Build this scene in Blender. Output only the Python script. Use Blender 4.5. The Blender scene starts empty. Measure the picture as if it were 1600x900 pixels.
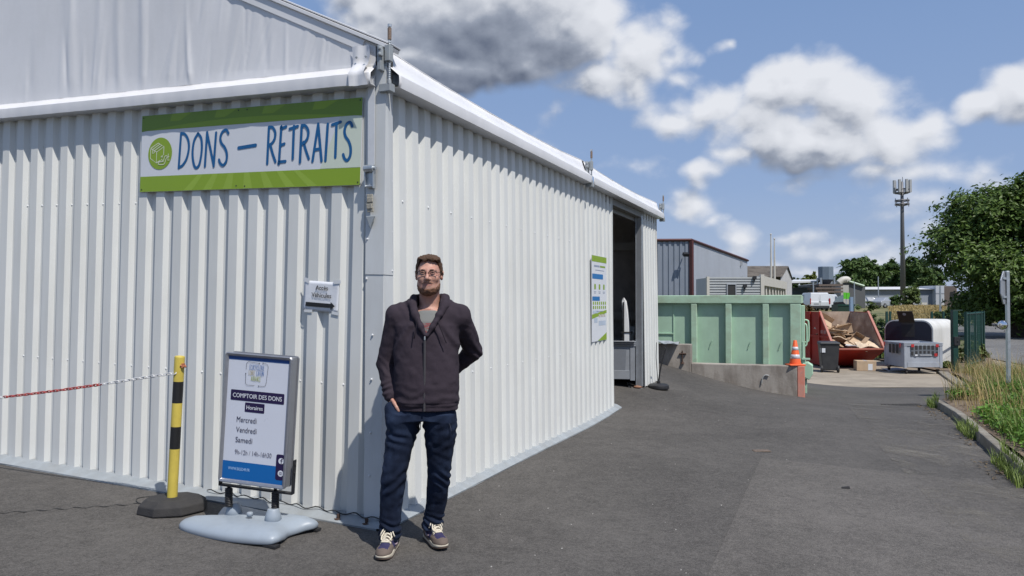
import bpy, bmesh, math, random
import numpy as np
from mathutils import Vector, Matrix, Euler
R = math.radians
random.seed(7)
rng = np.random.default_rng(7)
scn = bpy.context.scene
COL = scn.collection

# ------------------------------------------------------------------ camera
FPX = 1178.0
PITCH = math.atan(23.0 / FPX)
CAMZ = 1.5
cam_d = bpy.data.cameras.new('camera')
cam_d.sensor_width = 36.0
cam_d.lens = FPX / 1600.0 * 36.0
cam_d.clip_start = 0.05
cam_d.clip_end = 20000
cam = bpy.data.objects.new('camera', cam_d)
COL.objects.link(cam)
cam.location = (0, 0, CAMZ)
cam.rotation_euler = (math.pi / 2 + PITCH, 0, 0)
scn.camera = cam

# ------------------------------------------------------------------ light
SUN_EL, SUN_AZ = R(57.0), R(144.5)          # azimuth clockwise from +Y
SUN_DIR = Vector((math.cos(SUN_EL) * math.sin(SUN_AZ), math.cos(SUN_EL) * math.cos(SUN_AZ), math.sin(SUN_EL)))
sun_d = bpy.data.lights.new('sun', 'SUN')
sun_d.energy = 4.3
sun_d.angle = R(0.55)
sun_d.color = (1.0, 0.955, 0.89)
sun = bpy.data.objects.new('sun', sun_d)
COL.objects.link(sun)
sun.rotation_euler = (-SUN_DIR).to_track_quat('-Z', 'Y').to_euler()
sun.location = (20, -20, 40)

scn.view_settings.view_transform = 'Standard'
scn.view_settings.look = 'None'
scn.view_settings.exposure = 0.06
scn.view_settings.gamma = 1.0
scn.view_settings.use_curve_mapping = False
scn.cycles.max_bounces = 6
scn.cycles.diffuse_bounces = 3
scn.cycles.glossy_bounces = 3
scn.cycles.transmission_bounces = 4
scn.cycles.transparent_max_bounces = 8
scn.cycles.caustics_reflective = False
scn.cycles.caustics_refractive = False
try:
    scn.cycles.use_denoising = True
except Exception:
    pass

# ------------------------------------------------------------------ sky with cumulus clouds
SKY_STRENGTH = 0.1
world = bpy.data.worlds.new('World')
scn.world = world
world.use_nodes = True
wt = world.node_tree
wt.nodes.clear()
def wn(t, **kw):
    n = wt.nodes.new(t)
    for k, v in kw.items():
        setattr(n, k, v)
    return n
def mth(tree, op, a, b=None, c=None, clamp=False):
    n = tree.nodes.new('ShaderNodeMath'); n.operation = op; n.use_clamp = clamp
    for i, v in enumerate((a, b, c)):
        if v is None: continue
        if isinstance(v, (int, float)): n.inputs[i].default_value = v
        else: tree.links.new(v, n.inputs[i])
    return n.outputs[0]

def az_el(px, py):
    cx, cy = (px - 800) / FPX, -(py - 450) / FPX
    c, s = math.cos(PITCH), math.sin(PITCH)
    x, y, z = cx, c - cy * s, s + cy * c
    return math.atan2(x, y), math.atan2(z, math.hypot(x, y))

# clouds: where each heap of vapour stands in the sky (azimuth, elevation), half width, half height, weight
CLOUDS = []
def cloud(px, py, hw, hh, w=1.0):
    a, e = az_el(px, py)
    CLOUDS.append((a, e, hw / FPX * (math.cos(a) ** 1.6), hh / FPX * math.cos(a), w))
for args in [
    # large grey cloud at the top
    (760, 15, 270, 115, 2.2), (690, 100, 165, 66, 1.7), (880, 40, 130, 85, 1.5), (590, 5, 70, 50, 1.1),
    (578, 36, 42, 40, .8), (750, 118, 110, 36, .9), (560, -30, 90, 60, 1.1), (820, 95, 90, 50, 1.2),
    # its ragged right wing
    (1000, 72, 75, 60, .95), (940, 110, 110, 48, .85), (1055, 92, 52, 24, .55), (1000, 122, 28, 36, .55), (1128, 76, 30, 20, .55), (905, 125, 60, 30, .6),
    # large bright cloud in the middle right
    (1230, 150, 110, 72, 1.0), (1320, 165, 105, 72, 1.0), (1400, 210, 95, 64, 1.05), (1210, 215, 100, 62, 1.1), (1290, 230, 150, 55, 1.2),
    (1240, 122, 60, 40, .8), (1300, 195, 90, 40, .9), (1165, 195, 70, 40, .8), (1105, 168, 88, 48, .85), (1060, 128, 34, 26, .5), (1060, 185, 70, 28, .75), (1110, 270, 38, 28, .75), (1145, 245, 50, 26, .6), (1440, 185, 50, 30, .7),
    # cloud at the right edge
    (1610, 130, 95, 60, 1.15), (1540, 155, 62, 30, .8), (1640, 120, 90, 70, 1.0),
    ]: cloud(*args)
for args in [
    # low bank behind the mast
    (1360, 270, 75, 30, .9), (1450, 262, 80, 42, .85), (1530, 270, 80, 38, .8), (1440, 315, 95, 46, .75), (1400, 345, 80, 28, .6), (1520, 320, 90, 40, .6), (1480, 360, 110, 30, .5),
    (1250, 285, 55, 24, .55),
    # small low clouds
    (1078, 326, 50, 28, .95), (1116, 346, 24, 14, .6), (1162, 368, 40, 26, 1.0), (1000, 262, 55, 18, .42), (850, 232, 48, 16, .5), (1012, 252, 36, 16, .3), (862, 165, 20, 22, .38),
    (1200, 418, 60, 15, 1.1), (1160, 425, 50, 12, .8), (1240, 375, 60, 12, .5), (1330, 390, 90, 16, .6), (1370, 410, 70, 14, .6), (1300, 420, 70, 12, .7),
    (1105, 392, 80, 16, .5), (1060, 300, 40, 14, .35), (1470, 400, 120, 26, .6), (1250, 440, 200, 18, .5),
    ]: cloud(*args[:4], args[4] * .56)
for args in [
    # outside the frame: clouds that light the place
    (2300, 0, 300, 120, 1.0), (-900, -100, 500, 160, 1.0), (300, -900, 700, 180, .9), (1900, 230, 160, 50, .9), (100, 120, 300, 90, .9), (200, 330, 300, 60, .8)]:
    cloud(*args)
for k in range(10):                       # the sky behind the photographer
    CLOUDS.append((R(70 + k * 24 + random.uniform(-8, 8)), R(random.uniform(10, 50)), R(random.uniform(8, 15)), R(random.uniform(4, 7)), .95))

grp = bpy.data.node_groups.new('cloud_density', 'ShaderNodeTree')
grp.interface.new_socket('V', in_out='INPUT', socket_type='NodeSocketVector')
grp.interface.new_socket('D', in_out='OUTPUT', socket_type='NodeSocketFloat')
gi, go = grp.nodes.new('NodeGroupInput'), grp.nodes.new('NodeGroupOutput')
def vmath(tree, op, a, b=None):
    n = tree.nodes.new('ShaderNodeVectorMath'); n.operation = op
    for i, v in enumerate((a, b)):
        if v is None: continue
        if isinstance(v, (tuple, list)): n.inputs[i].default_value = v
        else: tree.links.new(v, n.inputs[i])
    return n
def noise(tree, vec, scale, detail, rough=.55, dim='3D', dist=0.0):
    n = tree.nodes.new('ShaderNodeTexNoise'); n.noise_dimensions = dim
    tree.links.new(vec, n.inputs['Vector'])
    n.inputs['Scale'].default_value = scale; n.inputs['Detail'].default_value = detail
    n.inputs['Roughness'].default_value = rough; n.inputs['Distortion'].default_value = dist
    return n
# warp the lookup so that outlines are not ellipses
wn1 = noise(grp, gi.outputs[0], 9.0, 3.0)
w1 = vmath(grp, 'SUBTRACT', wn1.outputs['Color'], (.5, .5, .5))
w1 = vmath(grp, 'MULTIPLY', w1.outputs[0], (.10, .06, 0))
pv = vmath(grp, 'ADD', gi.outputs[0], w1.outputs[0]).outputs[0]
acc = None
for (a, e, hw, hh, w) in CLOUDS:
    d = vmath(grp, 'SUBTRACT', pv, (a, e, 0))
    d = vmath(grp, 'MULTIPLY', d.outputs[0], (1 / hw, 1 / hh, 0))
    l = vmath(grp, 'LENGTH', d.outputs[0]).outputs['Value']
    # w * (1 - l), floor at -1
    v = mth(grp, 'MULTIPLY_ADD', l, -w, w)
    if acc is None: acc = v
    else:
        n = grp.nodes.new('ShaderNodeMath'); n.operation = 'SMOOTH_MAX'
        grp.links.new(acc, n.inputs[0]); grp.links.new(v, n.inputs[1]); n.inputs[2].default_value = .13
        acc = n.outputs[0]
acc = mth(grp, 'MAXIMUM', acc, -0.6)
sv = vmath(grp, 'MULTIPLY', gi.outputs[0], (1.0, 1.35, 1.0)).outputs[0]
wq = noise(grp, sv, 20.0, 3.0, .55)
wv = vmath(grp, 'MULTIPLY', vmath(grp, 'SUBTRACT', wq.outputs['Color'], (.5, .5, .5)).outputs[0], (.035, .035, 0)).outputs[0]
sw = vmath(grp, 'ADD', sv, wv).outputs[0]
def billow(scale, amp):
    v = grp.nodes.new('ShaderNodeTexVoronoi'); v.voronoi_dimensions = '2D'; v.feature = 'SMOOTH_F1'; v.inputs['Smoothness'].default_value = .55; v.inputs['Scale'].default_value = scale
    grp.links.new(sw, v.inputs['Vector'])
    return mth(grp, 'MULTIPLY_ADD', v.outputs['Distance'], -amp * 2, amp * .72)
n2 = noise(grp, sv, 9.0, 2.0, .5, dist=.1)
b2 = mth(grp, 'MULTIPLY_ADD', n2.outputs['Fac'], .80, -.40)
n3 = noise(grp, sv, 40.0, 6.0, .62, dist=.2)
b3 = mth(grp, 'MULTIPLY_ADD', n3.outputs['Fac'], .36, -.18)
b3 = mth(grp, 'ADD', b3, mth(grp, 'ADD', billow(13.0, .20), billow(31.0, .11)))
dd = mth(grp, 'ADD', mth(grp, 'ADD', acc, b2), b3)
grp.links.new(dd, go.inputs[0])

tc = wn('ShaderNodeTexCoord')
sep = wn('ShaderNodeSeparateXYZ'); wt.links.new(tc.outputs['Generated'], sep.inputs[0])
az = mth(wt, 'ARCTAN2', sep.outputs[0], sep.outputs[1])
el = mth(wt, 'ARCSINE', sep.outputs[2])
cmb = wn('ShaderNodeCombineXYZ'); wt.links.new(az, cmb.inputs[0]); wt.links.new(el, cmb.inputs[1])
def dens(off):
    g = wn('ShaderNodeGroup'); g.node_tree = grp
    wt.links.new(vmath(wt, 'ADD', cmb.outputs[0], off).outputs[0], g.inputs[0])
    return g.outputs[0]
D0 = dens((0, 0, 0)); D1 = dens((.012, .036, 0)); D2 = dens((.005, .012, 0)); D3 = dens((.02, .10, 0))
alpha = wn('ShaderNodeMapRange', interpolation_type='SMOOTHSTEP')
wt.links.new(D0, alpha.inputs[0]); alpha.inputs[1].default_value = -.04; alpha.inputs[2].default_value = .56
alpha.inputs[3].default_value = 0; alpha.inputs[4].default_value = .97
# sunlit tops, grey bases: compare the vapour here with the vapour towards the sun, and the depth of it
def occ(d, lo, hi):
    m = wn('ShaderNodeMapRange', interpolation_type='SMOOTHSTEP'); wt.links.new(d, m.inputs[0]); m.inputs[1].default_value = lo; m.inputs[2].default_value = hi
    return m.outputs[0]
lit = mth(wt, 'MULTIPLY_ADD', occ(D1, -.15, 1.0), -.34, .96)
lit = mth(wt, 'MULTIPLY_ADD', occ(D3, -.1, 1.2), -.28, lit)
lit = mth(wt, 'MULTIPLY_ADD', mth(wt, 'SUBTRACT', D0, D2), .70, lit)
thick = mth(wt, 'MAXIMUM', mth(wt, 'SUBTRACT', D0, .9), 0.0)
lit = mth(wt, 'MULTIPLY_ADD', thick, -.17, lit)
ramp = wn('ShaderNodeValToRGB')
wt.links.new(lit, ramp.inputs[0])
cr = ramp.color_ramp
cr.elements[0].position = 0.0; cr.elements[0].color = (.13, .155, .215, 1)
cr.elements[1].position = 1.0; cr.elements[1].color = (.76, .78, .83, 1)
e_ = cr.elements.new(.38); e_.color = (.30, .335, .41, 1)
e_ = cr.elements.new(.68); e_.color = (.62, .645, .70, 1)
cl = vmath(wt, 'SCALE', ramp.outputs[0]); cl.inputs['Scale'].default_value = 10.0
sky = wn('ShaderNodeTexSky'); sky.sky_type = 'NISHITA'; sky.sun_disc = False
sky.sun_elevation = SUN_EL; sky.sun_rotation = SUN_AZ
sky.altitude = 60; sky.air_density = 1.0; sky.dust_density = 1.6; sky.ozone_density = 1.6
# the milky blue of a summer noon: paler low in the air
vr = wn('ShaderNodeValToRGB')
wt.links.new(mth(wt, 'DIVIDE', el, 1.2), vr.inputs[0])
vc = vr.color_ramp
vc.elements[0].position = 0.0; vc.elements[0].color = (.41, .49, .67, 1)
vc.elements[1].position = 1.0; vc.elements[1].color = (.15, .25, .49, 1)
e_ = vc.elements.new(.12); e_.color = (.28, .395, .64, 1)
e_ = vc.elements.new(.30); e_.color = (.215, .335, .59, 1)
vs = vmath(wt, 'SCALE', vr.outputs[0]); vs.inputs['Scale'].default_value = 10.0
mixv = wn('ShaderNodeMix', data_type='RGBA')
mixv.inputs[0].default_value = .8
wt.links.new(sky.outputs[0], mixv.inputs[6]); wt.links.new(vs.outputs[0], mixv.inputs[7])
mixc = wn('ShaderNodeMix', data_type='RGBA')
wt.links.new(alpha.outputs[0], mixc.inputs[0]); wt.links.new(mixv.outputs[2], mixc.inputs[6]); wt.links.new(cl.outputs[0], mixc.inputs[7])
bg = wn('ShaderNodeBackground'); bg.inputs[1].default_value = SKY_STRENGTH
wt.links.new(mixc.outputs[2], bg.inputs[0])
wo = wn('ShaderNodeOutputWorld'); wt.links.new(bg.outputs[0], wo.inputs[0])
try:
    world.cycles.sampling_method = 'MANUAL'; world.cycles.sample_map_resolution = 512
except Exception:
    pass

# ------------------------------------------------------------------ helpers
def ray(px, py):
    cx, cy = (px - 800) / FPX, -(py - 450) / FPX
    c, s = math.cos(PITCH), math.sin(PITCH)
    return Vector((cx, c - cy * s, s + cy * c))
def at(px, py, Y):
    d = ray(px, py); t = Y / d.y
    return Vector((0, 0, CAMZ)) + d * t

MATS = {}
def mat(name, col, rough=.6, metal=0.0, var=.08, scale=6.0, bump=0.0, bscale=80.0, spec=.5, dirt=None, stretch=(1, 1, 1), detail=4.0, coat=0.0, sheen=0.0):
    m = bpy.data.materials.new(name); m.use_nodes = True; MATS[name] = m
    t = m.node_tree; p = t.nodes['Principled BSDF']
    p.inputs['Roughness'].default_value = rough; p.inputs['Metallic'].default_value = metal
    p.inputs['Specular IOR Level'].default_value = spec
    if coat: p.inputs['Coat Weight'].default_value = coat
    if sheen: p.inputs['Sheen Weight'].default_value = sheen
    tcn = t.nodes.new('ShaderNodeTexCoord')
    mp = t.nodes.new('ShaderNodeMapping'); mp.inputs['Scale'].default_value = stretch
    t.links.new(tcn.outputs['Object'], mp.inputs[0])
    n = noise(t, mp.outputs[0], scale, detail, .6)
    mx = t.nodes.new('ShaderNodeMix'); mx.data_type = 'RGBA'
    lo = tuple(max(0, c * (1 - var)) for c in col); hi = tuple(c * (1 + var) for c in col)
    mx.inputs[6].default_value = (*lo, 1); mx.inputs[7].default_value = (*hi, 1)
    cf = mth(t, 'MULTIPLY_ADD', n.outputs['Fac'], 2.2, -.6, clamp=True)
    t.links.new(cf, mx.inputs[0])
    outc = mx.outputs[2]
    if dirt:
        dc, amt, ds, dstr = dirt
        mp2 = t.nodes.new('ShaderNodeMapping'); mp2.inputs['Scale'].default_value = dstr
        t.links.new(tcn.outputs['Object'], mp2.inputs[0])
        dn = noise(t, mp2.outputs[0], ds, 5.0, .65)
        df = mth(t, 'MULTIPLY', mth(t, 'MULTIPLY_ADD', dn.outputs['Fac'], 3.2, -1.35, clamp=True), amt)
        m2 = t.nodes.new('ShaderNodeMix'); m2.data_type = 'RGBA'
        t.links.new(df, m2.inputs[0]); t.links.new(outc, m2.inputs[6]); m2.inputs[7].default_value = (*dc, 1)
        outc = m2.outputs[2]
    t.links.new(outc, p.inputs['Base Color'])
    rn = mth(t, 'MULTIPLY_ADD', n.outputs['Fac'], .16, rough - .08, clamp=True)
    t.links.new(rn, p.inputs['Roughness'])
    if bump:
        bn = noise(t, mp.outputs[0], bscale, 3.0, .6)
        b = t.nodes.new('ShaderNodeBump'); b.inputs['Strength'].default_value = bump; b.inputs['Distance'].default_value = .01
        t.links.new(bn.outputs['Fac'], b.inputs['Height']); t.links.new(b.outputs[0], p.inputs['Normal'])
    return m

class MB:
    """collects faces and links them as one mesh object"""
    def __init__(s): s.v, s.f, s.m, s.T = [], [], [], Matrix.Identity(4)
    def add(s, verts, faces, mi=0):
        o = len(s.v)
        s.v += [tuple(s.T @ Vector(p)) for p in verts]
        s.f += [tuple(i + o for i in f) for f in faces]
        s.m += [mi] * len(faces)
        return s
    def hexa(s, p, mi=0):      # p: bottom 4 ccw, top 4 ccw
        return s.add(p, [(3, 2, 1, 0), (4, 5, 6, 7), (0, 1, 5, 4), (1, 2, 6, 5), (2, 3, 7, 6), (3, 0, 4, 7)], mi)
    def box(s, c, d, rot=None, mi=0):
        hx, hy, hz = d[0] / 2, d[1] / 2, d[2] / 2
        P = [Vector(q) for q in [(-hx, -hy, -hz), (hx, -hy, -hz), (hx, hy, -hz), (-hx, hy, -hz), (-hx, -hy, hz), (hx, -hy, hz), (hx, hy, hz), (-hx, hy, hz)]]
        if rot is not None: P = [rot @ q for q in P]
        return s.hexa([q + Vector(c) for q in P], mi)
    def lohi(s, a, b, mi=0):
        return s.box([(a[i] + b[i]) / 2 for i in range(3)], [abs(b[i] - a[i]) for i in range(3)], None, mi)
    def prism(s, poly, vec, mi=0):
        n = len(poly); vec = Vector(vec)
        V = [Vector(p) for p in poly] + [Vector(p) + vec for p in poly]
        F = [tuple(range(n))[::-1], tuple(range(n, 2 * n))] + [(i, (i + 1) % n, n + (i + 1) % n, n + i) for i in range(n)]
        return s.add(V, F, mi)
    def tube(s, path, r, n=8, mi=0, caps=True, closed=False):
        path = [Vector(p) for p in path]; k = len(path)
        rad = r if isinstance(r, (list, tuple)) else [r] * k
        V, F = [], []
        prev = None
        for i, p in enumerate(path):
            if closed: d = path[(i + 1) % k] - path[i - 1]
            else: d = path[min(i + 1, k - 1)] - path[max(i - 1, 0)]
            d.normalize()
            if prev is None:
                a = Vector((0, 0, 1)) if abs(d.z) < .9 else Vector((1, 0, 0))
                u = d.cross(a).normalized()
            else:
                u = (prev - d * prev.dot(d)).normalized()
            prev = u; w = d.cross(u)
            for j in range(n):
                an = 2 * math.pi * j / n
                V.append(p + (u * math.cos(an) + w * math.sin(an)) * rad[i])
        segs = k if closed else k - 1
        for i in range(segs):
            for j in range(n):
                a, b = i * n + j, i * n + (j + 1) % n
                c2, d2 = ((i + 1) % k) * n + (j + 1) % n, ((i + 1) % k) * n + j
                F.append((a, b, c2, d2))
        if caps and not closed:
            F.append(tuple(range(n))[::-1]); F.append(tuple((k - 1) * n + j for j in range(n)))
        return s.add(V, F, mi)
    def lathe(s, prof, n=24, c=(0, 0, 0), mi=0, sx=1, sy=1):
        V, F = [], []
        for (r, z) in prof:
            for j in range(n):
                a = 2 * math.pi * j / n
                V.append((c[0] + r * math.cos(a) * sx, c[1] + r * math.sin(a) * sy, c[2] + z))
        for i in range(len(prof) - 1):
            for j in range(n):
                F.append((i * n + j, i * n + (j + 1) % n, (i + 1) * n + (j + 1) % n, (i + 1) * n + j))
        F.append(tuple(range(n))[::-1]); F.append(tuple((len(prof) - 1) * n + j for j in range(n)))
        return s.add(V, F, mi)
    def build(s, name, mats, parent=None, smooth=False, bevel=0.0, segs=2, autosmooth=None):
        me = bpy.data.meshes.new(name)
        me.from_pydata(s.v, [], s.f)
        if not isinstance(mats, (list, tuple)): mats = [mats]
        for m in mats: me.materials.append(m)
        me.polygons.foreach_set('material_index', s.m)
        if smooth: me.polygons.foreach_set('use_smooth', [True] * len(s.f))
        me.validate(); me.update()
        if autosmooth is not None:
            me.polygons.foreach_set('use_smooth', [True] * len(me.polygons))
            try: me.set_sharp_from_angle(angle=R(autosmooth))
            except Exception: pass
        o = bpy.data.objects.new(name, me); COL.objects.link(o)
        if parent is not None: o.parent = parent
        if bevel:
            b = o.modifiers.new('bevel', 'BEVEL'); b.width = bevel; b.segments = segs; b.limit_method = 'ANGLE'; b.angle_limit = R(35)
        return o

def mesh_np(name, V, F, mats, parent=None, smooth=True, mi=None):
    me = bpy.data.meshes.new(name)
    V = np.asarray(V, np.float32); F = np.asarray(F, np.int32)
    k = F.shape[1]
    me.vertices.add(len(V)); me.vertices.foreach_set('co', V.ravel())
    me.loops.add(F.size); me.loops.foreach_set('vertex_index', F.ravel())
    me.polygons.add(len(F)); me.polygons.foreach_set('loop_start', np.arange(0, F.size, k, dtype=np.int32))
    try: me.polygons.foreach_set('loop_total', np.full(len(F), k, np.int32))
    except Exception: pass
    if not isinstance(mats, (list, tuple)): mats = [mats]
    for m in mats: me.materials.append(m)
    if mi is not None: me.polygons.foreach_set('material_index', np.asarray(mi, np.int32))
    me.polygons.foreach_set('use_smooth', np.full(len(F), smooth, bool))
    me.update(calc_edges=True); me.validate()
    o = bpy.data.objects.new(name, me); COL.objects.link(o)
    if parent is not None: o.parent = parent
    return o

def split(o):
    """one object per separate piece of a mesh"""
    me = o.data; n = len(me.vertices); par = list(range(n))
    def find(a):
        while par[a] != a: par[a] = par[par[a]]; a = par[a]
        return a
    for p in me.polygons:
        r0 = find(p.vertices[0])
        for v in p.vertices[1:]: par[find(v)] = r0
    isl = {}
    for p in me.polygons: isl.setdefault(find(p.vertices[0]), []).append(p)
    name = o.name.split('.')[0]; out = []
    for ps in isl.values():
        vs = sorted({v for p in ps for v in p.vertices}); ix = {v: i for i, v in enumerate(vs)}
        m2 = bpy.data.meshes.new(name); m2.from_pydata([tuple(me.vertices[v].co) for v in vs], [], [tuple(ix[v] for v in p.vertices) for p in ps])
        for m in me.materials: m2.materials.append(m)
        m2.polygons.foreach_set('material_index', [p.material_index for p in ps]); m2.polygons.foreach_set('use_smooth', [p.use_smooth for p in ps]); m2.update()
        c = o.copy(); c.data = m2; COL.objects.link(c); c.parent = o.parent; out.append(c)
    bpy.data.objects.remove(o)
    for c in out: c.name = name
    return out
def tag(o, label=None, cat=None, group=None, kind=None):
    if label: o['label'] = label
    if cat: o['category'] = cat
    if group: o['group'] = group
    if kind: o['kind'] = kind
    return o
def thing(name, label, cat, loc=(0, 0, 0), rotz=0.0, group=None):
    o = bpy.data.objects.new(name, None); COL.objects.link(o)
    o.empty_display_size = .2
    o.location = loc; o.rotation_euler = (0, 0, rotz)
    return tag(o, label, cat, group)
def copy_tree(o, parent=None):
    c = o.copy(); COL.objects.link(c)
    if parent is not None: c.parent = parent
    for ch in o.children: copy_tree(ch, c)
    return c
def frame(o, x, y, z):
    M = Matrix.Identity(4)
    for i in range(3): M[i][0], M[i][1], M[i][2], M[i][3] = x[i], y[i], z[i], o[i]
    return M

_txt = {}
def text_geo(s, size=1.0):
    """flat glyph outlines of the built-in font, baseline at 0; returns verts, faces, width"""
    if s not in _txt:
        cu = bpy.data.curves.new('t', 'FONT'); cu.body = s; cu.size = 1.0; cu.resolution_u = 3
        ob = bpy.data.objects.new('t', cu); COL.objects.link(ob)
        dg = bpy.context.evaluated_depsgraph_get()
        me = ob.evaluated_get(dg).to_mesh()
        V = [tuple(v.co) for v in me.vertices]; F = [tuple(p.vertices) for p in me.polygons]
        ob.evaluated_get(dg).to_mesh_clear()
        bpy.data.objects.remove(ob); bpy.data.curves.remove(cu)
        _txt[s] = (V, F)
    V, F = _txt[s]
    x0 = min(v[0] for v in V); x1 = max(v[0] for v in V)
    return [((v[0] - x0), v[1]) for v in V], F, x1 - x0
CAPH = 0.682
def put_text(mb, s, x, z, capheight=None, width=None, align='l', mi=0, off=0.0, sx=1.0, bold=0.0):
    """lettering on the local plane y = -off (x right, z up)"""
    V, F, w = text_geo(s)
    k = (capheight / CAPH) if capheight else width / w
    kx = k * sx if not (capheight and width) else width / w
    x0 = x - (0 if align == 'l' else w * kx / 2 if align == 'c' else w * kx)
    mb.add([(x0 + v[0] * kx, -off, z + v[1] * k) for v in V], F, mi)
    if bold:
        mb.add([(x0 + bold + v[0] * kx, -off - .0002, z + v[1] * k) for v in V], F, mi)
        mb.add([(x0 + v[0] * kx, -off - .0004, z + bold + v[1] * k) for v in V], F, mi)
def catmull(P, n=6, closed=False):
    P = [Vector(p) for p in P]; out = []
    k = len(P); rngk = range(k) if closed else range(k - 1)
    for i in rngk:
        if closed: p0, p1, p2, p3 = P[i - 1], P[i], P[(i + 1) % k], P[(i + 2) % k]
        else: p0, p1, p2, p3 = P[max(i - 1, 0)], P[i], P[i + 1], P[min(i + 2, k - 1)]
        for j in range(n):
            t = j / n
            out.append(.5 * ((2 * p1) + (p2 - p0) * t + (2 * p0 - 5 * p1 + 4 * p2 - p3) * t * t + (3 * p1 - p0 - 3 * p2 + p3) * t ** 3))
    if not closed: out.append(P[-1])
    return out
def ribbon(mb, pts, w, off, mi=0, closed=False, curve=True):
    """brush stroke of width w with round ends on the plane y = -off"""
    P = [Vector((p[0], p[1])) for p in (catmull([(a, b, 0) for a, b in pts], 6, closed) if curve and len(pts) > 2 else [Vector((a, b, 0)) for a, b in pts])]
    k = len(P); L, Rr = [], []
    for i in range(k):
        d = (P[(i + 1) % k] - P[i - 1]) if closed else (P[min(i + 1, k - 1)] - P[max(i - 1, 0)])
        if d.length < 1e-9: d = Vector((1, 0))
        d.normalize(); n = Vector((-d.y, d.x))
        L.append(P[i] + n * w / 2); Rr.append(P[i] - n * w / 2)
    if closed:
        V = [(p.x, -off, p.y) for p in L + Rr]
        F = [(i, (i + 1) % k, k + (i + 1) % k, k + i) for i in range(k)]
        mb.add(V, F, mi); return
    def cap(c, a, b, out):
        res = []
        for j in range(1, 6):
            an = math.pi * j / 6
            res.append(c + (a - c) * math.cos(an) + out * (w / 2) * math.sin(an))
        return res
    d0 = (P[0] - P[1]).normalized(); d1 = (P[-1] - P[-2]).normalized()
    V = [(p.x, -off, p.y) for p in L + Rr]
    F = [(i, i + 1, k + i + 1, k + i) for i in range(k - 1)]
    mb.add(V, F, mi)
    c1 = cap(P[-1], L[-1], Rr[-1], d1); pl = [L[-1]] + c1 + [Rr[-1]]
    mb.add([(p.x, -off, p.y) for p in pl], [tuple(range(len(pl)))], mi)
    c0 = cap(P[0], Rr[0], L[0], d0); pl = [Rr[0]] + c0 + [L[0]]
    mb.add([(p.x, -off, p.y) for p in pl], [tuple(range(len(pl)))], mi)
def disc(mb, cx, cz, r, off, mi=0, n=32, ry=None):
    mb.add([(cx + r * math.cos(2 * math.pi * j / n), -off, cz + (ry or r) * math.sin(2 * math.pi * j / n)) for j in range(n)], [tuple(range(n))], mi)
def rect(mb, x0, z0, x1, z1, off, mi=0, rad=0.0):
    if rad:
        P = []
        for cx, cz, a0 in ((x1 - rad, z1 - rad, 0), (x0 + rad, z1 - rad, 90), (x0 + rad, z0 + rad, 180), (x1 - rad, z0 + rad, 270)):
            for j in range(5):
                a = R(a0 + j * 22.5); P.append((cx + rad * math.cos(a), -off, cz + rad * math.sin(a)))
        mb.add(P, [tuple(range(len(P)))], mi)
    else:
        mb.add([(x0, -off, z0), (x1, -off, z0), (x1, -off, z1), (x0, -off, z1)], [(0, 1, 2, 3)], mi)

# smooth lattice noise for modelling
_lat = {}
def vnoise(P, scale, seed=0):
    P = np.asarray(P, float) * scale
    if seed not in _lat: _lat[seed] = np.random.default_rng(seed + 100).random((32, 32, 32))
    L = _lat[seed]; i = np.floor(P).astype(int); f = P - i; f = f * f * (3 - 2 * f); i &= 31; j = (i + 1) & 31
    x, y, z = f[..., 0], f[..., 1], f[..., 2]
    def g(a, b, c): return L[a, b, c]
    c00 = g(i[..., 0], i[..., 1], i[..., 2]) * (1 - x) + g(j[..., 0], i[..., 1], i[..., 2]) * x
    c10 = g(i[..., 0], j[..., 1], i[..., 2]) * (1 - x) + g(j[..., 0], j[..., 1], i[..., 2]) * x
    c01 = g(i[..., 0], i[..., 1], j[..., 2]) * (1 - x) + g(j[..., 0], i[..., 1], j[..., 2]) * x
    c11 = g(i[..., 0], j[..., 1], j[..., 2]) * (1 - x) + g(j[..., 0], j[..., 1], j[..., 2]) * x
    return ((c00 * (1 - y) + c10 * y) * (1 - z) + (c01 * (1 - y) + c11 * y) * z) * 2 - 1
# ------------------------------------------------------------------ lie of the land
CX, CY = -0.88, 5.10
U1 = Vector((-0.9217, 0.3878, 0)); N1 = Vector((-0.3878, -0.9217, 0))       # front wall: along, outward
U2 = Vector((0.392, 0.92, 0)); N2 = Vector((0.92, -0.392, 0))               # side wall: along, outward
TILT = 0.033
def _plane(x, y):
    s = (x - CX) * U1.x + (y - CY) * U1.y
    s = np.clip(s, -8.5, 12)
    return TILT * s
_cp = [(1.39, 10.4, .025), (2.06, 12.0, .13), (2.54, 13.1, .17), (2.86, 14.65, .36), (3.68, 14.42, .07), (4.55, 14.07, -.10), (5.35, 13.8, -.24), (7.2, 13.0, -.25), (8, 17.4, -.45), (12, 17.4, -.45),
       (-0.88, 5.1, 0), (0, 7, None), (3, 7, None), (-3, 7, None), (5, 7, None), (3.5, 10.5, None), (-4, 5, None), (1, 3, None), (5, 4, None), (0, 10, None), (10, 10, None), (-2, 14, .1), (4.2, 12.3, -.10), (3.0, 12.6, .02), (6.5, 10.5, None), (1.2, 8.5, None)]
_P = np.array([(a, b) for a, b, c in _cp]); _D = np.array([0.0 if c is None else c - float(_plane(a, b)) for a, b, c in _cp])
_K = np.exp(-((_P[:, None, :] - _P[None]) ** 2).sum(-1) / 2.6 ** 2) + np.eye(len(_P)) * .02
_Wt = np.linalg.solve(_K, _D)
def G(x, y):
    """height of the yard"""
    x = np.asarray(x, float); y = np.asarray(y, float)
    d2 = (x[..., None] - _P[:, 0]) ** 2 + (y[..., None] - _P[:, 1]) ** 2
    return _plane(x, y) + (np.exp(-d2 / 2.6 ** 2) * _Wt).sum(-1)
def Gs(x, y): return float(G(x, y))
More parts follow.
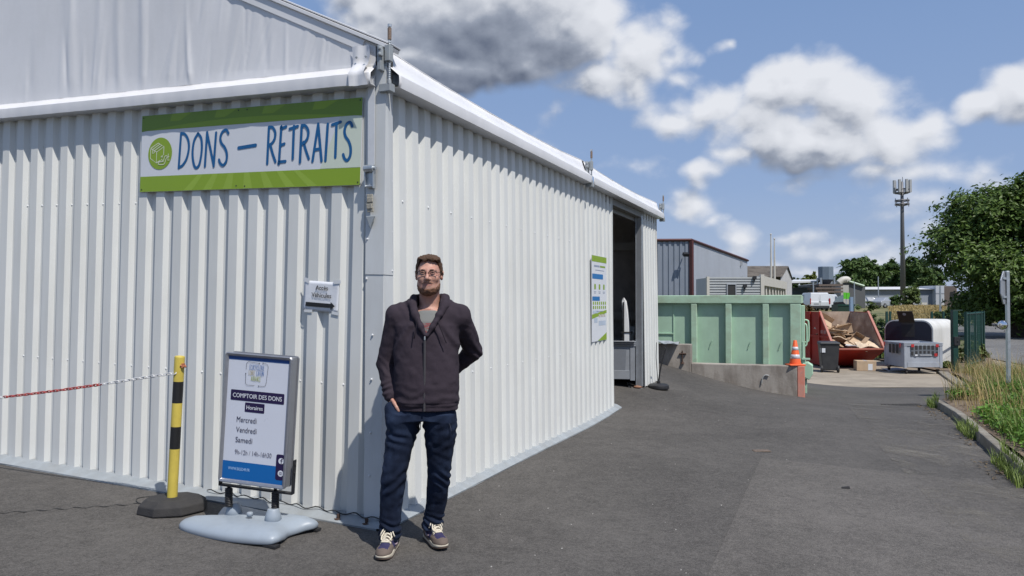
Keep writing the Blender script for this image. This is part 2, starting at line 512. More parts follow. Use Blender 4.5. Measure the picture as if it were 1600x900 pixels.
PADZ = -0.45
def smooth(a, b, t):
    t = np.clip((t - a) / (b - a), 0, 1); return t * t * (3 - 2 * t)
def FAR(x, y):
    """height of the land beyond the fence"""
    x = np.asarray(x, float); y = np.asarray(y, float)
    r = np.hypot(x, y)
    return -0.42 + 1.15 * smooth(38, 85, y) + .25 * smooth(85, 140, y) + 0.0 * r
def FARs(x, y): return float(FAR(x, y))

def clip_cell(poly, conv):
    n = len(conv)
    for i in range(n):
        a, b = conv[i], conv[(i + 1) % n]
        out = []
        for j in range(len(poly)):
            p, q = poly[j], poly[(j + 1) % len(poly)]
            sp = (b[0] - a[0]) * (p[1] - a[1]) - (b[1] - a[1]) * (p[0] - a[0])
            sq = (b[0] - a[0]) * (q[1] - a[1]) - (b[1] - a[1]) * (q[0] - a[0])
            if sp >= 0: out.append(p)
            if sp * sq < 0:
                t = sp / (sp - sq); out.append((p[0] + (q[0] - p[0]) * t, p[1] + (q[1] - p[1]) * t))
        poly = out
        if len(poly) < 3: return None
    return poly
def sheet(name, polys, step, zf, m, kind='structure', lift=0.0):
    """ground sheet over convex ccw polygons, cut into cells that follow the land"""
    V, F, idx = [], [], {}
    for conv in polys:
        xs = [p[0] for p in conv]; ys = [p[1] for p in conv]
        for i in range(math.floor(min(xs) / step), math.ceil(max(xs) / step)):
            for j in range(math.floor(min(ys) / step), math.ceil(max(ys) / step)):
                c = clip_cell([(i * step, j * step), ((i + 1) * step, j * step), ((i + 1) * step, (j + 1) * step), (i * step, (j + 1) * step)], conv)
                if not c: continue
                f = []
                for p in c:
                    k = (round(p[0], 4), round(p[1], 4))
                    if k not in idx: idx[k] = len(V); V.append(k)
                    if not f or f[-1] != idx[k]: f.append(idx[k])
                if f[0] == f[-1]: f.pop()
                if len(f) >= 3: F.append(f)
    A = np.array(V); z = zf(A[:, 0], A[:, 1]) + lift
    mb = MB(); mb.v = [(a[0], a[1], b) for a, b in zip(V, z)]; mb.f = [tuple(f) for f in F]; mb.m = [0] * len(F)
    return tag(mb.build(name, m, smooth=True), kind=kind)

# ---- ground materials
def asphalt_mat(name, base, stain):
    m = bpy.data.materials.new(name); m.use_nodes = True; t = m.node_tree; p = t.nodes['Principled BSDF']
    p.inputs['Specular IOR Level'].default_value = .35
    tcn = t.nodes.new('ShaderNodeTexCoord'); o = tcn.outputs['Object']
    big = noise(t, o, .55, 5, .6); mid = noise(t, o, 5.0, 5, .65); fine = noise(t, o, 140.0, 2, .7); grit = noise(t, o, 420.0, 1, .5)
    vor = t.nodes.new('ShaderNodeTexVoronoi'); vor.inputs['Scale'].default_value = 95; t.links.new(o, vor.inputs['Vector'])
    mx = t.nodes.new('ShaderNodeMix'); mx.data_type = 'RGBA'
    mx.inputs[6].default_value = (*[c * .60 for c in base], 1); mx.inputs[7].default_value = (*[c * 1.40 for c in base], 1)
    f = mth(t, 'MULTIPLY_ADD', fine.outputs['Fac'], 2.2, -.6)
    c1_ = noise(t, o, 48.0, 3, .75); c2_ = noise(t, o, 17.0, 3, .7)
    f = mth(t, 'MULTIPLY_ADD', c1_.outputs['Fac'], 1.9, mth(t, 'ADD', f, -.95))
    f = mth(t, 'MULTIPLY_ADD', c2_.outputs['Fac'], 1.0, mth(t, 'ADD', f, -.5))
    f = mth(t, 'MULTIPLY_ADD', grit.outputs['Fac'], .9, mth(t, 'ADD', f, -.45))
    f = mth(t, 'MULTIPLY_ADD', big.outputs['Fac'], 1.5, mth(t, 'ADD', f, -.75))
    f = mth(t, 'MULTIPLY_ADD', mid.outputs['Fac'], .8, mth(t, 'ADD', f, -.4), clamp=True)
    t.links.new(f, mx.inputs[0])
    # pale stones worn through, and dark drips
    st = mth(t, 'MULTIPLY', mth(t, 'GREATER_THAN', noise(t, o, 60.0, 1).outputs['Fac'], .735), .55)
    m2 = t.nodes.new('ShaderNodeMix'); m2.data_type = 'RGBA'; t.links.new(st, m2.inputs[0]); t.links.new(mx.outputs[2], m2.inputs[6]); m2.inputs[7].default_value = (*[min(1, c * 2.3) for c in base], 1)
    dr = mth(t, 'MULTIPLY', mth(t, 'MULTIPLY_ADD', noise(t, o, 1.6, 6, .68, dist=.6).outputs['Fac'], 5.0, -2.9, clamp=True), .42)
    m3 = t.nodes.new('ShaderNodeMix'); m3.data_type = 'RGBA'; t.links.new(dr, m3.inputs[0]); t.links.new(m2.outputs[2], m3.inputs[6]); m3.inputs[7].default_value = (*stain, 1)
    du = mth(t, 'MULTIPLY', mth(t, 'MULTIPLY_ADD', noise(t, o, .9, 6, .7, dist=.4).outputs['Color'], 4.5, -2.65, clamp=True), .30)
    m4 = t.nodes.new('ShaderNodeMix'); m4.data_type = 'RGBA'; t.links.new(du, m4.inputs[0]); t.links.new(m3.outputs[2], m4.inputs[6]); m4.inputs[7].default_value = (.17, .155, .13, 1)
    t.links.new(m4.outputs[2], p.inputs['Base Color'])
    p.inputs['Roughness'].default_value = .86
    b = t.nodes.new('ShaderNodeBump'); b.inputs['Strength'].default_value = .55; b.inputs['Distance'].default_value = .006
    t.links.new(mth(t, 'MULTIPLY_ADD', vor.outputs['Distance'], .7, fine.outputs['Fac']), b.inputs['Height']); t.links.new(b.outputs[0], p.inputs['Normal'])
    return m
M_asph = asphalt_mat('asphalt', (.084, .078, .072), (.046, .043, .040))
M_patch = asphalt_mat('asphalt_worn', (.101, .093, .085), (.06, .054, .05))
M_road = asphalt_mat('asphalt_road', (.15, .148, .145), (.1, .1, .1))
M_pad = mat('concrete_pad', (.32, .275, .215), .85, var=.16, scale=1.2, bump=.3, bscale=60, dirt=((.15, .125, .095), .7, 1.1, (1, 1, 1)))
M_soil = mat('soil', (.145, .105, .075), .95, var=.3, scale=9, bump=.8, bscale=40, dirt=((.25, .2, .13), .6, 5, (1, 1, 1)))
M_field = mat('field_turf', (.12, .125, .05), .95, var=.35, scale=1.4, bump=.5, bscale=20, dirt=((.29, .235, .115), .8, .5, (1, 1, 1)))
M_land = mat('distant_land', (.11, .115, .05), .95, var=.3, scale=.2, dirt=((.22, .19, .1), .6, .05, (1, 1, 1)))

# ---- the land itself, out to the horizon
def sgrid(n, span, fine):
    t = np.linspace(-1, 1, n); return np.sinh(t * fine) / np.sinh(fine) * span
gx = sgrid(121, 9000, 6.5); gy = sgrid(121, 9000, 6.5) + 30
GX, GY = np.meshgrid(gx, gy, indexing='ij')
inner = (1 - smooth(10, 24, np.abs(GY - 10))) * (1 - smooth(28, 46, np.abs(GX)))
GZ = FAR(GX, GY) - .12 - 1.3 * inner
V = np.stack([GX, GY, GZ], -1).reshape(-1, 3); n = len(gx)
I = np.arange(n * n).reshape(n, n)
F = np.stack([I[:-1, :-1], I[1:, :-1], I[1:, 1:], I[:-1, 1:]], -1).reshape(-1, 4)
tag(mesh_np('ground', V, F, M_land), kind='structure')

WA, WB = Vector((2.86, 14.65, 0)), Vector((5.35, 13.8, 0))      # foot of the retaining wall
wd = (WB - WA).normalized()
WL = WA - wd * 3.2
polyA = [(WL.x, -9), (5.35, -9), (5.35, 13.8), (WL.x, WL.y)]
polyA2 = [(-26, -9), (WL.x, -9), (WL.x, 30), (-26, 30)]
KERB = [(3.55, 4.3), (4.59, 6.76), (5.49, 8.90), (7.06, 12.7), (10.1, 16.5), (11.9, 21.0)]
polyB = [(5.35, -9), (40, -9), (40, 17.4), (5.35, 17.4)]
sheet('asphalt_yard', [polyA, polyA2, polyB], .35, G, M_asph)
sheet('asphalt_patch', [[(-.22, 1.2), (3.0, 1.2), (4.2, 5.9), (4.3, 6.9), (2.52, 7.65)]], .35, G, M_patch, lift=.004)
sheet('concrete_pad', [[(WL.x, WL.y + .05), (5.35, 13.85), (5.352, 17.4), (5.352, 26), (WL.x, 26)], [(5.35, 17.4), (18, 17.4), (18, 26), (5.35, 26)]], 1.0, lambda x, y: np.full_like(x, PADZ), M_pad, lift=.002)

# verge right of the kerb, and everything out to the road
def VERGE(x, y):
    g = G(x, y)
    z = g + .10 + .05 * vnoise(np.stack([x, y, 0 * x], -1), .8, 3)
    zz = np.where(y > 20.5, PADZ + .04, z)
    t = smooth(17, 21, y)
    return z * (1 - t) + (PADZ + .05) * t
K = KERB
def kside(k, d): return (K[k][0] + d, K[k][1])
off = .16
vp = []
for i in range(len(K) - 1):
    vp.append([(K[i][0] + off, K[i][1]), (13.6, K[i][1]), (13.6, K[i + 1][1]), (K[i + 1][0] + off, K[i + 1][1])])
vp.append([(11.95, 21.0), (13.6, 21.0), (16.5, 26), (12.4, 26)])
sheet('verge_soil', vp, .4, VERGE, M_soil)
def ROADZ(x, y):
    t = smooth(36, 60, y); return -.40 * (1 - t) + FAR(x, y) * t
sheet('public_road', [[(13.6, -9), (70, -9), (70, 21), (13.6, 21)], [(13.6, 21), (70, 21), (70, 44), (21, 44), (16.5, 26)], [(4, 50), (21, 44), (70, 44), (70, 57), (4, 57)]], 2.0, ROADZ, M_road, lift=-.02)
def FIELD(x, y): return np.maximum(FAR(x, y), -.44) + .22 * smooth(60, 66, y) * (1 - smooth(84, 92, y)) * smooth(.49, .52, x / np.maximum(y, 1)) * (1 - smooth(.575, .60, x / np.maximum(y, 1)))
sheet('field', [[(-60, 26), (16.5, 26), (21, 44), (4, 50), (-60, 50)], [(-60, 57), (150, 57), (150, 130), (-60, 130)], [(70, 30), (150, 30), (150, 57), (70, 57)]], 2.5, FIELD, M_field, lift=-.03)

# kerb stones in one row, with open joints
M_kerb = mat('kerb_concrete', (.25, .23, .195), .9, var=.2, scale=5, bump=.5, bscale=50, dirt=((.12, .1, .07), .8, 4, (1, 1, 1)))
kb = MB()
def kerb_run(a, b, h, w, dz=0.0):
    a, b = Vector((*a, 0)), Vector((*b, 0)); L = (b - a).length; n = max(1, round(L / 1.0)); d = (b - a) / n; u = d.normalized(); s = Vector((u.y, -u.x, 0))
    for i in range(n):
        p, q = a + d * i + u * .012, a + d * (i + 1) - u * .012
        zp, zq = Gs(p.x, p.y) + dz, Gs(q.x, q.y) + dz
        j = random.uniform(-.008, .008); e = random.uniform(-.008, .008)
        P = []
        for (pt, z) in ((p, zp), (q, zq)): P.append((pt, z))
        (p, zp), (q, zq) = P
        sh = s * w
        kb.hexa([p + Vector((0, 0, zp - .1)) + s * e, p + sh + Vector((0, 0, zp - .1)) + s * e, q + sh + Vector((0, 0, zq - .1)) + s * e, q + Vector((0, 0, zq - .1)) + s * e,
                 p + s * (e + .015) + Vector((0, 0, zp + h + j)), p + sh + s * e + Vector((0, 0, zp + h + j)), q + sh + s * e + Vector((0, 0, zq + h + j)), q + s * (e + .015) + Vector((0, 0, zq + h + j))])
for i in range(3): kerb_run(K[i], K[i + 1], .115, .115)
tag(kb.build('kerb', M_kerb, bevel=.018), kind='structure')
# grey dust washed against the kerb
M_dust = bpy.data.materials.new('kerb_dust'); M_dust.use_nodes = True; _t = M_dust.node_tree; _p = _t.nodes['Principled BSDF']; _p.inputs['Base Color'].default_value = (.20, .185, .16, 1); _p.inputs['Roughness'].default_value = .95
_c = _t.nodes.new('ShaderNodeTexCoord'); _n = noise(_t, _c.outputs['Object'], 1.5, 6, .68, dist=.5); _n2 = noise(_t, _c.outputs['Object'], 70, 2, .6)
_t.links.new(mth(_t, 'MULTIPLY', mth(_t, 'MULTIPLY_ADD', _n.outputs['Fac'], 4.5, -2.15, clamp=True), mth(_t, 'MULTIPLY_ADD', _n2.outputs['Fac'], 1.4, -.1, clamp=True)), _p.inputs['Alpha'])
sheet('kerb_dust', [[(K[i][0] - .75 - .25 * i, K[i][1]), (K[i][0] + .02, K[i][1]), (K[i + 1][0] + .02, K[i + 1][1]), (K[i + 1][0] - 1.0 - .25 * i, K[i + 1][1])] for i in range(3)], .35, G, M_dust, lift=.008)
kb = MB()
_G = Gs
Gs = lambda x, y: PADZ + .0
kerb_run((9.9, 16.6), (11.8, 21.0), .05, .26)
Gs = _G
tag(kb.build('flush_kerb', M_kerb, bevel=.01), kind='structure')

# ------------------------------------------------------------------ the hall: sheet metal walls under a fabric roof
M_clad = mat('white_sheet_metal', (.68, .69, .67), .42, var=.03, scale=1.5, spec=.45, dirt=((.50, .50, .47), .35, 3.0, (1.5, 1.5, .25)))
M_pvc = mat('white_fabric', (.72, .72, .735), .38, var=.03, scale=2, spec=.5, bump=.05, bscale=30, dirt=((.56, .56, .56), .4, 2.5, (1, 1, .4)))
M_flash = mat('folded_flashing', (.60, .62, .625), .45, var=.04, scale=2, dirt=((.46, .46, .44), .4, 5, (1, 1, .3)))
M_galv = mat('galvanised_steel', (.50, .53, .55), .42, metal=.75, var=.14, scale=14)
M_galvdull = mat('dull_zinc', (.33, .36, .38), .6, metal=.2, var=.12, scale=10, dirt=((.25, .24, .22), .4, 6, (1, 1, 1)))
M_dark = mat('hall_inside', (.52, .47, .43), .8, var=.15)
M_alu = mat('aluminium', (.46, .48, .50), .4, metal=.7, var=.06)
M_black = mat('black_rubber', (.022, .022, .023), .65, var=.25, scale=20)
M_gap = mat('dark_void', (.03, .03, .032), .8)
M_rust = mat('rusty_bolt', (.07, .04, .028), .8, var=.4, scale=60)
M_strap = mat('worn_webbing', (.34, .32, .27), .85, var=.25, scale=60)

HALL = thing('event_hall', 'large white hall with ribbed metal walls and a white fabric roof filling the left half', 'hall', (CX, CY, 0))
up1 = Vector((0, 0, 1)); u1 = (U1 + Vector((0, 0, TILT))).normalized(); up1 = (Vector((0, 0, 1)) - u1 * u1.z).normalized()
# sheets lean slightly; the corner post stands a hair the other way
LEAN1, LEAN2 = 0.022, -0.012
def W1(s, h, o=0.0, lean=LEAN1):
    return U1 * (s - lean * (h - 1.4)) + Vector((0, 0, TILT * s + h)) + N1 * o
def W2(s, h, o=0.0, lean=LEAN2):
    return U2 * (s) + N2 * (o + lean * (h - 1.4) * .9) + Vector((0, 0, h))
PITCHR = .1845
def rib_profile(s0, s1, phase, flip):
    """(s, depth) corners of the trapezoid sheet between s0 and s1; depth 0 on the outer flats"""
    out = []
    k = math.floor((s0 - phase) / PITCHR) - 1
    seq = [(0, 0), (.083, 0), (.083 + .025, -.035), (.083 + .025 + .0515, -.035)]
    pts = []
    while phase + k * PITCHR < s1 + PITCHR:
        for (a, d) in seq: pts.append((phase + k * PITCHR + a, d))
        k += 1
    def val(s):
        for (a, da), (b, db) in zip(pts[:-1], pts[1:]):
            if a <= s <= b: return da + (db - da) * (s - a) / max(b - a, 1e-9)
    out = [(s0, val(s0))] + [p for p in pts if s0 + 1e-4 < p[0] < s1 - 1e-4] + [(s1, val(s1))]
    return out
def cladding(name, Wf, s0, s1, h0, h1, phase, m, parent, wob=0.0):
    prof = rib_profile(s0, s1, phase, False)
    hs = [h0, h0 + .02] + [h0 + (h1 - h0) * t for t in np.linspace(.08, 1, 12)]
    V, F = [], []
    for h in hs:
        for (s, d) in prof:
            j = wob * float(vnoise(np.array([[s * 1.3, h * .35, 2.0]]), 1.0, 9)[0])
            V.append(Wf(s, h, d + j))
    n = len(prof)
    for i in range(len(hs) - 1):
        for k in range(n - 1): F.append((i * n + k, i * n + k + 1, (i + 1) * n + k + 1, (i + 1) * n + k))
    mb = MB(); mb.add(V, F)
    o = mb.build(name, m, parent)
    so = o.modifiers.new('thick', 'SOLIDIFY'); so.thickness = .004; so.offset = 0
    return o
EAVE = 2.97
S_END1 = 10.0                      # span of the gable side
S2_OPEN0, S2_OPEN1, S2_END = 5.80, 7.55, 8.72
cladding('front_cladding', W1, .112, S_END1, .035, EAVE + .06, .100 - .083 - .0385, M_clad, HALL, .003)
cladding('side_cladding', W2, .112, S2_OPEN0, .035, EAVE + .06, .05, M_clad, HALL, .003)
endc = MB()
cladding('end_cladding', W2, S2_OPEN1 + .12, S2_END, .15, EAVE + .06, .05, M_clad, HALL, .001)
# rear and far walls close the hall
mb = MB()
Wb = lambda s, h: U2 * S2_END + U1 * s + Vector((0, 0, h + TILT * s * .5))
mb.add([Wb(.02, -.1), Wb(S_END1, -.1), Wb(S_END1, EAVE + .1), Wb(.02, EAVE + .1)], [(0, 1, 2, 3)])
mb.add([Wb(.02, EAVE + .1), Wb(S_END1, EAVE + .1), Wb(S_END1 / 2, EAVE + 2.4)], [(0, 1, 2)])
q = lambda s, h: U1 * S_END1 + U2 * s + Vector((0, 0, h + TILT * 5))
mb.add([q(0, -.4), q(S2_END, -.4), q(S2_END, EAVE + .4), q(0, EAVE + .4)], [(0, 1, 2, 3)])
o = mb.build('rear_cladding', M_dark, HALL); so = o.modifiers.new('thick', 'SOLIDIFY'); so.thickness = .05; so.offset = 0
mb = MB()
for h in (2.42, 1.2):
    mb.prism([Wb(.1, h) - U2 * .05, Wb(.1, h) - U2 * .17, Wb(.1, h + .13) - U2 * .17, Wb(.1, h + .13) - U2 * .05], U1 * 9.5)
mb.build('wall_rail', mat('rail_brown', (.55, .52, .48), .7), HALL)
# inside, behind the front and side sheets, so that no light leaks through joints
mb = MB()
mb.prism([W1(.15, .03, -.08), W1(.15, .03, -.10), W1(.15, EAVE, -.10), W1(.15, EAVE, -.08)], U1 * 9.8 + Vector((0, 0, .3)))
mb.prism([W2(.15, .03, -.08), W2(.15, .03, -.10), W2(.15, EAVE, -.10), W2(.15, EAVE, -.08)], U2 * (S2_OPEN0 - .2))
split(mb.build('inner_lining', M_dark, HALL))

# corner flashing, two overlapping lengths
mb = MB()
def flash(h0, h1, o):
    w = .122
    def c1(h): return W1(w, h, o, .004)
    def c2(h): return W2(w, h, o, -.010)
    def cc(h): return U1 * (-.004 - .010 * (h - 1.4)) + N1 * o + N2 * o + Vector((0, 0, h))
    r1, r2 = N1 * -.03, N2 * -.03
    mb.add([c1(h0) + r1, c1(h0), cc(h0), c2(h0), c2(h0) + r2, c1(h1) + r1, c1(h1), cc(h1), c2(h1), c2(h1) + r2],
           [(1, 0, 5, 6), (2, 1, 6, 7), (3, 2, 7, 8), (4, 3, 8, 9)])
flash(.03, 1.70, .010)
flash(1.69, 3.10, .014)
o = mb.build('corner_flashing', M_flash, HALL); so = o.modifiers.new('thick', 'SOLIDIFY'); so.thickness = .003; so.offset = -1
# base flange on the ground
mb = MB()
def flange(Wf, s0, s1, zf, parent, n, o1=.105):
    rows = []
    for i in range(n + 1):
        s = s0 + (s1 - s0) * i / n
        pts = []
        for (o, dz) in ((-.02, .05), (.012, .045), (o1 + .006 * random.random(), .012), (o1 + .002, .0)):
            p = Wf(s, 0, o, 0)
            z = zf(p.x + CX, p.y + CY)
            pts.append(Vector((p.x, p.y, z + dz)))
        rows.append(pts)
    V = [p for r in rows for p in r]; m_ = 4
    mb.add(V, [(i * m_ + j, i * m_ + j + 1, (i + 1) * m_ + j + 1, (i + 1) * m_ + j) for i in range(n) for j in range(m_ - 1)])
W1b = lambda s, h, o, l=0: U1 * s + N1 * o + Vector((0, 0, h))
W2b = lambda s, h, o, l=0: U2 * s + N2 * o + Vector((0, 0, h))
flange(W1b, -.03, 9.9, Gs, HALL, 40)
flange(W2b, -.03, 5.95, Gs, HALL, 28, .085)
cz = Gs(CX, CY)
mb.add([N1 * .105 + Vector((0, 0, cz + .0135)), N2 * .085 + Vector((0, 0, cz + .0135)), N2 * .085 + N1 * .105 + Vector((0, 0, cz + .0125)), Vector((0, 0, cz + .045))], [(0, 2, 3), (2, 1, 3)])
mb.build('base_flange', M_galvdull, HALL)
for (s, oo) in ((.075, .06), (.30, .062)):
    p = W1b(s, 0, oo); z = Gs(p.x + CX, p.y + CY) + .018
    b = MB(); b.lathe([(.03, 0), (.03, .006), (.012, .008), (.012, .035), (.001, .036)], 12, (p.x, p.y, z)); b.build('anchor_bolt', M_rust, HALL)
b = MB(); b.tube([W1b(s, .055 + .01 * math.sin(s * 40) + TILT * s, .03 + .012 * math.sin(s * 23)) for s in np.linspace(-.02, 1.5, 60)], .004, 6); b.build('loose_cable', M_black, HALL)

# screws
sc = MB(); sc.lathe([(.0085, 0), (.0085, .002), (.005, .004), (.005, .0075), (.001, .008)], 8)
M_screw = mat('screw_white', (.75, .76, .77), .4)
sc_me = None
def screw(Wf, s, h, o, nrm):
    global sc_me
    if sc_me is None:
        ob = sc.build('screw', M_screw, HALL); sc_me = ob.data
    else:
        ob = bpy.data.objects.new('screw', sc_me); COL.objects.link(ob); ob.parent = HALL
    ob.location = Wf(s, h, o); ob.rotation_euler = nrm.to_track_quat('Z', 'Y').to_euler()
for h in (.33, .62, .98, 1.28, 1.66, 1.93, 2.28, 2.62):
    screw(W1, .118 if h > 1.6 else .06, h, .016, N1)
    if h > 1.2: screw(W2, .105, h + .06, .016, N2)
for h in (.92, 2.22):
    for k in range(0, 20):
        s = .100 - .083 - .0385 + PITCHR * (k + 1) - .027
        if s > .2 and not (h == 2.22 and s < 2.3): screw(W1, s, h, -.034, N1)
    for k in range(0, 11):
        screw(W2, .05 + PITCHR * (2 * k + 1) + .04, h, .001, N2)

# ---- eaves: fabric over a box beam
def eave_grid(Wf, s0, s1, n, prof, name, m, seed, amp, scallop=None):
    V, F = [], []
    S = np.linspace(s0, s1, n)
    for s in S:
        for (o, h) in prof:
            w = amp * float(vnoise(np.array([[s * 6, h * 2.0, 1.5]]), 1.0, seed)[0]) + amp * .7 * float(vnoise(np.array([[s * 19, h * 3, 2.5]]), 1.0, seed + 1)[0])
            dz = scallop(s, h) if scallop else 0
            V.append(Wf(s, h + dz, o + w, 0))
    k = len(prof)
    F = [(i * k + j, i * k + j + 1, (i + 1) * k + j + 1, (i + 1) * k + j) for i in range(n - 1) for j in range(k - 1)]
    mb = MB(); mb.add(V, F)
    o = mb.build(name, m, HALL, smooth=False)
    o.data.polygons.foreach_set('use_smooth', [True] * len(o.data.polygons))
    try: o.data.set_sharp_from_angle(angle=R(28))
    except Exception: pass
    so = o.modifiers.new('thick', 'SOLIDIFY'); so.thickness = .004; so.offset = -1
    return o
prof1 = [(-.02, EAVE - .006), (.090, EAVE), (.094, EAVE + .04), (.092, EAVE + .078), (.012, EAVE + .145)]
eave_grid(W1, .04, 9.9, 330, prof1, 'front_valance', M_pvc, 11, .0035)
prof2 = [(-.02, EAVE - .006), (.10, EAVE), (.104, EAVE + .035), (.102, EAVE + .078), (.012, EAVE + .155), (-.012, EAVE + .21), (-.035, EAVE + .27)]
def scal(s, h):
    if h < EAVE + .16: return 0.0
    t = ((s - .15) % 4.36) / 4.36
    return -.03 * math.sin(math.pi * t) ** 1.0 + (.018 if h > EAVE + .25 else .008) * (abs(2 * t - 1) ** 6)
eave_grid(W2, .045, 4.50, 120, prof2, 'side_valance', M_pvc, 14, .0022, scal)
eave_grid(W2, 4.58, 8.78, 100, prof2, 'side_valance', M_pvc, 17, .0022, scal)
# gable fabric with hanging folds
SL = .455
def gable_h(s): return EAVE + .30 + SL * (s if s <= 5 else 10 - s)
ns, nh = 420, 90
_rc = random.Random(19); CREASES = []
for _ in range(30):
    xc = _rc.uniform(.25, 2.4); CREASES.append((xc, _rc.uniform(-.45, -.05), _rc.uniform(.007, .018), _rc.choice((-1, 1)) * _rc.uniform(.0015, .004), _rc.uniform(0, .3), _rc.uniform(.08, .25), _rc.random() < .3))
for _ in range(46):
    xc = _rc.uniform(.15, 4.6); CREASES.append((xc, _rc.uniform(-.30, .05) if xc < 2.2 else _rc.uniform(-.08, .06), _rc.uniform(.010, .035), _rc.choice((-1, 1, 1)) * _rc.uniform(.002, .007), _rc.uniform(0, .25), _rc.uniform(.12, .5), _rc.random() < .35))
for _ in range(9):
    xc = _rc.uniform(1.9, 4.6); CREASES.append((xc, _rc.uniform(-.03, .03), _rc.uniform(.03, .07), _rc.uniform(.004, .009), 1.5, 1.0, False))
CREASES.append((1.72, .03, .022, .014, .05, .45, False))
V = []
S = np.concatenate([np.linspace(.05, 4.6, 360), np.linspace(4.7, 9.95, ns - 360)])
for s in S:
    top = gable_h(s) - .03
    T = np.linspace(0, 1, nh); H = EAVE + .145 + (top - EAVE - .145) * T
    P = np.stack([np.full(nh, s), H, np.zeros(nh)], -1)
    # folds: a few long pleats and many short creases pulled from the hems
    fold = vnoise(P * np.array([1.6, .8, 1]), 1.0, 23) * .006
    for (xc, kk, wd_, am, y0_, ln_, up_e) in CREASES:
        q_ = (top - H) if up_e else (H - EAVE - .14)
        fold = fold + .75 * am * np.exp(-((s - xc - kk * (H - EAVE) - .02 * np.sin(3 * H + xc * 9)) / wd_) ** 2) * np.exp(-(np.maximum(0, q_ - y0_) / ln_) ** 2)
    fold *= np.minimum(1, np.minimum(T * 9 + .15, (1 - T) * 7 + .1))
    for h, f in zip(H, fold): V.append(W1(s, h, .012 + f, 0))
V = np.array([tuple(v) for v in V]); I = np.arange(len(S) * nh).reshape(len(S), nh)
F = np.stack([I[:-1, :-1], I[1:, :-1], I[1:, 1:], I[:-1, 1:]], -1).reshape(-1, 4)
mesh_np('gable_fabric', V, F, M_pvc, HALL)
# fabric flap at the corner and seam
mb = MB()
fl = []
for i, h in enumerate(np.linspace(EAVE - .01, EAVE + .285, 14)):
    for s in np.linspace(.075, .215, 8):
        t = (h - EAVE) / .28
        o = .102 - .07 * max(0, min(1, (h - EAVE - .08) / .08)) + .006 * math.sin(s * 60 + h * 9) + (.008 if s < .08 else 0)
        fl.append(W1(s + .03 * (t - .5) + (.012 * math.sin(h * 25) if s < .08 else 0), h, o, 0))
mb.add(fl, [(i * 8 + j, i * 8 + j + 1, (i + 1) * 8 + j + 1, (i + 1) * 8 + j) for i in range(13) for j in range(7)])
mb.build('corner_flap', M_pvc, HALL, smooth=True)
mb = MB()
for (s, h) in ((.175, EAVE + .2), (.10, EAVE + .2)):
    mb.T = frame(W1(s, h, .052, 0), U1, Vector((0, 0, 1)), N1); mb.lathe([(.009, 0), (.009, .004), (.004, .006)], 10)
split(mb.build('eyelet', M_galvdull, HALL))
# sloping gable beam with keder edge
mb = MB()
d = (U1 + Vector((0, 0, SL + TILT))).normalized(); nb = d.cross(N1).normalized()
if nb.z < 0: nb = -nb
st = W1(.0, gable_h(0) - .02, 0, 0)
def slopebar(o0, o1, a0, a1, s_from, L=5.6, mi=0):
    q0 = st + d * s_from
    mb.prism([q0 + N1 * o0 + nb * a0, q0 + N1 * o1 + nb * a0, q0 + N1 * o1 + nb * a1, q0 + N1 * o0 + nb * a1], d * L, mi)
slopebar(-.12, .020, -.09, -.012, .14, mi=0)
slopebar(-.12, .034, -.008, .018, -.06, mi=0)
slopebar(-.12, .024, .018, .024, -.06, mi=1)
slopebar(-.14, .030, .024, .036, -.05, mi=0)
mb.build('gable_beam', [M_pvc, M_gap], HALL, bevel=.004)
# roof fabric
mb = MB()
e0 = lambda s2: W2(s2, EAVE + .265 + scal(s2, EAVE + .27), -.03, 0)
rid = lambda s2: U2 * s2 + U1 * 5 + Vector((0, 0, EAVE + .30 + SL * 5 + TILT * 5))
e1 = lambda s2: U2 * s2 + U1 * 10 + Vector((0, 0, EAVE + .3 + TILT * 10))
S2 = np.linspace(-.02, 8.75, 60); V = []
for s in S2:
    a, b, c = e0(s), rid(s), e1(s)
    V += [a, a.lerp(b, .33), a.lerp(b, .66), b, b.lerp(c, .5), c]
mb.add(V, [(i * 6 + j, i * 6 + j + 1, (i + 1) * 6 + j + 1, (i + 1) * 6 + j) for i in range(59) for j in range(5)])
o = mb.build('roof_fabric', M_pvc, HALL, smooth=True); so = o.modifiers.new('thick', 'SOLIDIFY'); so.thickness = .01; so.offset = -1
# corner post head: grey box beam end and dark gap
mb = MB()
mb.prism([W1(.08, EAVE + .19, .0, 0), W1(.08, EAVE + .19, -.1, 0), W1(.08, EAVE + .30, -.1, 0), W1(.08, EAVE + .30, .0, 0)], U1 * -.075 + Vector((0, 0, -.035)), 0)
mb.prism([W1(.003, EAVE + .16, -.004, 0), W1(.003, EAVE + .16, -.10, 0), W1(.003, EAVE + .25, -.10, 0), W1(.003, EAVE + .25, -.004, 0)], U1 * -.025, 1)
mb.prism([W1(.09, EAVE + .172, -.002, 0), W1(.09, EAVE + .172, -.12, 0), W1(.09, EAVE + .187, -.12, 0), W1(.09, EAVE + .187, -.002, 0)], U1 * -.10 + Vector((0, 0, -.03)), 1)
mb.build('post_head', [M_alu, M_gap], HALL, bevel=.003)

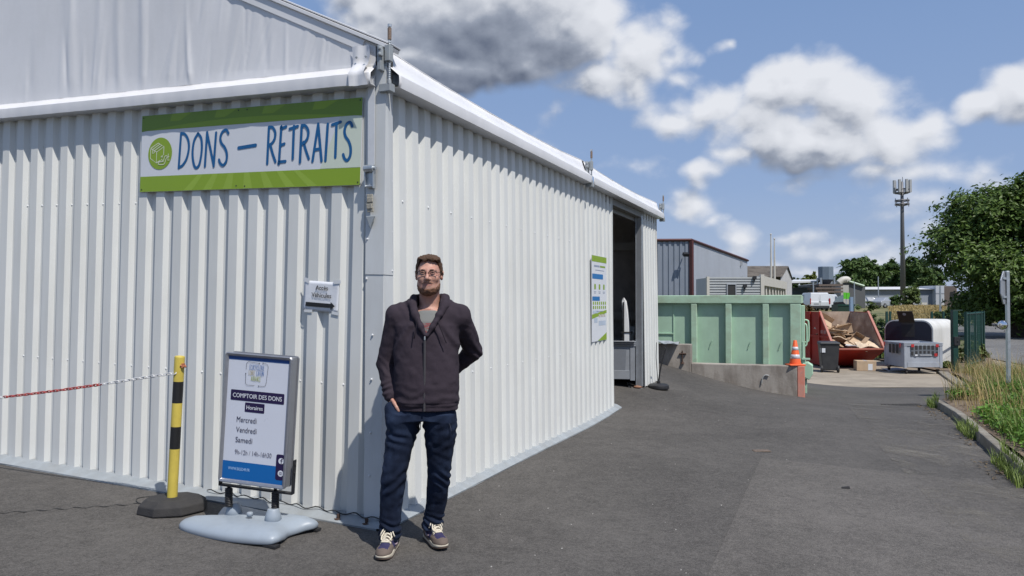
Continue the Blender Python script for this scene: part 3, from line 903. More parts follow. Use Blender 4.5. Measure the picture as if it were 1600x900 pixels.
# tension rods at the frames
def tension_rod(s, big=True):
    L = .42
    base = W2(s, EAVE - .02, .06 if s < .1 else .085, 0)
    mb = MB(); mb.T = Matrix.Translation(base)
    V = []
    mb.tube([(0, 0, z) for z in np.linspace(.0, L, 2)], .0085, 8)
    for i in range(int(L / .014)):
        mb.lathe([(.0085, 0), (.0115, .0035), (.0085, .007)], 8, (0, 0, i * .014))
    rod = mb.build('tension_rod', M_galv, HALL)
    b = MB(); b.T = Matrix.Translation(base)
    b.lathe([(.014, 0), (.014, .02)], 10, (0, 0, L - .005)); 
    b.tube([(0, 0, L - .09), (0, 0, L - .012)], .0135, 8, 1)
    b.build('rod_cap', [M_galv, mat('rusty_thread', (.20, .145, .115), .8, var=.4, scale=90)], rod)
    b = MB(); b.T = frame(base, N2, U2, Vector((0, 0, 1)))
    b.box((-.005, 0, .235), (.04, .05, .11)); b.box((-.05, -.01, .20), (.03, .085, .17)); b.box((-.035, -.052, .23), (.03, .02, .05))
    b.lathe([(.017, 0), (.017, .02)], 8, (-.04, -.055, .21)); b.lathe([(.017, 0), (.017, .02)], 8, (-.04, -.055, .25))
    b.box((-.02, 0, .0), (.09, .065, .055)); b.lathe([(.016, 0), (.016, .03)], 6, (.012, -.02, .02)); b.lathe([(.018, 0), (.012, .02)], 8, (0, 0, .028))
    b.build('rod_bracket', M_galvdull, rod, bevel=.004)
tension_rod(-.01); tension_rod(4.54); tension_rod(8.80)

# ratchet strap at the corner
sh = .07
mb = MB(); mb.T = frame(W1(sh, 0, .03, 0), -U1, Vector((0, 0, 1)), N1)
mb.box((0, 2.73, 0), (.052, .62, .004)); 
strap = mb.build('ratchet_strap', mat('white_webbing', (.60, .62, .65), .6, var=.05, scale=30), HALL)
mb = MB(); mb.T = frame(W1(sh, 0, .03, 0), -U1, Vector((0, 0, 1)), N1)
mb.tube([(-.036, 2.405, .02), (.036, 2.405, .02)], .026, 14)
mb.tube([(.034, 2.405, .02), (.05, 2.405, .02)], .014, 10)
mb.tube([(-.034, 2.285, .014), (.036, 2.285, .014)], .010, 8)
mb.box((-.032, 2.345, .012), (.006, .13, .035)); mb.box((.032, 2.345, .012), (.006, .15, .035)); mb.box((0, 2.345, .004), (.06, .10, .006))
mb.build('ratchet_buckle', M_galv, strap, bevel=.002)
mb = MB(); mb.T = frame(W1(sh, 0, .03, 0), -U1, Vector((0, 0, 1)), N1)
for i in range(5):
    mb.box((.004 * math.sin(i * 2.0), 2.215 - i * .022, .012 + .006 * (i % 2)), (.048 - .004 * (i % 2), .034, .010), Euler((0, .06 * (i % 3 - 1), .05 * (i % 2))).to_matrix())
mb.build('strap_tail', M_strap, strap, bevel=.003)
mb = MB(); mb.T = frame(W1(sh, 0, .03, 0), -U1, Vector((0, 0, 1)), N1)
mb.prism([(-.036, 2.085, -.004), (.036, 2.085, -.004), (.0, 2.00, -.004)], (0, 0, .018), 0)
mb.build('strap_hook', M_galvdull, strap, bevel=.005)
for h in (1.13, 1.0):
    pass

# doorway: jamb post, header rail
mb = MB(); T_ = frame(W2(0, 0, 0, 0), U2, N2, Vector((0, 0, 1)))
mb.T = T_
mb.lohi((S2_OPEN1 + .03, -.10, .16), (S2_OPEN1 + .12, -.012, EAVE - .06))
mb.lohi((S2_OPEN1 + .02, -.115, .16), (S2_OPEN1 + .05, -.101, EAVE - .06))
mb.lohi((S2_OPEN1 + .02, -.10, .05), (S2_OPEN1 + .10, -.02, .13))
mb.build('door_jamb', M_alu, HALL, bevel=.004)
mb = MB(); mb.T = T_
mb.lohi((S2_OPEN0 - .4, -.10, EAVE - .10), (S2_END - .02, -.02, EAVE - .01)); mb.lohi((S2_OPEN0 - .4, -.16, EAVE - .16), (S2_OPEN1 + .1, -.12, EAVE - .06)); mb.lohi((S2_OPEN0 - .4, -.19, EAVE - .13), (S2_OPEN1 + .1, -.165, EAVE - .09))
mb.build('door_header', mat('header_rail', (.24, .23, .22), .5, metal=.4), HALL, bevel=.003)
mb = MB(); mb.T = T_
mb.lohi((S2_OPEN0 - .003, -.11, .03), (S2_OPEN0 + .004, .003, EAVE))
mb.build('door_edge', M_flash, HALL)

# ------------------------------------------------------------------ the big sign above
M_green = mat('print_green', (.235, .36, .022), .45, var=.03, scale=2)
M_greend = mat('print_green_dark', (.165, .27, .02), .45, var=.03)
M_greenl = mat('print_green_light', (.285, .42, .045), .45, var=.03)
M_pwhite = mat('print_white', (.66, .68, .72), .45, var=.02)
M_pale = mat('print_pale_green', (.60, .66, .56), .45, var=.02)
M_blue = mat('print_blue', (.006, .10, .27), .45, var=.04)
M_cream = mat('print_cream', (.66, .70, .52), .45)
SX0, SX1, SH0, SH1 = .165, 2.235, 2.300, 2.905
sg = thing('hall_sign', 'long green and white sign reading DONS - RETRAITS high on the front wall', 'sign')
sg.matrix_world = Matrix.Translation((CX, CY, 0)) @ frame(W1(SX1, SH0, .012, 0) - Vector((0, 0, 0)), -u1, -N1, up1)
W_, H_ = SX1 - SX0, SH1 - SH0
mb = MB(); mb.lohi((0, -.004, 0), (W_, .0, H_)); mb.build('panel', M_pwhite, sg, bevel=.0015)
b = MB(); e = .0058
rect(b, .002, .002, W_ - .002, .122, e, 0); rect(b, .002, H_ - .122, W_ - .002, H_ - .002, e, 0)
# darker arc along the top and pale rays in the lower band
arc = [(.002, H_ - .002), (W_ - .002, H_ - .002)]
bot = [(W_ - .002 - t * (W_ - .004), H_ - .085 + .055 * ((t - .5) * 2) ** 2 * (-1) + .012) for t in np.linspace(0, 1, 24)]
pl = arc + bot
b.add([(p[0], -e - .0004, p[1]) for p in pl], [tuple(range(len(pl)))], 1)
for k in range(7):
    x = .62 + k * .15; sk = (x - 1.05) * .30
    b.add([(x - .02, -e - .0004, .120), (x + .03, -e - .0004, .120), (x + .055 + sk, -e - .0004, .003), (x - .03 + sk, -e - .0004, .003)], [(0, 3, 2, 1)], 2)
for k in range(4):
    x = .30 + k * .45
    b.add([(x, -e - .0008, H_ - .06), (x + .10, -e - .0008, H_ - .06), (x + .22, -e - .0008, H_ - .004), (x + .02, -e - .0008, H_ - .004)], [(0, 1, 2, 3)], 0)
b.add([(W_ - .34, -e, .124), (W_ - .003, -e, .124), (W_ - .003, -e, H_ - .124), (W_ - .18, -e, H_ - .124)], [(0, 1, 2, 3)], 3)
b.build('printed_bands', [M_green, M_greend, M_greenl, M_pale], sg)
sx = lambda s: SX1 - s
# emblem: parcel on a hand inside a green disc
b = MB(); c0, z0 = sx(2.03), .298
disc(b, c0, z0, .125, .0062, 0, 48)
w = .0065; o_ = .0068
def ln(pts, k=0, curve=False): ribbon(b, [(c0 + x * .125, z0 + z * .125) for x, z in pts], w, o_ + k * .0002, 1, curve=curve)
ln([(-.80, .36), (-.80, -.28), (-.28, -.58), (-.28, .10)], 0); ln([(-.80, .36), (-.28, .10), (.32, .42), (-.16, .66), (-.80, .36)], 1); ln([(.32, .42), (.32, -.10)], 2); ln([(-.28, -.58), (.05, -.44)], 3)
ln([(-.62, .28), (-.02, .58)], 4); ln([(-.46, .20), (.14, .50)], 5); ln([(-.62, .28), (-.60, .02), (-.48, .06), (-.46, .20)], 6)
ln([(-.10, -.66), (.12, -.70), (.40, -.66), (.58, -.30), (.78, -.22)], 7, True); ln([(-.10, -.66), (-.06, -.54), (.20, -.52)], 8, True); ln([(.18, -.36), (.30, -.52), (.44, -.20), (.62, -.18)], 9, True); ln([(.72, -.06), (.70, -.46), (.82, -.44)], 10); ln([(.12, -.22), (.24, -.14), (.20, -.26)], 11, True)
b.build('parcel_emblem', [M_green, M_cream], sg)
# hand drawn capitals
GLY = {
 'D': (.46, [[(.0, .0), (.06, 1.0)], [(.06, 1.0), (.24, .97), (.40, .80), (.45, .55), (.36, .25), (.18, .06), (.0, .0)]]),
 'O': (.42, [[(.22, 1.0), (.05, .78), (.0, .42), (.08, .10), (.20, .0), (.34, .12), (.42, .50), (.38, .84), (.22, 1.0)]]),
 'N': (.46, [[(.0, .0), (.05, .98)], [(.05, .98), (.40, .02)], [(.40, .02), (.46, .98)]]),
 'S': (.38, [[(.38, .90), (.28, 1.0), (.12, .96), (.03, .80), (.08, .64), (.24, .50), (.34, .32), (.33, .12), (.20, .0), (.07, .05), (.0, .16)]]),
 'R': (.44, [[(.0, .0), (.03, 1.0)], [(.03, 1.0), (.22, .98), (.36, .84), (.34, .66), (.20, .54), (.05, .50)], [(.14, .52), (.26, .30), (.42, .06)]]),
 'E': (.32, [[(.30, .98), (.06, .94), (.06, .94), (.0, .02), (.0, .02), (.32, .03)], [(.03, .48), (.24, .52)]]),
 'T': (.40, [[(.0, .94), (.40, 1.0)], [(.21, .97), (.20, .08)]]),
 'A': (.46, [[(.0, .02), (.22, 1.0)], [(.22, 1.0), (.44, .0)], [(.08, .30), (.36, .32)]]),
 'I': (.10, [[(.0, .02), (.06, 1.0)]]),
 'Y': (.40, [[(.0, .98), (.18, .50)], [(.40, 1.0), (.12, .0)]]), 'C': (.38, [[(.38, .86), (.26, 1.0), (.08, .84), (.0, .48), (.08, .12), (.22, .0), (.38, .12)]]),
 'L': (.30, [[(.02, 1.0), (.0, .02)], [(.0, .02), (.30, .04)]]), 'U': (.40, [[(.0, 1.0), (.02, .22), (.18, .0), (.36, .2), (.40, 1.0)]]),
 'B': (.36, [[(.0, .0), (.02, 1.0)], [(.02, 1.0), (.26, .9), (.26, .62), (.04, .52)], [(.04, .52), (.34, .4), (.3, .08), (.0, .0)]]),
}
def hand_word(mb, word, x, z, h, total, wstroke, off, mi=0):
    ws = [GLY[c][0] for c in word]; gap = .17
    k = total / (sum(ws) + gap * (len(ws) - 1))
    n = 0
    for c, w_ in zip(word, ws):
        for stx in GLY[c][1]:
            dd = .02 * math.sin(n * 2.3)
            ribbon(mb, [(x + px * k, z + (pz + dd) * h) for px, pz in stx], wstroke, off + .0002 * (n % 9), mi, curve=(len(stx) > 2)); n += 1
        x += (w_ + gap) * k
b = MB()
hand_word(b, 'DONS', sx(1.830), .178, .262, .485, .0215, .0066)
ribbon(b, [(sx(1.243), .305), (sx(1.085), .318)], .026, .0066, curve=False)
hand_word(b, 'RETRAITS', sx(.972), .178, .262, .728, .0215, .0066)
b.build('lettering', M_blue, sg)
b = MB()
for (x, z) in ((.02, .02), (.02, H_ - .02), (W_ - .02, .02), (W_ - .02, H_ - .02), (.98, .025), (1.06, .02), (.98, H_ - .02), (1.06, H_ - .02)): disc(b, x, z, .006, .0072, 0, 10)
split(b.build('rivet', M_gap, sg))

# taped paper notice
M_paper = mat('paper_in_sleeve', (.70, .72, .76), .25, var=.04, scale=5, bump=.25, bscale=14)
M_ink = mat('black_ink', (.012, .012, .013), .5)
pn = thing('paper_notice', 'small taped paper notice with a black arrow to the right on the front wall', 'notice')
pn.matrix_world = Matrix.Translation((CX, CY, 0)) @ frame(W1(.652, 1.428, .001, 0), (-u1 - up1 * .035).normalized(), -N1, (up1 - u1 * .035).normalized())
nx, nz = 14, 10; V = []
def pz_(x, z): return -.003 - .0018 * float(vnoise(np.array([[x * 14, z * 14, .5]]), 1.0, 31)[0]) - .0006 * math.sin(x * 40)
for i in range(nx + 1):
    for j in range(nz + 1):
        x, z = .297 * i / nx, .21 * j / nz; V.append((x, pz_(x, z), z))
mb = MB(); mb.add(V, [(i * (nz + 1) + j, (i + 1) * (nz + 1) + j, (i + 1) * (nz + 1) + j + 1, i * (nz + 1) + j + 1) for i in range(nx) for j in range(nz)])
o = mb.build('sheet', M_paper, pn, smooth=True); so = o.modifiers.new('thick', 'SOLIDIFY'); so.thickness = .001; so.offset = 1
b = MB(); put_text(b, 'Accès', .155, .150, capheight=.030, align='c', off=.011, bold=.0012); put_text(b, 'Véhicules', .155, .098, capheight=.030, align='c', off=.011, bold=.0012)
b.add([(.025, -.011, .030), (.238, -.011, .030), (.238, -.011, .016), (.275, -.011, .0445), (.238, -.011, .072), (.238, -.011, .059), (.025, -.011, .059)], [(0, 1, 2, 3, 4, 5, 6)])
b.build('lettering', M_ink, pn)
b = MB(); M_tape = mat('clear_tape', (.62, .64, .66), .15, var=.05)
b.box((.02, -.0085, .212), (.05, .0006, .03), Euler((0, .3, 0)).to_matrix()); b.box((.28, -.0085, .213), (.06, .0006, .024), Euler((0, -.1, 0)).to_matrix()); b.box((.28, -.0085, -.004), (.06, .0006, .022), Euler((0, .1, 0)).to_matrix()); b.box((.05, -.0085, -.003), (.07, .0006, .018), Euler((0, -.06, 0)).to_matrix())
split(b.build('tape', M_tape, pn))

# information board on the side wall
ib = thing('information_board', 'tall narrow white board with green bands and small icons on the side wall', 'board')
ib.matrix_world = Matrix.Translation((CX, CY, 0)) @ frame(W2(4.77, 1.005, .012, 0) , U2, -N2, Vector((0, 0, 1)))
mb = MB(); mb.lohi((0, -.003, 0), (.67, .001, 1.10)); mb.build('panel', M_pwhite, ib)
b = MB(); e = .0042
rect(b, .003, 1.02, .667, 1.097, e, 0)
b.add([(.003, -e, .29), (.667, -e, .36), (.667, -e, .40), (.003, -e, .345)], [(0, 1, 2, 3)], 0)
b.add([(.25, -e, .003), (.667, -e, .003), (.667, -e, .10)], [(0, 1, 2)], 0)
rect(b, .02, .80, .50, .865, e, 1, .01); rect(b, .02, .52, .35, .575, e, 1, .01)
for k in range(3):
    cx = .14 + k * .2; rect(b, cx - .035, .665, cx + .035, .735, e, 0, .015); rect(b, cx - .05, .632, cx + .05, .640, e, 2); rect(b, cx - .04, .615, cx + .04, .622, e, 2)
for r_ in range(2):
    for k in range(7):
        cx = .07 + k * .09; rect(b, cx - .025, .405 + r_ * .055 + .01, cx + .025, .445 + r_ * .055 + .01, e + .0003, 3 if (k + r_) % 3 else 0, .01)
rect(b, .04, .36, .28, .395, e, 4); rect(b, .10, .24, .24, .30, e + .0003, 4); rect(b, .30, .20, .62, .26, e, 4)
for k in range(3): rect(b, .30 + k * .11, .30 - .0 + .01, .38 + k * .11, .345, e + .0005, 5)
for (x0, z, x1) in ((.1, .955, .34), (.36, .955, .6), (.15, .91, .55), (.2, .38, .5)): rect(b, x0, z, x1, z + .022 if z > .94 else z + .008, e + .0004, 2 if x0 < .36 else 0)
b.build('printed_panel', [M_green, mat('print_midblue', (.02, .16, .42), .45), mat('print_greyblue', (.28, .32, .42), .5), M_greenl, mat('print_paleblue', (.45, .52, .62), .5), mat('print_orange_grey', (.5, .46, .40), .5)], ib)
# ------------------------------------------------------------------ pavement sign
M_ltplastic = mat('pale_blue_plastic', (.29, .335, .385), .42, var=.05, scale=6, dirt=((.24, .27, .30), .35, 9, (1, 1, 1)))
M_frame = mat('brushed_frame', (.34, .35, .38), .38, metal=.65, var=.08, scale=20)
M_bracket = mat('black_steel', (.018, .018, .02), .5, var=.2)
M_navy = mat('print_navy', (.014, .006, .05), .45)
M_poster = mat('poster_white', (.60, .63, .71), .3, var=.02)
M_pblue = mat('poster_blue', (.004, .115, .37), .35, var=.03)
M_pblue2 = mat('poster_blue_dark', (.006, .06, .24), .35)
M_text = mat('poster_text', (.03, .03, .07), .5)
M_text2 = mat('poster_text_thin', (.10, .10, .15), .5)
M_ltext = mat('poster_text_white', (.66, .68, .74), .4)
M_urltext = mat('poster_text_blue', (.30, .48, .75), .4)
ps = thing('pavement_sign', 'framed opening hours sign on black springs and a pale blue moulded base', 'sign', (-1.69, 4.93, .018), R(-13.3))
ctl = [(.33, -.23), (.40, -.18), (.39, -.10), (.355, -.01), (.38, .09), (.42, .17), (.35, .23), (.0, .19), (-.34, .23), (-.42, .18), (-.38, .09), (-.33, 0), (-.39, -.09), (-.44, -.15), (-.37, -.24), (0, -.275)]
outl = catmull([(a, b, 0) for a, b in ctl], 6, True)
rings = [(.95, .006), (.965, .014), (.968, .034), (.95, .046), (.91, .058), (.80, .074), (.58, .086), (.30, .088), (.06, .088)]
V, F = [], []; k = len(outl)
for sc_, z in rings:
    for p in outl:
        r_ = (1 - sc_)
        hump = .012 * math.exp(-((abs(p.y * sc_) - .15) / .07) ** 2) * (1 if .05 < sc_ < .97 else 0) - .004 * math.exp(-((p.y * sc_) / .05) ** 2) * (1 if sc_ < .9 else 0)
        V.append((p.x * sc_, p.y * sc_, z + hump))
for i in range(len(rings) - 1):
    for j in range(k): F.append((i * k + j, i * k + (j + 1) % k, (i + 1) * k + (j + 1) % k, (i + 1) * k + j))
F.append(tuple((len(rings) - 1) * k + j for j in range(k))); F.append(tuple(range(k))[::-1])
RB = Matrix.Rotation(R(-12), 4, 'Z') @ Matrix.Translation((-.02, .0, 0))
mb = MB(); mb.T = RB; mb.add(V, F)
mb.lathe([(.060, .06), (.048, .115), (.036, .150), (.034, .153)], 20, (-.17, .03, 0)); mb.lathe([(.060, .06), (.048, .115), (.036, .150), (.034, .153)], 20, (.17, .03, 0))
mb.lathe([(.02, .10), (.02, .122), (.015, .126)], 12, (.02, -.02, 0))
base = mb.build('base', M_ltplastic, ps, smooth=True)
mb = MB(); mb.T = RB
for a in range(4): mb.box(((-.36, .36)[a % 2], (-.19, .19)[a // 2], .006), (.10, .05, .014))
split(mb.build('base_pad', M_black, base))
pF = Matrix.Rotation(R(3.4), 4, 'Y')
spr = []
for x in (-.185, .155):
    b = MB(); z0, z1 = .14, .262
    path = [(x + .021 * math.cos(t) , .02 + .021 * math.sin(t), z0 + (z1 - z0) * t / (11 * 2 * math.pi)) for t in np.linspace(0, 11 * 2 * math.pi, 150)]
    b.tube(path, .0052, 6); b.lathe([(.019, z0), (.019, z1)], 10, (x, .02, 0)); b.lathe([(.012, z1), (.012, z1 + .02)], 6, (x, .02, 0))
    b.build('spring', M_bracket, ps, smooth=True)
PW, PH, PZ = .485, .845, .305
mb = MB(); mb.T = pF
mb.box((0, .02, .268), (PW + .05, .036, .012)); mb.box((-PW / 2 - .022, .02, .375), (.008, .036, .22)); mb.box((PW / 2 + .022, .02, .375), (.008, .036, .22))
for x in (-1, 1):
    for z in (.40, .455): mb.tube([(x * (PW / 2 + .0255), .02, z), (x * (PW / 2 + .031), .02, z)], .008, 8)
mb.build('bracket', M_bracket, ps, bevel=.002)
def frame_side(y, name):
    mb = MB(); mb.T = pF
    w = .024
    # four mitred bars as one ring with rounded outer corners
    def ring(x, z, rad, yy):
        P = []
        for cx, cz, a0 in ((PW / 2 - x - rad, PH - z - rad, 0), (-PW / 2 + x + rad, PH - z - rad, 90), (-PW / 2 + x + rad, z + rad, 180), (PW / 2 - x - rad, z + rad, 270)):
            for j in range(5):
                a = R(a0 + j * 22.5); P.append((cx + rad * math.cos(a), yy, PZ + cz + rad * math.sin(a)))
        return P
    s_ = -1 if y < .02 else 1
    rr = [ring(0, 0, .02, y), ring(0, 0, .02, y + s_ * .012), ring(.006, .006, .016, y + s_ * .019), ring(.018, .018, .006, y + s_ * .015), ring(w, w, .003, y + s_ * .006), ring(w, w, .003, y)]
    n = 20; V = [p for r_ in rr for p in r_]
    F = [(i * n + j, i * n + (j + 1) % n, ((i + 1) % 6) * n + (j + 1) % n, ((i + 1) % 6) * n + j) for i in range(6) for j in range(n)]
    mb.add(V, F)
    return mb.build(name, M_frame, ps)
frame_side(-.032, 'front_frame'); frame_side(.034, 'rear_frame')
mb = MB(); mb.T = pF
mb.box((0, .001, PZ + PH / 2), (PW - .016, .064, PH - .016)); mb.build('core_panel', mat('core_grey', (.30, .31, .33), .5, metal=.4), ps)
mb = MB(); mb.T = pF
x0, x1, z0, z1 = -PW / 2 + .022, PW / 2 - .022, PZ + .022, PZ + PH - .022
mb.lohi((x0, -.036, z0), (x1, -.0335, z1)); poster = mb.build('poster', M_poster, ps)
pw, ph = x1 - x0, z1 - z0
fx = lambda t: x0 + t * pw
fz = lambda t: z0 + t * ph
b = MB(); b.T = pF; e = .0375
rect(b, x0, fz(0), x1, fz(.148), e, 0); rect(b, x0, fz(.972), x1, z1, e, 1)
split(b.build('blue_band', [M_pblue, M_pblue2], poster))
b = MB(); b.T = pF
rect(b, fx(.07), fz(.643), fx(.945), fz(.728), e, 0, .006); rect(b, fx(.315), fz(.556), fx(.635), fz(.632), e, 0, .005); rect(b, fx(.875), fz(.04), x1 + .0, fz(.245), e + .0008, 0, .012)
split(b.build('navy_label', M_navy, poster))
b = MB(); b.T = pF; e2 = .0385
put_text(b, 'COMPTOIR DES DONS', fx(.5075), fz(.667), capheight=.0275, width=pw * .80, align='c', off=e2, bold=.0007)
put_text(b, 'Horaires', fx(.475), fz(.578), capheight=.025, width=pw * .265, align='c', off=e2, bold=.0007)
b.build('label_lettering', M_ltext, poster)
b = MB(); b.T = pF
for s_, t, w_ in (('Mercredi', .470, .325), ('Vendredi', .387, .335), ('Samedi', .305, .275)): put_text(b, s_, fx(.195), fz(t), capheight=.034, width=pw * w_, off=e2)
b.build('day_lettering', M_text, poster)
b = MB(); b.T = pF
put_text(b, '9h-12h / 14h-16h30', fx(.195), fz(.208), capheight=.030, width=pw * .60, off=e2); b.build('hours_lettering', M_text2, poster)
b = MB(); b.T = pF
put_text(b, 'WWW.BILED49.FR', fx(.10), fz(.078), capheight=.0185, width=pw * .355, off=e2, bold=.0008); b.build('web_lettering', M_urltext, poster)
# round badges with the two network marks
b = MB(); b.T = pF; cxx = fx(.958)
disc(b, cxx, fz(.194), .0195, e2 + .001, 0)
ribbon(b, [(cxx + .009, fz(.194) + .012), (cxx + .002, fz(.194) + .011), (cxx + .001, fz(.194) - .017)], .0055, e2 + .0016, 1); ribbon(b, [(cxx - .006, fz(.194) + .002), (cxx + .008, fz(.194) + .002)], .005, e2 + .0018, 1, curve=False)
b.build('network_badge', [M_ltext, M_navy], poster)
b = MB(); b.T = pF; zz = fz(.095); disc(b, cxx, zz, .0195, e2 + .001, 0); ribbon(b, [(cxx - .009, zz - .009), (cxx + .009, zz - .009), (cxx + .009, zz + .009), (cxx - .009, zz + .009)], .0026, e2 + .0016, 1, closed=True, curve=False); ribbon(b, [(cxx + .005 * math.cos(a), zz + .005 * math.sin(a)) for a in np.linspace(0, 2 * math.pi, 13)[:-1]], .0024, e2 + .0018, 1, closed=True, curve=False)
b.build('network_badge', [M_ltext, M_navy], poster)
# emblem: three words inside four arrows
M_e1, M_e2, M_e3 = mat('emblem_dark', (.03, .035, .06), .5), mat('emblem_blue', (.06, .16, .40), .5), mat('emblem_ochre', (.42, .34, .16), .5)
M_e4 = mat('emblem_lime', (.34, .40, .10), .5)
b = MB(); b.T = pF; ec, ez = fx(.47), fz(.868); S_ = .088
hand_word(b, 'ECOCYCLERIE', ec - .050, ez + .026, .032, .106, .0020, e2, 1)
hand_word(b, 'LOIRE', ec - .054, ez - .010, .030, .044, .0019, e2, 2); hand_word(b, 'LAYON', ec + .002, ez - .010, .030, .052, .0019, e2, 1)
hand_word(b, 'AUBANCE', ec - .036, ez - .046, .030, .070, .0019, e2, 3)
def arrow(pts, k):
    ribbon(b, [(ec + x * S_, ez + z * S_) for x, z in pts], .0022, e2 + .001, 0, curve=False)
    (ax, az_), (bx, bz) = pts[-2], pts[-1]; d = Vector((bx - ax, bz - az_)).normalized(); n_ = Vector((-d.y, d.x)); p = Vector((bx, bz))
    t_ = p + d * .06; l_ = p - d * .04 + n_ * .05; r_ = p - d * .04 - n_ * .05
    b.add([(ec + q.x * S_, -(e2 + .0012), ez + q.y * S_) for q in (t_, l_, r_)], [(0, 1, 2)], 0)
arrow([(-.84, .30), (-.84, .72), (-.72, .86), (.22, .80)], 0); arrow([(.86, -.6), (.95, .62), (.82, .80), (.50, .84)], 1)
arrow([(-.10, -.86), (-.72, -.86), (-.84, -.74), (-.86, -.02)], 2); arrow([(.86, -.55), (.80, -.80), (.66, -.86), (.24, -.86)], 3)
b.build('emblem', [M_e1, M_e2, M_e3, M_e4], poster)

# ------------------------------------------------------------------ chain post and chain
M_yel = mat('post_yellow', (.62, .49, .09), .45, var=.06, scale=8, dirt=((.35, .26, .05), .5, 12, (1, 1, .5)))
M_blk = mat('post_black', (.012, .012, .012), .5)
M_rubber = mat('rubber_base', (.028, .027, .028), .85, var=.2, scale=20, bump=.4, bscale=120, dirt=((.07, .065, .058), .35, 8, (1, 1, 1)))
cp = thing('chain_post', 'yellow and black banded post in a black octagonal rubber foot', 'post', (-2.372, 5.30, Gs(-2.372, 5.30)))
mb = MB(); mb.T = Matrix.Rotation(R(14), 4, 'Z')
oct_ = lambda r: [(r * math.cos(R(22.5 + 45 * j)) * 1.04, r * math.sin(R(22.5 + 45 * j)) * .92) for j in range(8)]
V = []
for r_, z in ((.222, 0), (.225, .012), (.215, .06), (.165, .092), (.06, .095)): V += [(x, y, z) for x, y in oct_(r_)]
mb.add(V, [(i * 8 + j, i * 8 + (j + 1) % 8, (i + 1) * 8 + (j + 1) % 8, (i + 1) * 8 + j) for i in range(4) for j in range(8)] + [tuple(32 + j for j in range(8)), tuple(range(8))[::-1]])
mb.build('foot', M_rubber, cp, bevel=.006)
LP = Matrix.Translation((-.005, 0, .085)) @ Matrix.Rotation(R(2.6), 4, 'Y')
bands = [(0, .345, 0), (.345, .50, 1), (.50, .665, 0), (.665, .815, 1), (.815, .985, 0)]
mb = MB(); mb.T = LP; r_ = .0345
for a, c, mi in bands: mb.lathe([(r_, a), (r_, c)], 28, mi=mi)
mb.f = [f for f, m_ in zip(mb.f, mb.m)]
mb.lathe([(r_, .985), (r_ - .003, .993), (.01, .996)], 28)
mb.build('post_tube', [M_yel, M_blk], cp, autosmooth=40)
mb = MB(); mb.T = LP
mb.tube([(.02, -.032, .93), (.045, -.03, .925), (.05, -.01, .92), (.04, .0, .93)], .006, 6); mb.box((.036, -.02, .93), (.012, .03, .03))
mb.build('chain_clip', mat('clip_orange', (.45, .16, .08), .6), cp)
ch = thing('barrier_chain', 'red and white plastic link chain hanging from the banded post', 'chain', (-2.372, 5.30, 0))
M_cw, M_cr = mat('chain_white', (.66, .66, .66), .4), mat('chain_red', (.42, .035, .03), .42)
def chain_pt(t):
    return Vector((-.9217 * t + .03 * (1 - min(1, t * 6)), .3878 * t - .035 * (1 - min(1, t * 3)), .985 - .165 * t + .012 * t * t + Gs(-2.372, 5.30) * .5))
lk = {}
for j, rot in enumerate((0, 90)):
    for nm, m_ in (('w', M_cw), ('r', M_cr)):
        pts = []
        for a in range(16):
            an = 2 * math.pi * a / 16; pts.append((.0085 * math.cos(an) , 0, (.0145 if math.sin(an) > 0 else -.0145) + .0085 * math.sin(an)))
        M_ = Matrix.Rotation(R(rot), 4, 'Z'); b_ = MB(); b_.T = Matrix.Rotation(R(90), 4, 'Y') @ M_
        b_.tube(pts, .0038, 6, closed=True); lk[(nm, j)] = (b_, m_)
t = .0; i = 0; first = {}
while t < 2.3:
    a, c = chain_pt(t), chain_pt(t + .036); mid = (a + c) / 2
    col_ = 'w' if t < .70 else 'r' if t < 1.80 else 'w'
    key = (col_, i % 2)
    if key not in first:
        ob = lk[key][0].build('link', lk[key][1], ch, smooth=True); first[key] = ob
    else:
        ob = bpy.data.objects.new('link', first[key].data); COL.objects.link(ob); ob.parent = ch
    d = (c - a).normalized()
    ob.matrix_local = Matrix.Translation(mid) @ d.to_track_quat('X', 'Z').to_matrix().to_4x4() @ Matrix.Rotation(R(45 + random.uniform(-14, 14)), 4, 'X')
    t += .036; i += 1
cbl = thing('loose_wire', 'thin black wire curling on the asphalt beside the rubber foot', 'wire', (-2.6, 5.46, 0))
b = MB(); b.tube(catmull([(.10, .12, 0), (-.05, .16, 0), (-.14, .10, 0), (-.10, .0, 0), (.0, -.06, 0), (.06, -.05, 0)], 8), .003, 6)
b.v = [(x, y, Gs(x - 2.6, y + 5.46) + .004 + z) for x, y, z in b.v]
b.build('wire', M_black, cbl)

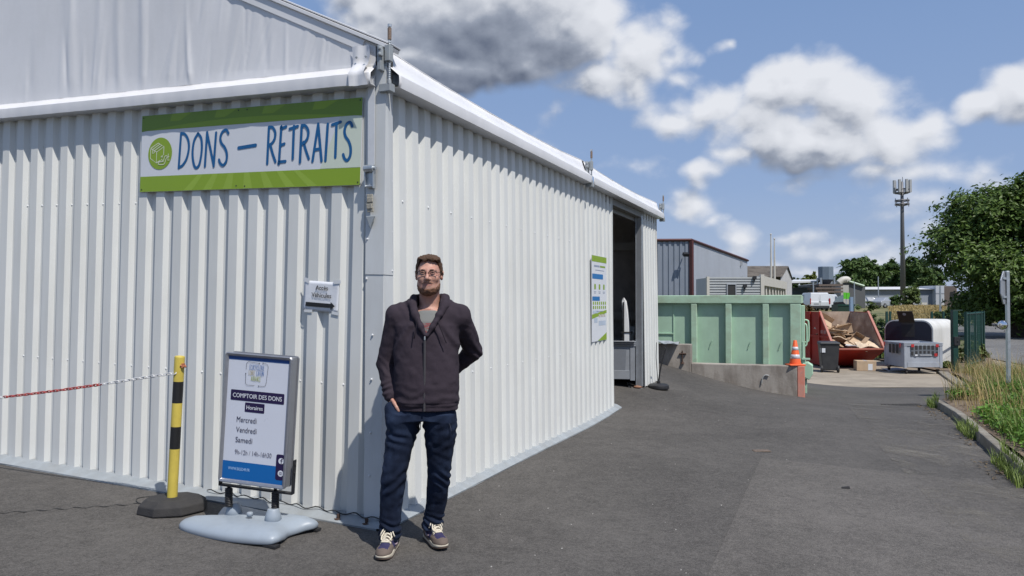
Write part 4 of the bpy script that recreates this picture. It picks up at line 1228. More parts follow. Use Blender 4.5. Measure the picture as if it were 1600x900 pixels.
# ------------------------------------------------------------------ inside the doorway
M_gbox = mat('grey_crate_plastic', (.30, .32, .35), .5, var=.08, scale=6, dirt=((.10, .10, .10), .4, 6, (1, 1, 1)))
def pallet_box(name, label, loc, rz, w, d, h, group=None, m=None):
    m = m or M_gbox
    t = thing(name, label, 'crate', loc, rz, group)
    b = MB(); e = .028; z0 = .19
    for (a, c) in (((-w / 2, -d / 2, z0), (w / 2, -d / 2 + e, h)), ((-w / 2, d / 2 - e, z0), (w / 2, d / 2, h)), ((-w / 2, -d / 2 + e, z0), (-w / 2 + e, d / 2 - e, h)), ((w / 2 - e, -d / 2 + e, z0), (w / 2, d / 2 - e, h))): b.lohi(a, c)
    b.lohi((-w / 2 + e, -d / 2 + e, z0), (w / 2 - e, d / 2 - e, z0 + .03))
    for sx_ in (-1, 1):
        for sy_ in (-1, 1): b.lohi((sx_ * (w / 2 + .012) - .075 * (sx_ > 0) , sy_ * (d / 2 + .012) - .075 * (sy_ > 0), z0 - .02), (sx_ * (w / 2 + .012) + .075 * (sx_ < 0), sy_ * (d / 2 + .012) + .075 * (sy_ < 0), h - .03))
    b.lohi((-w / 2 + .07, -d / 2 - .010, z0 + .0), (w / 2 - .07, -d / 2 - .001, z0 + .14)); b.lohi((-w / 2 + .07, d / 2 + .001, z0), (w / 2 - .07, d / 2 + .01, z0 + .14))
    b.build('shell', m, t, bevel=.006)
    b = MB()
    for z in (h - .075, h - .045, h - .015):
        o_ = .022 + .004 * (z > h - .03)
        for (a, c) in (((-w / 2 - o_, -d / 2 - o_), (w / 2 + o_, -d / 2 - .001)), ((-w / 2 - o_, d / 2 + .001), (w / 2 + o_, d / 2 + o_)), ((-w / 2 - o_, -d / 2), (-w / 2 - .001, d / 2)), ((w / 2 + .001, -d / 2), (w / 2 + o_, d / 2))): b.lohi((*a, z - .010), (*c, z + .012))
    b.build('rim', m, t, bevel=.003)
    for sx_ in (-1, 1):
        for sy_ in (-1, 1):
            b = MB(); x, y = sx_ * (w / 2 - .08), sy_ * (d / 2 - .08)
            b.tube([(x - .016, y, .05), (x + .016, y, .05)], .05, 14); b.lohi((x - .026, y - .03, .05), (x - .019, y + .03, .125)); b.lohi((x + .019, y - .03, .05), (x + .026, y + .03, .125)); b.lohi((x - .04, y - .04, .118), (x + .04, y + .04, .129))
            b.build('castor', M_black, t, bevel=.003)
    return t
gz = Gs(1.45, 12.75)
pb = pallet_box('wheeled_crate', 'dark grey wheeled plastic crate just inside the doorway of the white hall', (1.52, 12.50, .09), R(-10), 1.0, .78, .80)
b = MB(); b.box((.10, -.422, .60), (.16, .003, .20)); b.build('crate_label', M_paper, pb)
b = MB(); M_insetshade = mat('inset_shade', (.19, .205, .23), .5, var=.08)  # darker tone paints the shade of recessed panels on slabs slightly proud
for (x0, x1) in ((-.38, -.06), (-.02, .36)):
    b.hexa([(x0, -.3925, .30), (x1, -.3925, .30), (x1, -.3895, .30), (x0, -.3895, .30), (x0 - .02, -.3925, .68), (x1 + .02, -.3925, .68), (x1 + .02, -.3895, .68), (x0 - .02, -.3895, .68)])
split(b.build('inset_shade_panel', M_insetshade, pb))
b = MB()
for z in (.735, .762, .788): b.lohi((-.50, -.4205, z - .006), (.50, -.4165, z + .003))  # dark strips paint groove shade onto the rim ribs
split(b.build('rim_groove_shade', M_gap, pb))
wv = thing('curved_panel', 'tall curved white panel standing upright in the dark grey crate', 'panel', (1.80, 12.32, .30), R(-12))
M_shell = mat('white_shell', (.74, .75, .77), .4, var=.06)
b = MB(); V = []
for i, z in enumerate(np.linspace(0, 1.28, 24)):
    tt = z / 1.28; xo = .06 * math.sin(tt * math.pi) + .02 * tt; ww = .066 - .022 * tt * tt - (.03 if i == 23 else 0)
    for (x, y) in ((-ww, -.05), (-ww + .02, -.075), (ww - .02, -.075), (ww, -.05), (ww, .05), (-ww, .05)): V.append((x + xo, y, z))
b.add(V, [(i * 6 + j, i * 6 + (j + 1) % 6, (i + 1) * 6 + (j + 1) % 6, (i + 1) * 6 + j) for i in range(23) for j in range(6)] + [tuple(range(6))[::-1], tuple(23 * 6 + j for j in range(6))])
b.build('shell', M_shell, wv, autosmooth=40)
b = MB(); b.box((.075, -.0, .72), (.18, .17, .018)); b.box((.028, -.079, .66), (.022, .006, 1.1)); b.build('dark_band', M_black, wv)
bl = thing('scrap_panel', 'small grey board leaning in the back corner of the dark grey crate', 'board', (1.93, 12.55, .62), R(-20))
b = MB(); b.box((0, 0, .18), (.16, .03, .62), Euler((0, .12, 0)).to_matrix()); b.build('board', M_alu, bl, bevel=.004)
rg = thing('crumpled_rag', 'crumpled brown rag lying on the ground at the door jamb', 'rag', (2.02, 12.12, Gs(2.02, 12.12)))
V = []; F = []
for i in range(9):
    for j in range(14):
        th, ph_ = math.pi * i / 8, 2 * math.pi * j / 14; r_ = 1 + .35 * float(vnoise(np.array([[i * .9, j * .8, 3.3]]), 1, 41)[0])
        V.append((.07 * r_ * math.sin(th) * math.cos(ph_), .05 * r_ * math.sin(th) * math.sin(ph_), max(.0, .02 + .025 * r_ * math.cos(th))))
for i in range(8):
    for j in range(14): F.append((i * 14 + j, (i + 1) * 14 + j, (i + 1) * 14 + (j + 1) % 14, i * 14 + (j + 1) % 14))
b = MB(); b.add(V, F); b.build('cloth', mat('rag_brown', (.26, .14, .09), .9, var=.3, scale=20), rg, smooth=True)

# ------------------------------------------------------------------ leaning pole in a round black foot
pl_ = thing('leaning_pole', 'thin black crooked pole in a round black foot at the far hall corner', 'pole', (2.385, 12.30, Gs(2.385, 12.30)))
b = MB(); b.lathe([(.168, 0), (.172, .02), (.165, .055), (.14, .075), (.05, .085), (.03, .088), (.03, .12), (.012, .122)], 32); b.build('foot', mat('black_plastic_foot', (.02, .02, .022), .5, var=.2), pl_, autosmooth=35)
b = MB(); b.tube(catmull([(.0, 0, .08), (.02, .0, .25), (.06, .0, .45), (.10, 0, .60), (.115, 0, .665)], 5), [.013] * 21, 8); b.tube(catmull([(.11, 0, .62), (.12, 0, .69), (.14, 0, .72), (.20, .0, .725), (.30, .02, .705)], 5), [.011] * 12 + [.007] * 9, 8); b.build('bent_rod', M_bracket, pl_, smooth=True)
b = MB(); b.tube([(.0, .05, .09), (-.02, .10, .5), (.0, .16, .74)], .006, 6); b.build('cord', M_bracket, pl_)

# ------------------------------------------------------------------ retaining wall and what stands on and behind it
M_conc = mat('weathered_concrete', (.34, .31, .275), .88, var=.18, scale=2.2, bump=.35, bscale=30, dirt=((.13, .105, .085), .85, 2.6, (1.6, 1.6, .45)))
M_redp = mat('salmon_paint', (.66, .24, .17), .7, var=.14, scale=9, dirt=((.34, .28, .24), .6, 10, (1, 1, 1)))
rw = thing('retaining_wall', 'low stained concrete wall with one step and a salmon painted end', 'wall', (WB.x, WB.y, 0))
wn_ = Vector((wd.y, -wd.x, 0));  wn_ = wn_ if wn_.y < 0 else -wn_     # towards the camera
def wallseg(mb, s0, s1, zt0, zt1, zb, o0=0.0, th=.26):
    P = []
    for z0, z1 in ((zb, zb), (zt0, zt1)):
        for (s, z, o) in ((s0, z0, o0), (s1, z1, o0), (s1, z1, -th), (s0, z0, -th)): P.append(wd * s + wn_ * o + Vector((0, 0, z)))
    mb.hexa(P)
Lw = (WB - WA).length
sst = -Lw + .60
b = MB(); wallseg(b, -Lw - 1.4, sst, .71, .70, -.6); wallseg(b, sst + .001, -.13, .34, .338, -.6, -.004); b.build('wall_body', M_conc, rw, bevel=.012)
b = MB(); wallseg(b, -.128, 0, .335, .338, -.6, -.0, .266); b.build('painted_end', M_redp, rw, bevel=.01)
b = MB(); p0 = wd * (sst - .16) + wn_ * .02
b.tube([p0 + Vector((0, 0, .36)), p0 + Vector((0, 0, .58))], .011, 8); b.tube([p0 + Vector((0, 0, .52)) - wd * .06, p0 + Vector((0, 0, .52)) + wd * .07], .016, 8); b.lathe([(.035, .33), (.02, .37)], 8, tuple(p0)); b.build('wall_tap', M_rust, rw)
b = MB(); p0 = wd * -.75 + wn_ * .015
b.tube(catmull([p0 + Vector((0, 0, .0)) , p0 + Vector((0, 0, .11)) + wd * .02, p0 + Vector((0, 0, .16)) + wd * .07, p0 + Vector((0, 0, .15)) + wd * .13], 4), .012, 6); b.build('wall_hook', mat('hook_grey', (.5, .5, .48), .5, metal=.5), rw)
tr = thing('zinc_sheet', 'crumpled grey zinc sheet lying on the upper step of the concrete wall', 'sheet', (WB.x + wd.x * (sst - .32), WB.y + wd.y * (sst - .32), .705), math.atan2(wd.y, wd.x))
b = MB(); V = []
for i in range(9):
    for j in range(5):
        V.append((-.62 + .72 * i / 8, -.18 + .3 * j / 4, .012 + .04 * (1 - abs(j - 2) / 2) + .09 * max(0, (6 - i) / 8) + .015 * math.sin(i * 2.1 + j)))
b.add(V, [(i * 5 + j, (i + 1) * 5 + j, (i + 1) * 5 + j + 1, i * 5 + j + 1) for i in range(8) for j in range(4)])
o = b.build('sheet', M_galvdull, tr); so = o.modifiers.new('t', 'SOLIDIFY'); so.thickness = .012

M_gskip = mat('skip_green', (.41, .59, .445), .55, var=.07, scale=2.5, dirt=((.25, .36, .26), .5, 1.8, (1, 1, .5)))
M_grail = mat('skip_green_rail', (.42, .60, .445), .55, var=.08, scale=3, dirt=((.24, .20, .12), .5, 4, (.6, .6, 1)))
M_glight = mat('fitting_green', (.42, .62, .45), .5, var=.05)
gs = thing('green_skip', 'long pale green ribbed steel skip behind the low concrete wall', 'skip', (5.60, 14.62, PADZ), R(-21.7))
b = MB(); Lg, Wg, Hg = 6.0, 2.3, 2.10
e = .06
b.lohi((-Lg, .10, .20), (-.04, .10 + e, Hg - .02)); b.lohi((-Lg, Wg - e, .20), (-.04, Wg, Hg - .02)); b.lohi((-Lg, .10 + e, .20), (-Lg + e, Wg - e, Hg - .02)); b.lohi((-.10, .10 + e, .20), (-.04, Wg - e, Hg - .02)); b.lohi((-Lg + e, .10 + e, .20), (-.1, Wg - e, .28))
b.build('body', M_gskip, gs)
b = MB()
b.lohi((-Lg - .02, .0, Hg - .165), (.02, .22, Hg)); b.lohi((-Lg - .02, Wg - .12, Hg - .165), (.02, Wg + .1, Hg)); b.lohi((-Lg - .02, .22, Hg - .16), (-Lg + .12, Wg - .12, Hg - .003)); b.lohi((-.12, .22, Hg - .16), (.02, Wg - .12, Hg - .003))
b.build('top_rail', M_grail, gs, bevel=.012)
b = MB(); b.lohi((-Lg, .02, .10), (.0, .18, .27)); b.lohi((-Lg, Wg - .18, .10), (0, Wg - .02, .27)); b.lohi((-3.2, .012, .72), (-1.99, .098, .80)); b.build('side_rail', M_gskip, gs, bevel=.008)
for x, w_ in ((-.10, .20), (-.65, .12), (-1.36, .12), (-2.04, .12), (-3.25, .12), (-3.9, .12), (-4.6, .12), (-5.3, .12), (-5.92, .16)):
    b = MB(); b.lohi((x - w_ / 2, .005, .271), (x + w_ / 2, .099, Hg - .167)); b.build('side_post', M_grail, gs, bevel=.012)
b = MB()
for z in (1.30, Hg - .20): b.lohi((-3.1, .080, z), (-2.46, .099, z + .02))
b.lohi((-2.47, .082, .85), (-2.455, .099, Hg - .18)); b.build('hatch_trim', M_gskip, gs)
for (z0, z1) in ((1.18, 1.62), (1.10, 1.55)):
    b = MB(); k_ = .06 if z0 > 1.15 else .0
    b.tube(catmull([(.02, .06 + k_, z0), (.07 + k_ * .6, .05 + k_, z0 + .01), (.10 + k_ * .6, .05 + k_, z0 + .07), (.10 + k_ * .6, .05 + k_, z1 - .07), (.07 + k_ * .6, .05 + k_, z1 - .01), (.02, .06 + k_, z1)], 5), .016, 8); b.build('grab_handle', M_glight, gs, smooth=True)
b = MB(); b.lohi((.0, .02, .30), (.07, .14, Hg - .2)); b.lohi((-.02, .3, .3), (.05, .42, Hg - .2)); b.build('end_post', M_glight, gs, bevel=.01)
b = MB(); b.prism([(.02, -.02, .52), (.14, -.02, .46), (.21, -.02, .58), (.21, -.02, .74), (.12, -.02, .80), (.02, -.02, .78)], (0, .3, 0)); b.build('lock_housing', M_glight, gs, bevel=.015)
b = MB(); b.lohi((.01, -.01, .84), (.16, .05, .88)); b.tube([(.03, .02, .86), (.03, .02, 1.2)], .014, 8); b.lohi((.02, .1, .0), (.10, .26, .46)); b.build('lock_bar', M_gskip, gs, bevel=.006)
for x in (-1.75, -1.0, -.42):
    b = MB(); b.tube([(x, .095, 1.02), (x + .06, .08, 1.18)], .010, 6); b.build('tie_hook', M_gskip, gs)

# traffic cone on the end of the wall
M_cone = mat('cone_orange', (.86, .13, .03), .5, var=.08, scale=9, dirt=((.45, .09, .03), .4, 10, (1, 1, 1)))
M_cband = mat('cone_band', (.62, .63, .66), .35)
p0 = WB + wd * -.16 - wn_ * .13
tcone = thing('traffic_cone', 'orange traffic cone with two white bands on the painted wall end', 'cone', (p0.x, p0.y, .34))
b = MB(); b.box((0, 0, .014), (.29, .29, .028)); b.build('foot', M_cone, tcone, bevel=.012)
b = MB(); b.lathe([(.105, .028), (.10, .06), (.030, .46), (.026, .465), (.005, .466)], 28); b.build('cone', M_cone, tcone, autosmooth=35)
rc = lambda z: .10 + (.030 - .10) * (z - .06) / .40 + .002
for z0, z1 in ((.13, .205), (.285, .345)):
    b = MB(); b.lathe([(rc(z0) - .002, z0), (rc(z0), z0 + .001), (rc(z1), z1 - .001), (rc(z1) - .002, z1)], 28); b.build('reflective_band', M_cband, tcone, smooth=True)

# wheelie bin
M_bin = mat('bin_charcoal', (.03, .032, .036), .5, var=.12, dirt=((.07, .07, .07), .4, 5, (1, 1, 1)))
wb = thing('wheelie_bin', 'charcoal wheelie bin standing in front of the red skip', 'bin', (8.93, 21.3, PADZ), R(-14))
b = MB(); b.hexa([(-.20, -.22, .06), (.20, -.22, .06), (.20, .22, .06), (-.20, .22, .06), (-.25, -.27, .80), (.25, -.27, .80), (.25, .27, .80), (-.25, .27, .80)]); b.lohi((-.262, -.282, .76), (.262, .282, .80)); b.build('body', M_bin, wb, bevel=.02)
b = MB(); b.hexa([(-.27, -.30, .802), (.27, -.30, .802), (.27, .28, .802), (-.27, .28, .802), (-.25, -.28, .845), (.25, -.28, .845), (.25, .28, .86), (-.25, .28, .86)]); b.build('lid', M_bin, wb, bevel=.014)
for x in (-.215, .215):
    b = MB(); b.tube([(x - .025, -.2, .10), (x + .025, -.2, .10)], .10, 18); b.tube([(x - .03, -.2, .10), (x + .03, -.2, .10)], .045, 12, 1); b.build('wheel', [M_black, M_gbox], wb, bevel=.004)
b = MB(); b.tube([(-.22, .31, .80), (-.22, .34, .79), (.22, .34, .79), (.22, .31, .80)], .016, 8); b.build('handle', M_bin, wb)
b = MB(); b.box((-.245, -.20, .62), (.006, .07, .13)); b.box((-.17, -.268, .62), (.09, .004, .12)); b.build('bin_label', M_paper, wb)

# red skip
M_rskip = mat('skip_red', (.34, .022, .013), .55, var=.12, scale=2.5, spec=.25, dirt=((.20, .022, .015), .6, 2.0, (1, 1, .6)))
M_rin = mat('skip_rusty_inside', (.40, .31, .24), .8, var=.2, scale=3, dirt=((.13, .055, .03), .85, 2.2, (1, 1, 1)))
M_redge = mat('skip_red_edge', (.36, .12, .085), .5, var=.15)
rs = thing('red_skip', 'dark red open skip with a low front, heaped with cardboard', 'skip', (9.36, 22.0, PADZ))
WR, zl, zt, DB = 1.52, .60, 1.67, 2.2
side = [(0, .0, zl), (0, .0, zl - .03), (0, .75, .06), (0, 2.0, .06), (0, DB, .35), (0, DB, zt), (0, 1.0, zt)]
def sidewall(x0, x1, taper):
    P0 = [(x0 + (taper if p[2] < .2 else 0), p[1], p[2]) for p in side]; b = MB()
    b.prism(P0, (x1 - x0, 0, 0)); return b
sidewall(0, .05, .0).build('left_side', M_rskip, rs)
b = MB(); n_ = 7
Pa = [(WR - (.22 if p[2] < .2 else 0), p[1], p[2]) for p in side]; Pb = [(x - .05, y, z) for x, y, z in Pa]
b.add(Pa + Pb, [tuple(range(7)), tuple(range(7, 14))[::-1]] + [(i, 7 + i, 7 + (i + 1) % 7, (i + 1) % 7) for i in range(7)], 0); b.build('right_side', M_rskip, rs)
b = MB(); b.hexa([(.051, .76, .06), (WR - .28, .76, .06), (WR - .28, .80, .06), (.051, .80, .06), (.051, .0, zl - .03), (WR - .052, .0, zl - .03), (WR - .052, .04, zl - .03), (.051, .04, zl - .03)]); b.build('front_plate', M_rskip, rs)
b = MB(); b.lohi((.052, DB - .05, .3), (WR - .052, DB - .002, zt)); b.lohi((.052, .8, .062), (WR - .30, DB - .06, .10)); b.build('back_plate', M_rin, rs)
b = MB()
Qi = [(.054, .06, zl), (.054, .78, .12), (.054, 2.0, .12), (.054, DB - .06, .38), (.054, DB - .06, zt - .02), (.054, 1.0, zt - .02)]
b.add(Qi, [(0, 1, 2, 3, 4, 5)]); Qr = [(WR - .056 - (.22 if q[2] < .2 else 0), q[1], q[2]) for q in Qi]; b.add(Qr, [(5, 4, 3, 2, 1, 0)]); split(b.build('inner_lining', M_rin, rs))
b = MB(); b.box((WR / 2, -.01, zl), (WR + .06, .07, .05)); ang = math.atan2(zt - zl, 1.0)
for x in (.025, WR - .025): b.box((x, .5, (zt + zl) / 2 + .02), (.07, math.hypot(1.0, zt - zl), .045), Euler((ang, 0, 0)).to_matrix())
b.build('rim', M_redge, rs, bevel=.006)
b = MB(); b.lohi((-.04, .9, .2), (-.002, 1.0, zt)); b.lohi((-.04, 1.6, .2), (-.002, 1.7, zt)); b.lohi((-.03, .3, .9), (-.002, 2.1, .96)); b.build('side_rib', M_rskip, rs)
b = MB(); b.lohi((-.006, .72, 1.02), (-.001, .88, 1.12)); b.lohi((-.006, .50, 1.02), (-.001, .66, 1.12)); b.build('faded_panel', mat('faded_white', (.36, .16, .14), .7, var=.5, scale=30), rs)
b = MB(); b.lohi((.2, .84, 0), (.36, 2.0, .058)); b.lohi((WR - .5, .84, 0), (WR - .34, 2.0, .058)); split(b.build('skid', M_rskip, rs))

# cardboard
CB = [mat('cardboard', (.50, .37, .25), .85, var=.12, scale=5), mat('cardboard_pale', (.62, .49, .35), .85, var=.1, scale=5), mat('cardboard_dark', (.34, .235, .15), .85, var=.15, scale=5)]
def carton(loc, rot, d, m, label, group=None, flaps=True, name='cardboard_box'):
    t = thing(name, label, 'cardboard', loc, 0, group); t.rotation_euler = rot
    b = MB(); x, y, z = d; e = .006
    if flaps:
        b.lohi((-x / 2, -y / 2, 0), (x / 2, y / 2, e)); b.lohi((-x / 2, -y / 2, e), (x / 2, -y / 2 + e, z)); b.lohi((-x / 2, y / 2 - e, e), (x / 2, y / 2, z)); b.lohi((-x / 2, -y / 2 + e, e), (-x / 2 + e, y / 2 - e, z)); b.lohi((x / 2 - e, -y / 2 + e, e), (x / 2, y / 2 - e, z))
        b.box((0, -y / 2 - y * .18, z + y * .06), (x, y * .42, e), Euler((-.4, 0, 0)).to_matrix()); b.box((-x / 2 - y * .12, 0, z - .02), (y * .4, y * .96, e), Euler((0, -.9, 0)).to_matrix())
    else:
        # a flattened carton: two layers with a fold
        n = 6; V = []
        cv = random.uniform(-.05, .07)
        for i in range(n + 1):
            for j in range(4):
                u, v = i / n - .5, j / 3 - .5
                V.append((u * x, v * y, z + cv * (1 - (2 * u) ** 2) + .02 * math.sin(9 * u + 4 * v + loc[0] * 7)))
        b.add(V, [(i * 4 + j, (i + 1) * 4 + j, (i + 1) * 4 + j + 1, i * 4 + j + 1) for i in range(n) for j in range(3)])
    o = b.build('board', m, t)
    if not flaps: so = o.modifiers.new('t', 'SOLIDIFY'); so.thickness = .022
    return t
r0 = random.Random(5)
def inskip(x, y, z): return (9.36 + x, 22.0 + y, PADZ + z)
# fill under the heap: many flattened cartons
HEAP = 'flattened cartons heaped in the red skip'
for i in range(26):
    x = r0.uniform(.28, WR - .30); y = r0.uniform(.22, 1.9); top = .60 + .54 * min(1, max(0, (y - .1) / 1.5)) * (1 - .35 * max(0, x - .8))
    z = top - r0.uniform(.0, .16)
    carton(inskip(x, y, z), (r0.uniform(-.15, .6), r0.uniform(-.35, .35), r0.uniform(0, 3.1)), (r0.uniform(.40, .62), r0.uniform(.30, .46), 0), CB[i % 3], 'flattened brown carton lying in the heap inside the red skip', HEAP, False, 'flattened_carton')
carton(inskip(.42, 1.25, 1.02), (.25, .1, .3), (.62, .46, .14), CB[1], 'large pale open carton on top of the heap in the red skip', None)
carton(inskip(.34, 1.70, 1.20), (-.5, .5, .2), (.5, .36, .22), CB[0], 'open brown carton tipped against the left side of the red skip', None)
carton(inskip(1.02, 1.55, 1.00), (.1, -.25, -.2), (.44, .34, .26), CB[0], 'brown carton standing at the back of the heap in the red skip', None)
carton(inskip(.92, .62, .76), (.7, -.6, .5), (.5, .30, .18), CB[2], 'dark brown carton tipped forward in the middle of the red skip', None)
carton(inskip(1.16, .32, .68), (.35, .05, .05), (.66, .42, 0), CB[1], 'pale flat carton hanging over the low front edge of the red skip', None, False, 'flattened_carton')
carton(inskip(.74, .36, .66), (.1, .15, .9), (.5, .3, 0), mat('paper_white_grey', (.5, .49, .47), .7, var=.1), 'grey white sheet in the heap near the low front of the red skip', None, False, 'flattened_carton')
gb = carton((10.16, 21.75, PADZ + .005), (0, 0, R(-12)), (.52, .40, .28), CB[0], 'taped brown carton standing on the concrete below the red skip', None, False, 'cardboard_box')
for c in list(gb.children): bpy.data.objects.remove(c)
b = MB(); b.lohi((-.26, -.20, 0), (.26, .20, .28)); b.build('carton', CB[0], gb, bevel=.006)
b = MB(); b.lohi((.04, -.203, .02), (.16, -.2005, .20)); b.lohi((-.03, -.202, .2805), (.03, .202, .2825)); b.build('parcel_label', M_paper, gb)
fl_ = thing('paper_sheet', 'pale folded sheet of card lying flat on the concrete', 'card', (10.95, 21.7, PADZ + .006), R(20))
b = MB(); b.add([(-.32, -.16, .0), (.1, -.2, .0), (.38, -.12, .03), (.30, .18, .05), (-.1, .22, .03), (-.30, .16, .06)], [(0, 1, 4, 5), (1, 2, 3, 4)])
o = b.build('sheet', mat('white_card', (.5, .52, .56), .6, var=.1), fl_); so = o.modifiers.new('t', 'SOLIDIFY'); so.thickness = .012; so.offset = 1

# white bank with dark front and open flap
M_wbank = mat('bank_white', (.66, .66, .64), .5, var=.05, scale=2, dirt=((.42, .41, .37), .5, 2, (1, 1, .4)))
M_dbank = mat('bank_dark_front', (.014, .016, .030), .5, var=.15)
bk = thing('collection_bank', 'white rounded collection bank with a dark front and raised flap', 'container', (12.42, 22.25, PADZ), R(-45))
def bank_profile(w, h, r, y, inset=0.0):
    P = [(-w / 2 + inset, y, .10), (w / 2 - inset, y, .10)]
    for cx, a0 in ((w / 2 - r, 0), (-w / 2 + r, 90)):
        for j in range(8): a = R(a0 + j * 90 / 7); P.append((cx + (r - inset) * math.cos(a), y, h - r + (r - inset) * math.sin(a)))
    return [(x - w / 2, y_, z) for x, y_, z in P]
b = MB(); P = bank_profile(1.36, 1.43, .30, .0); b.prism([(x, y, z) for x, y, z in P], (0, 2.3, 0)); b.build('shell', M_wbank, bk, autosmooth=30)
b = MB(); P = bank_profile(1.36, 1.43, .30, -.03, .035); b.prism(P, (0, .031, 0)); b.build('front_plate', M_dbank, bk, bevel=.01)
b = MB(); b.lohi((-.86, -.035, .92), (-.50, -.028, 1.36)); b.build('filling_hole', M_gap, bk)
b = MB(); Mf = Matrix.Translation((-.68, -.05, 1.36)) @ Matrix.Rotation(R(33), 4, 'X'); b.T = Mf; b.lohi((-.24, -.012, 0), (.20, .012, .40)); b.build('flap', mat('flap_dark', (.016, .014, .015), .5), bk, bevel=.006)
b = MB(); b.T = Mf; disc(b, -.04, .30, .05, .0135, 0, 12); b.build('flap_sticker', M_gbox, bk)
b = MB()
for x in (-1.2, -.2):
    for y in (.2, 2.0): b.lohi((x - .06, y - .06, 0), (x + .06, y + .06, .1))
split(b.build('bank_foot', M_bin, bk))
# pale grey crate in front of it
pb2 = pallet_box('wheeled_crate', 'pale grey wheeled crate with dark grilles in front of the white collection bank', (11.22, 21.15, PADZ), 0, 1.02, 1.1, .86, None, mat('pale_crate_plastic', (.37, .40, .45), .5, var=.06, scale=5, dirt=((.19, .21, .24), .4, 3, (1, 1, 1))))
b = MB(); rr_ = random.Random(3)
yf = -.57
b.lohi((-.34, yf, .50), (.40, yf + .03, .80)); b.build('grille_shade', mat('crate_recess_shade', (.13, .145, .165), .6), pb2)  # shade of a recess put into the colour of a raised slab
b = MB()
for k_ in range(7):
    x = -.31 + k_ * .112; b.lohi((x - .035, yf - .006, .66 + .02 * math.cos((k_ - 3) * .5)), (x + .035, yf - .001, .785)); b.lohi((x - .03, yf - .006, .52 + (.05 if 1 < k_ < 5 else 0)), (x + .03, yf - .001, .62 + .02 * math.cos((k_ - 3) * .5)))  # dark slabs paint the shade inside the grille openings
b.build('opening_shade', M_gap, pb2)
b = MB()
for k_ in range(3): b.lohi((-.578, -.35 + k_ * .2, .55), (-.572, -.23 + k_ * .2, .80))  # shade of the side openings, painted as dark slabs
split(b.build('side_opening_shade', M_gap, pb2))
b = MB()
for (x, z) in ((-.30, .78), (.37, .78), (.33, .53)): b.lohi((x - .04, yf - .009, z - .04), (x + .04, yf - .0065, z + .04))
b.lohi((-.579, -.46, .72), (-.5725, -.40, .84)); b.lohi((-.579, .40, .72), (-.5725, .46, .84)); split(b.build('red_clip', mat('clip_red', (.45, .03, .03), .5), pb2))
b = MB(); b.lohi((-.24, yf - .012, .50), (-.17, yf - .007, .54)); b.lohi((-.1, yf - .012, .515), (.22, yf - .007, .53)); b.build('crate_sticker', M_paper, pb2)

# ------------------------------------------------------------------ fence and gate
M_fgreen = mat('fence_green', (.008, .045, .034), .45, var=.15)
def at_ground(px, Y, z): return Vector(((px - 800) / FPX * Y, Y, z))
gp = thing('gate_post', 'tall dark green square steel post at the gate', 'post', (12.25, 20.9, PADZ + .03))
b = MB(); b.lohi((-.07, -.07, 0), (.07, .07, 1.70)); b.lohi((-.075, -.075, 1.701), (.20, .075, 1.72)); b.lohi((-.078, -.078, 0), (.078, .078, .02)); b.build('post', M_fgreen, gp, bevel=.008)
b = MB(); b.lohi((-.06, -.11, .74), (.10, -.071, .98)); b.tube([(.03, -.13, .86), (.03, -.11, .86)], .02, 8); b.build('lock_case', M_bracket, gp, bevel=.006)
def mesh_panel(t, a, c, h0, h1, dx, dz, name='wire_panel', r=.0032):
    b = MB(); a, c = Vector(a), Vector(c); L = (c - a).length; u = (c - a) / L; n = max(2, int(L / dx))
    for i in range(n + 1):
        p = a + u * (L * i / n); b.tube([p + Vector((0, 0, h0)), p + Vector((0, 0, h1))], r, 3, caps=False)
    k = max(2, int((h1 - h0) / dz))
    for j in range(k + 1):
        z = h0 + (h1 - h0) * j / k; b.tube([a + Vector((0, 0, z)), c + Vector((0, 0, z))], r * 1.2, 3, caps=False)
    return b.build(name, M_fgreen, t)
gl = thing('gate_leaf', 'dark green mesh gate leaf standing open behind the white bank', 'gate', (13.05, 21.7, PADZ + .03))
g0, g1 = Vector((0, 0, 0)), Vector((2.0, 2.4, 0)); uu = (g1 - g0).normalized()
b = MB()
for s, w_ in ((0, .05), (.55, .04), (1.6, .04), (g1.length - .45, .045), (g1.length, .06)):
    p = uu * s; b.tube([p + Vector((0, 0, .05)), p + Vector((0, 0, 1.66))], w_, 4)
b.tube([uu * 0 + Vector((0, 0, .12)), g1 + Vector((0, 0, .12))], .03, 4); b.tube([uu * 0 + Vector((0, 0, 1.60)), g1 + Vector((0, 0, 1.60))], .03, 4); b.build('gate_frame', M_fgreen, gl)
mesh_panel(gl, g0, g1, .14, 1.58, .05, .2)
fe = thing('mesh_fence', 'long dark green wire mesh fence behind the skip and the bank', 'fence', (8.6, 25.2, PADZ + .04))
f0, f1 = Vector((0, 0, 0)), Vector((7.2, 0.3, 0))
for s in (.05, 2.45, 4.0, 4.12, 5.55, 5.95, 7.15):
    b = MB(); p = f0.lerp(f1, s / 7.2); b.lohi((p.x - .03, p.y - .03, 0), (p.x + .03, p.y + .03, 1.62)); b.build('fence_post', M_fgreen, fe)
b = MB(); b.tube([f0.lerp(f1, 5.55 / 7.2) + Vector((0, 0, 1.3)), f0.lerp(f1, 5.1 / 7.2) + Vector((0, .25, .05))], .025, 4); b.build('fence_brace', M_fgreen, fe)
mesh_panel(fe, f0, f1, .03, 1.55, .05, .2, r=.003)

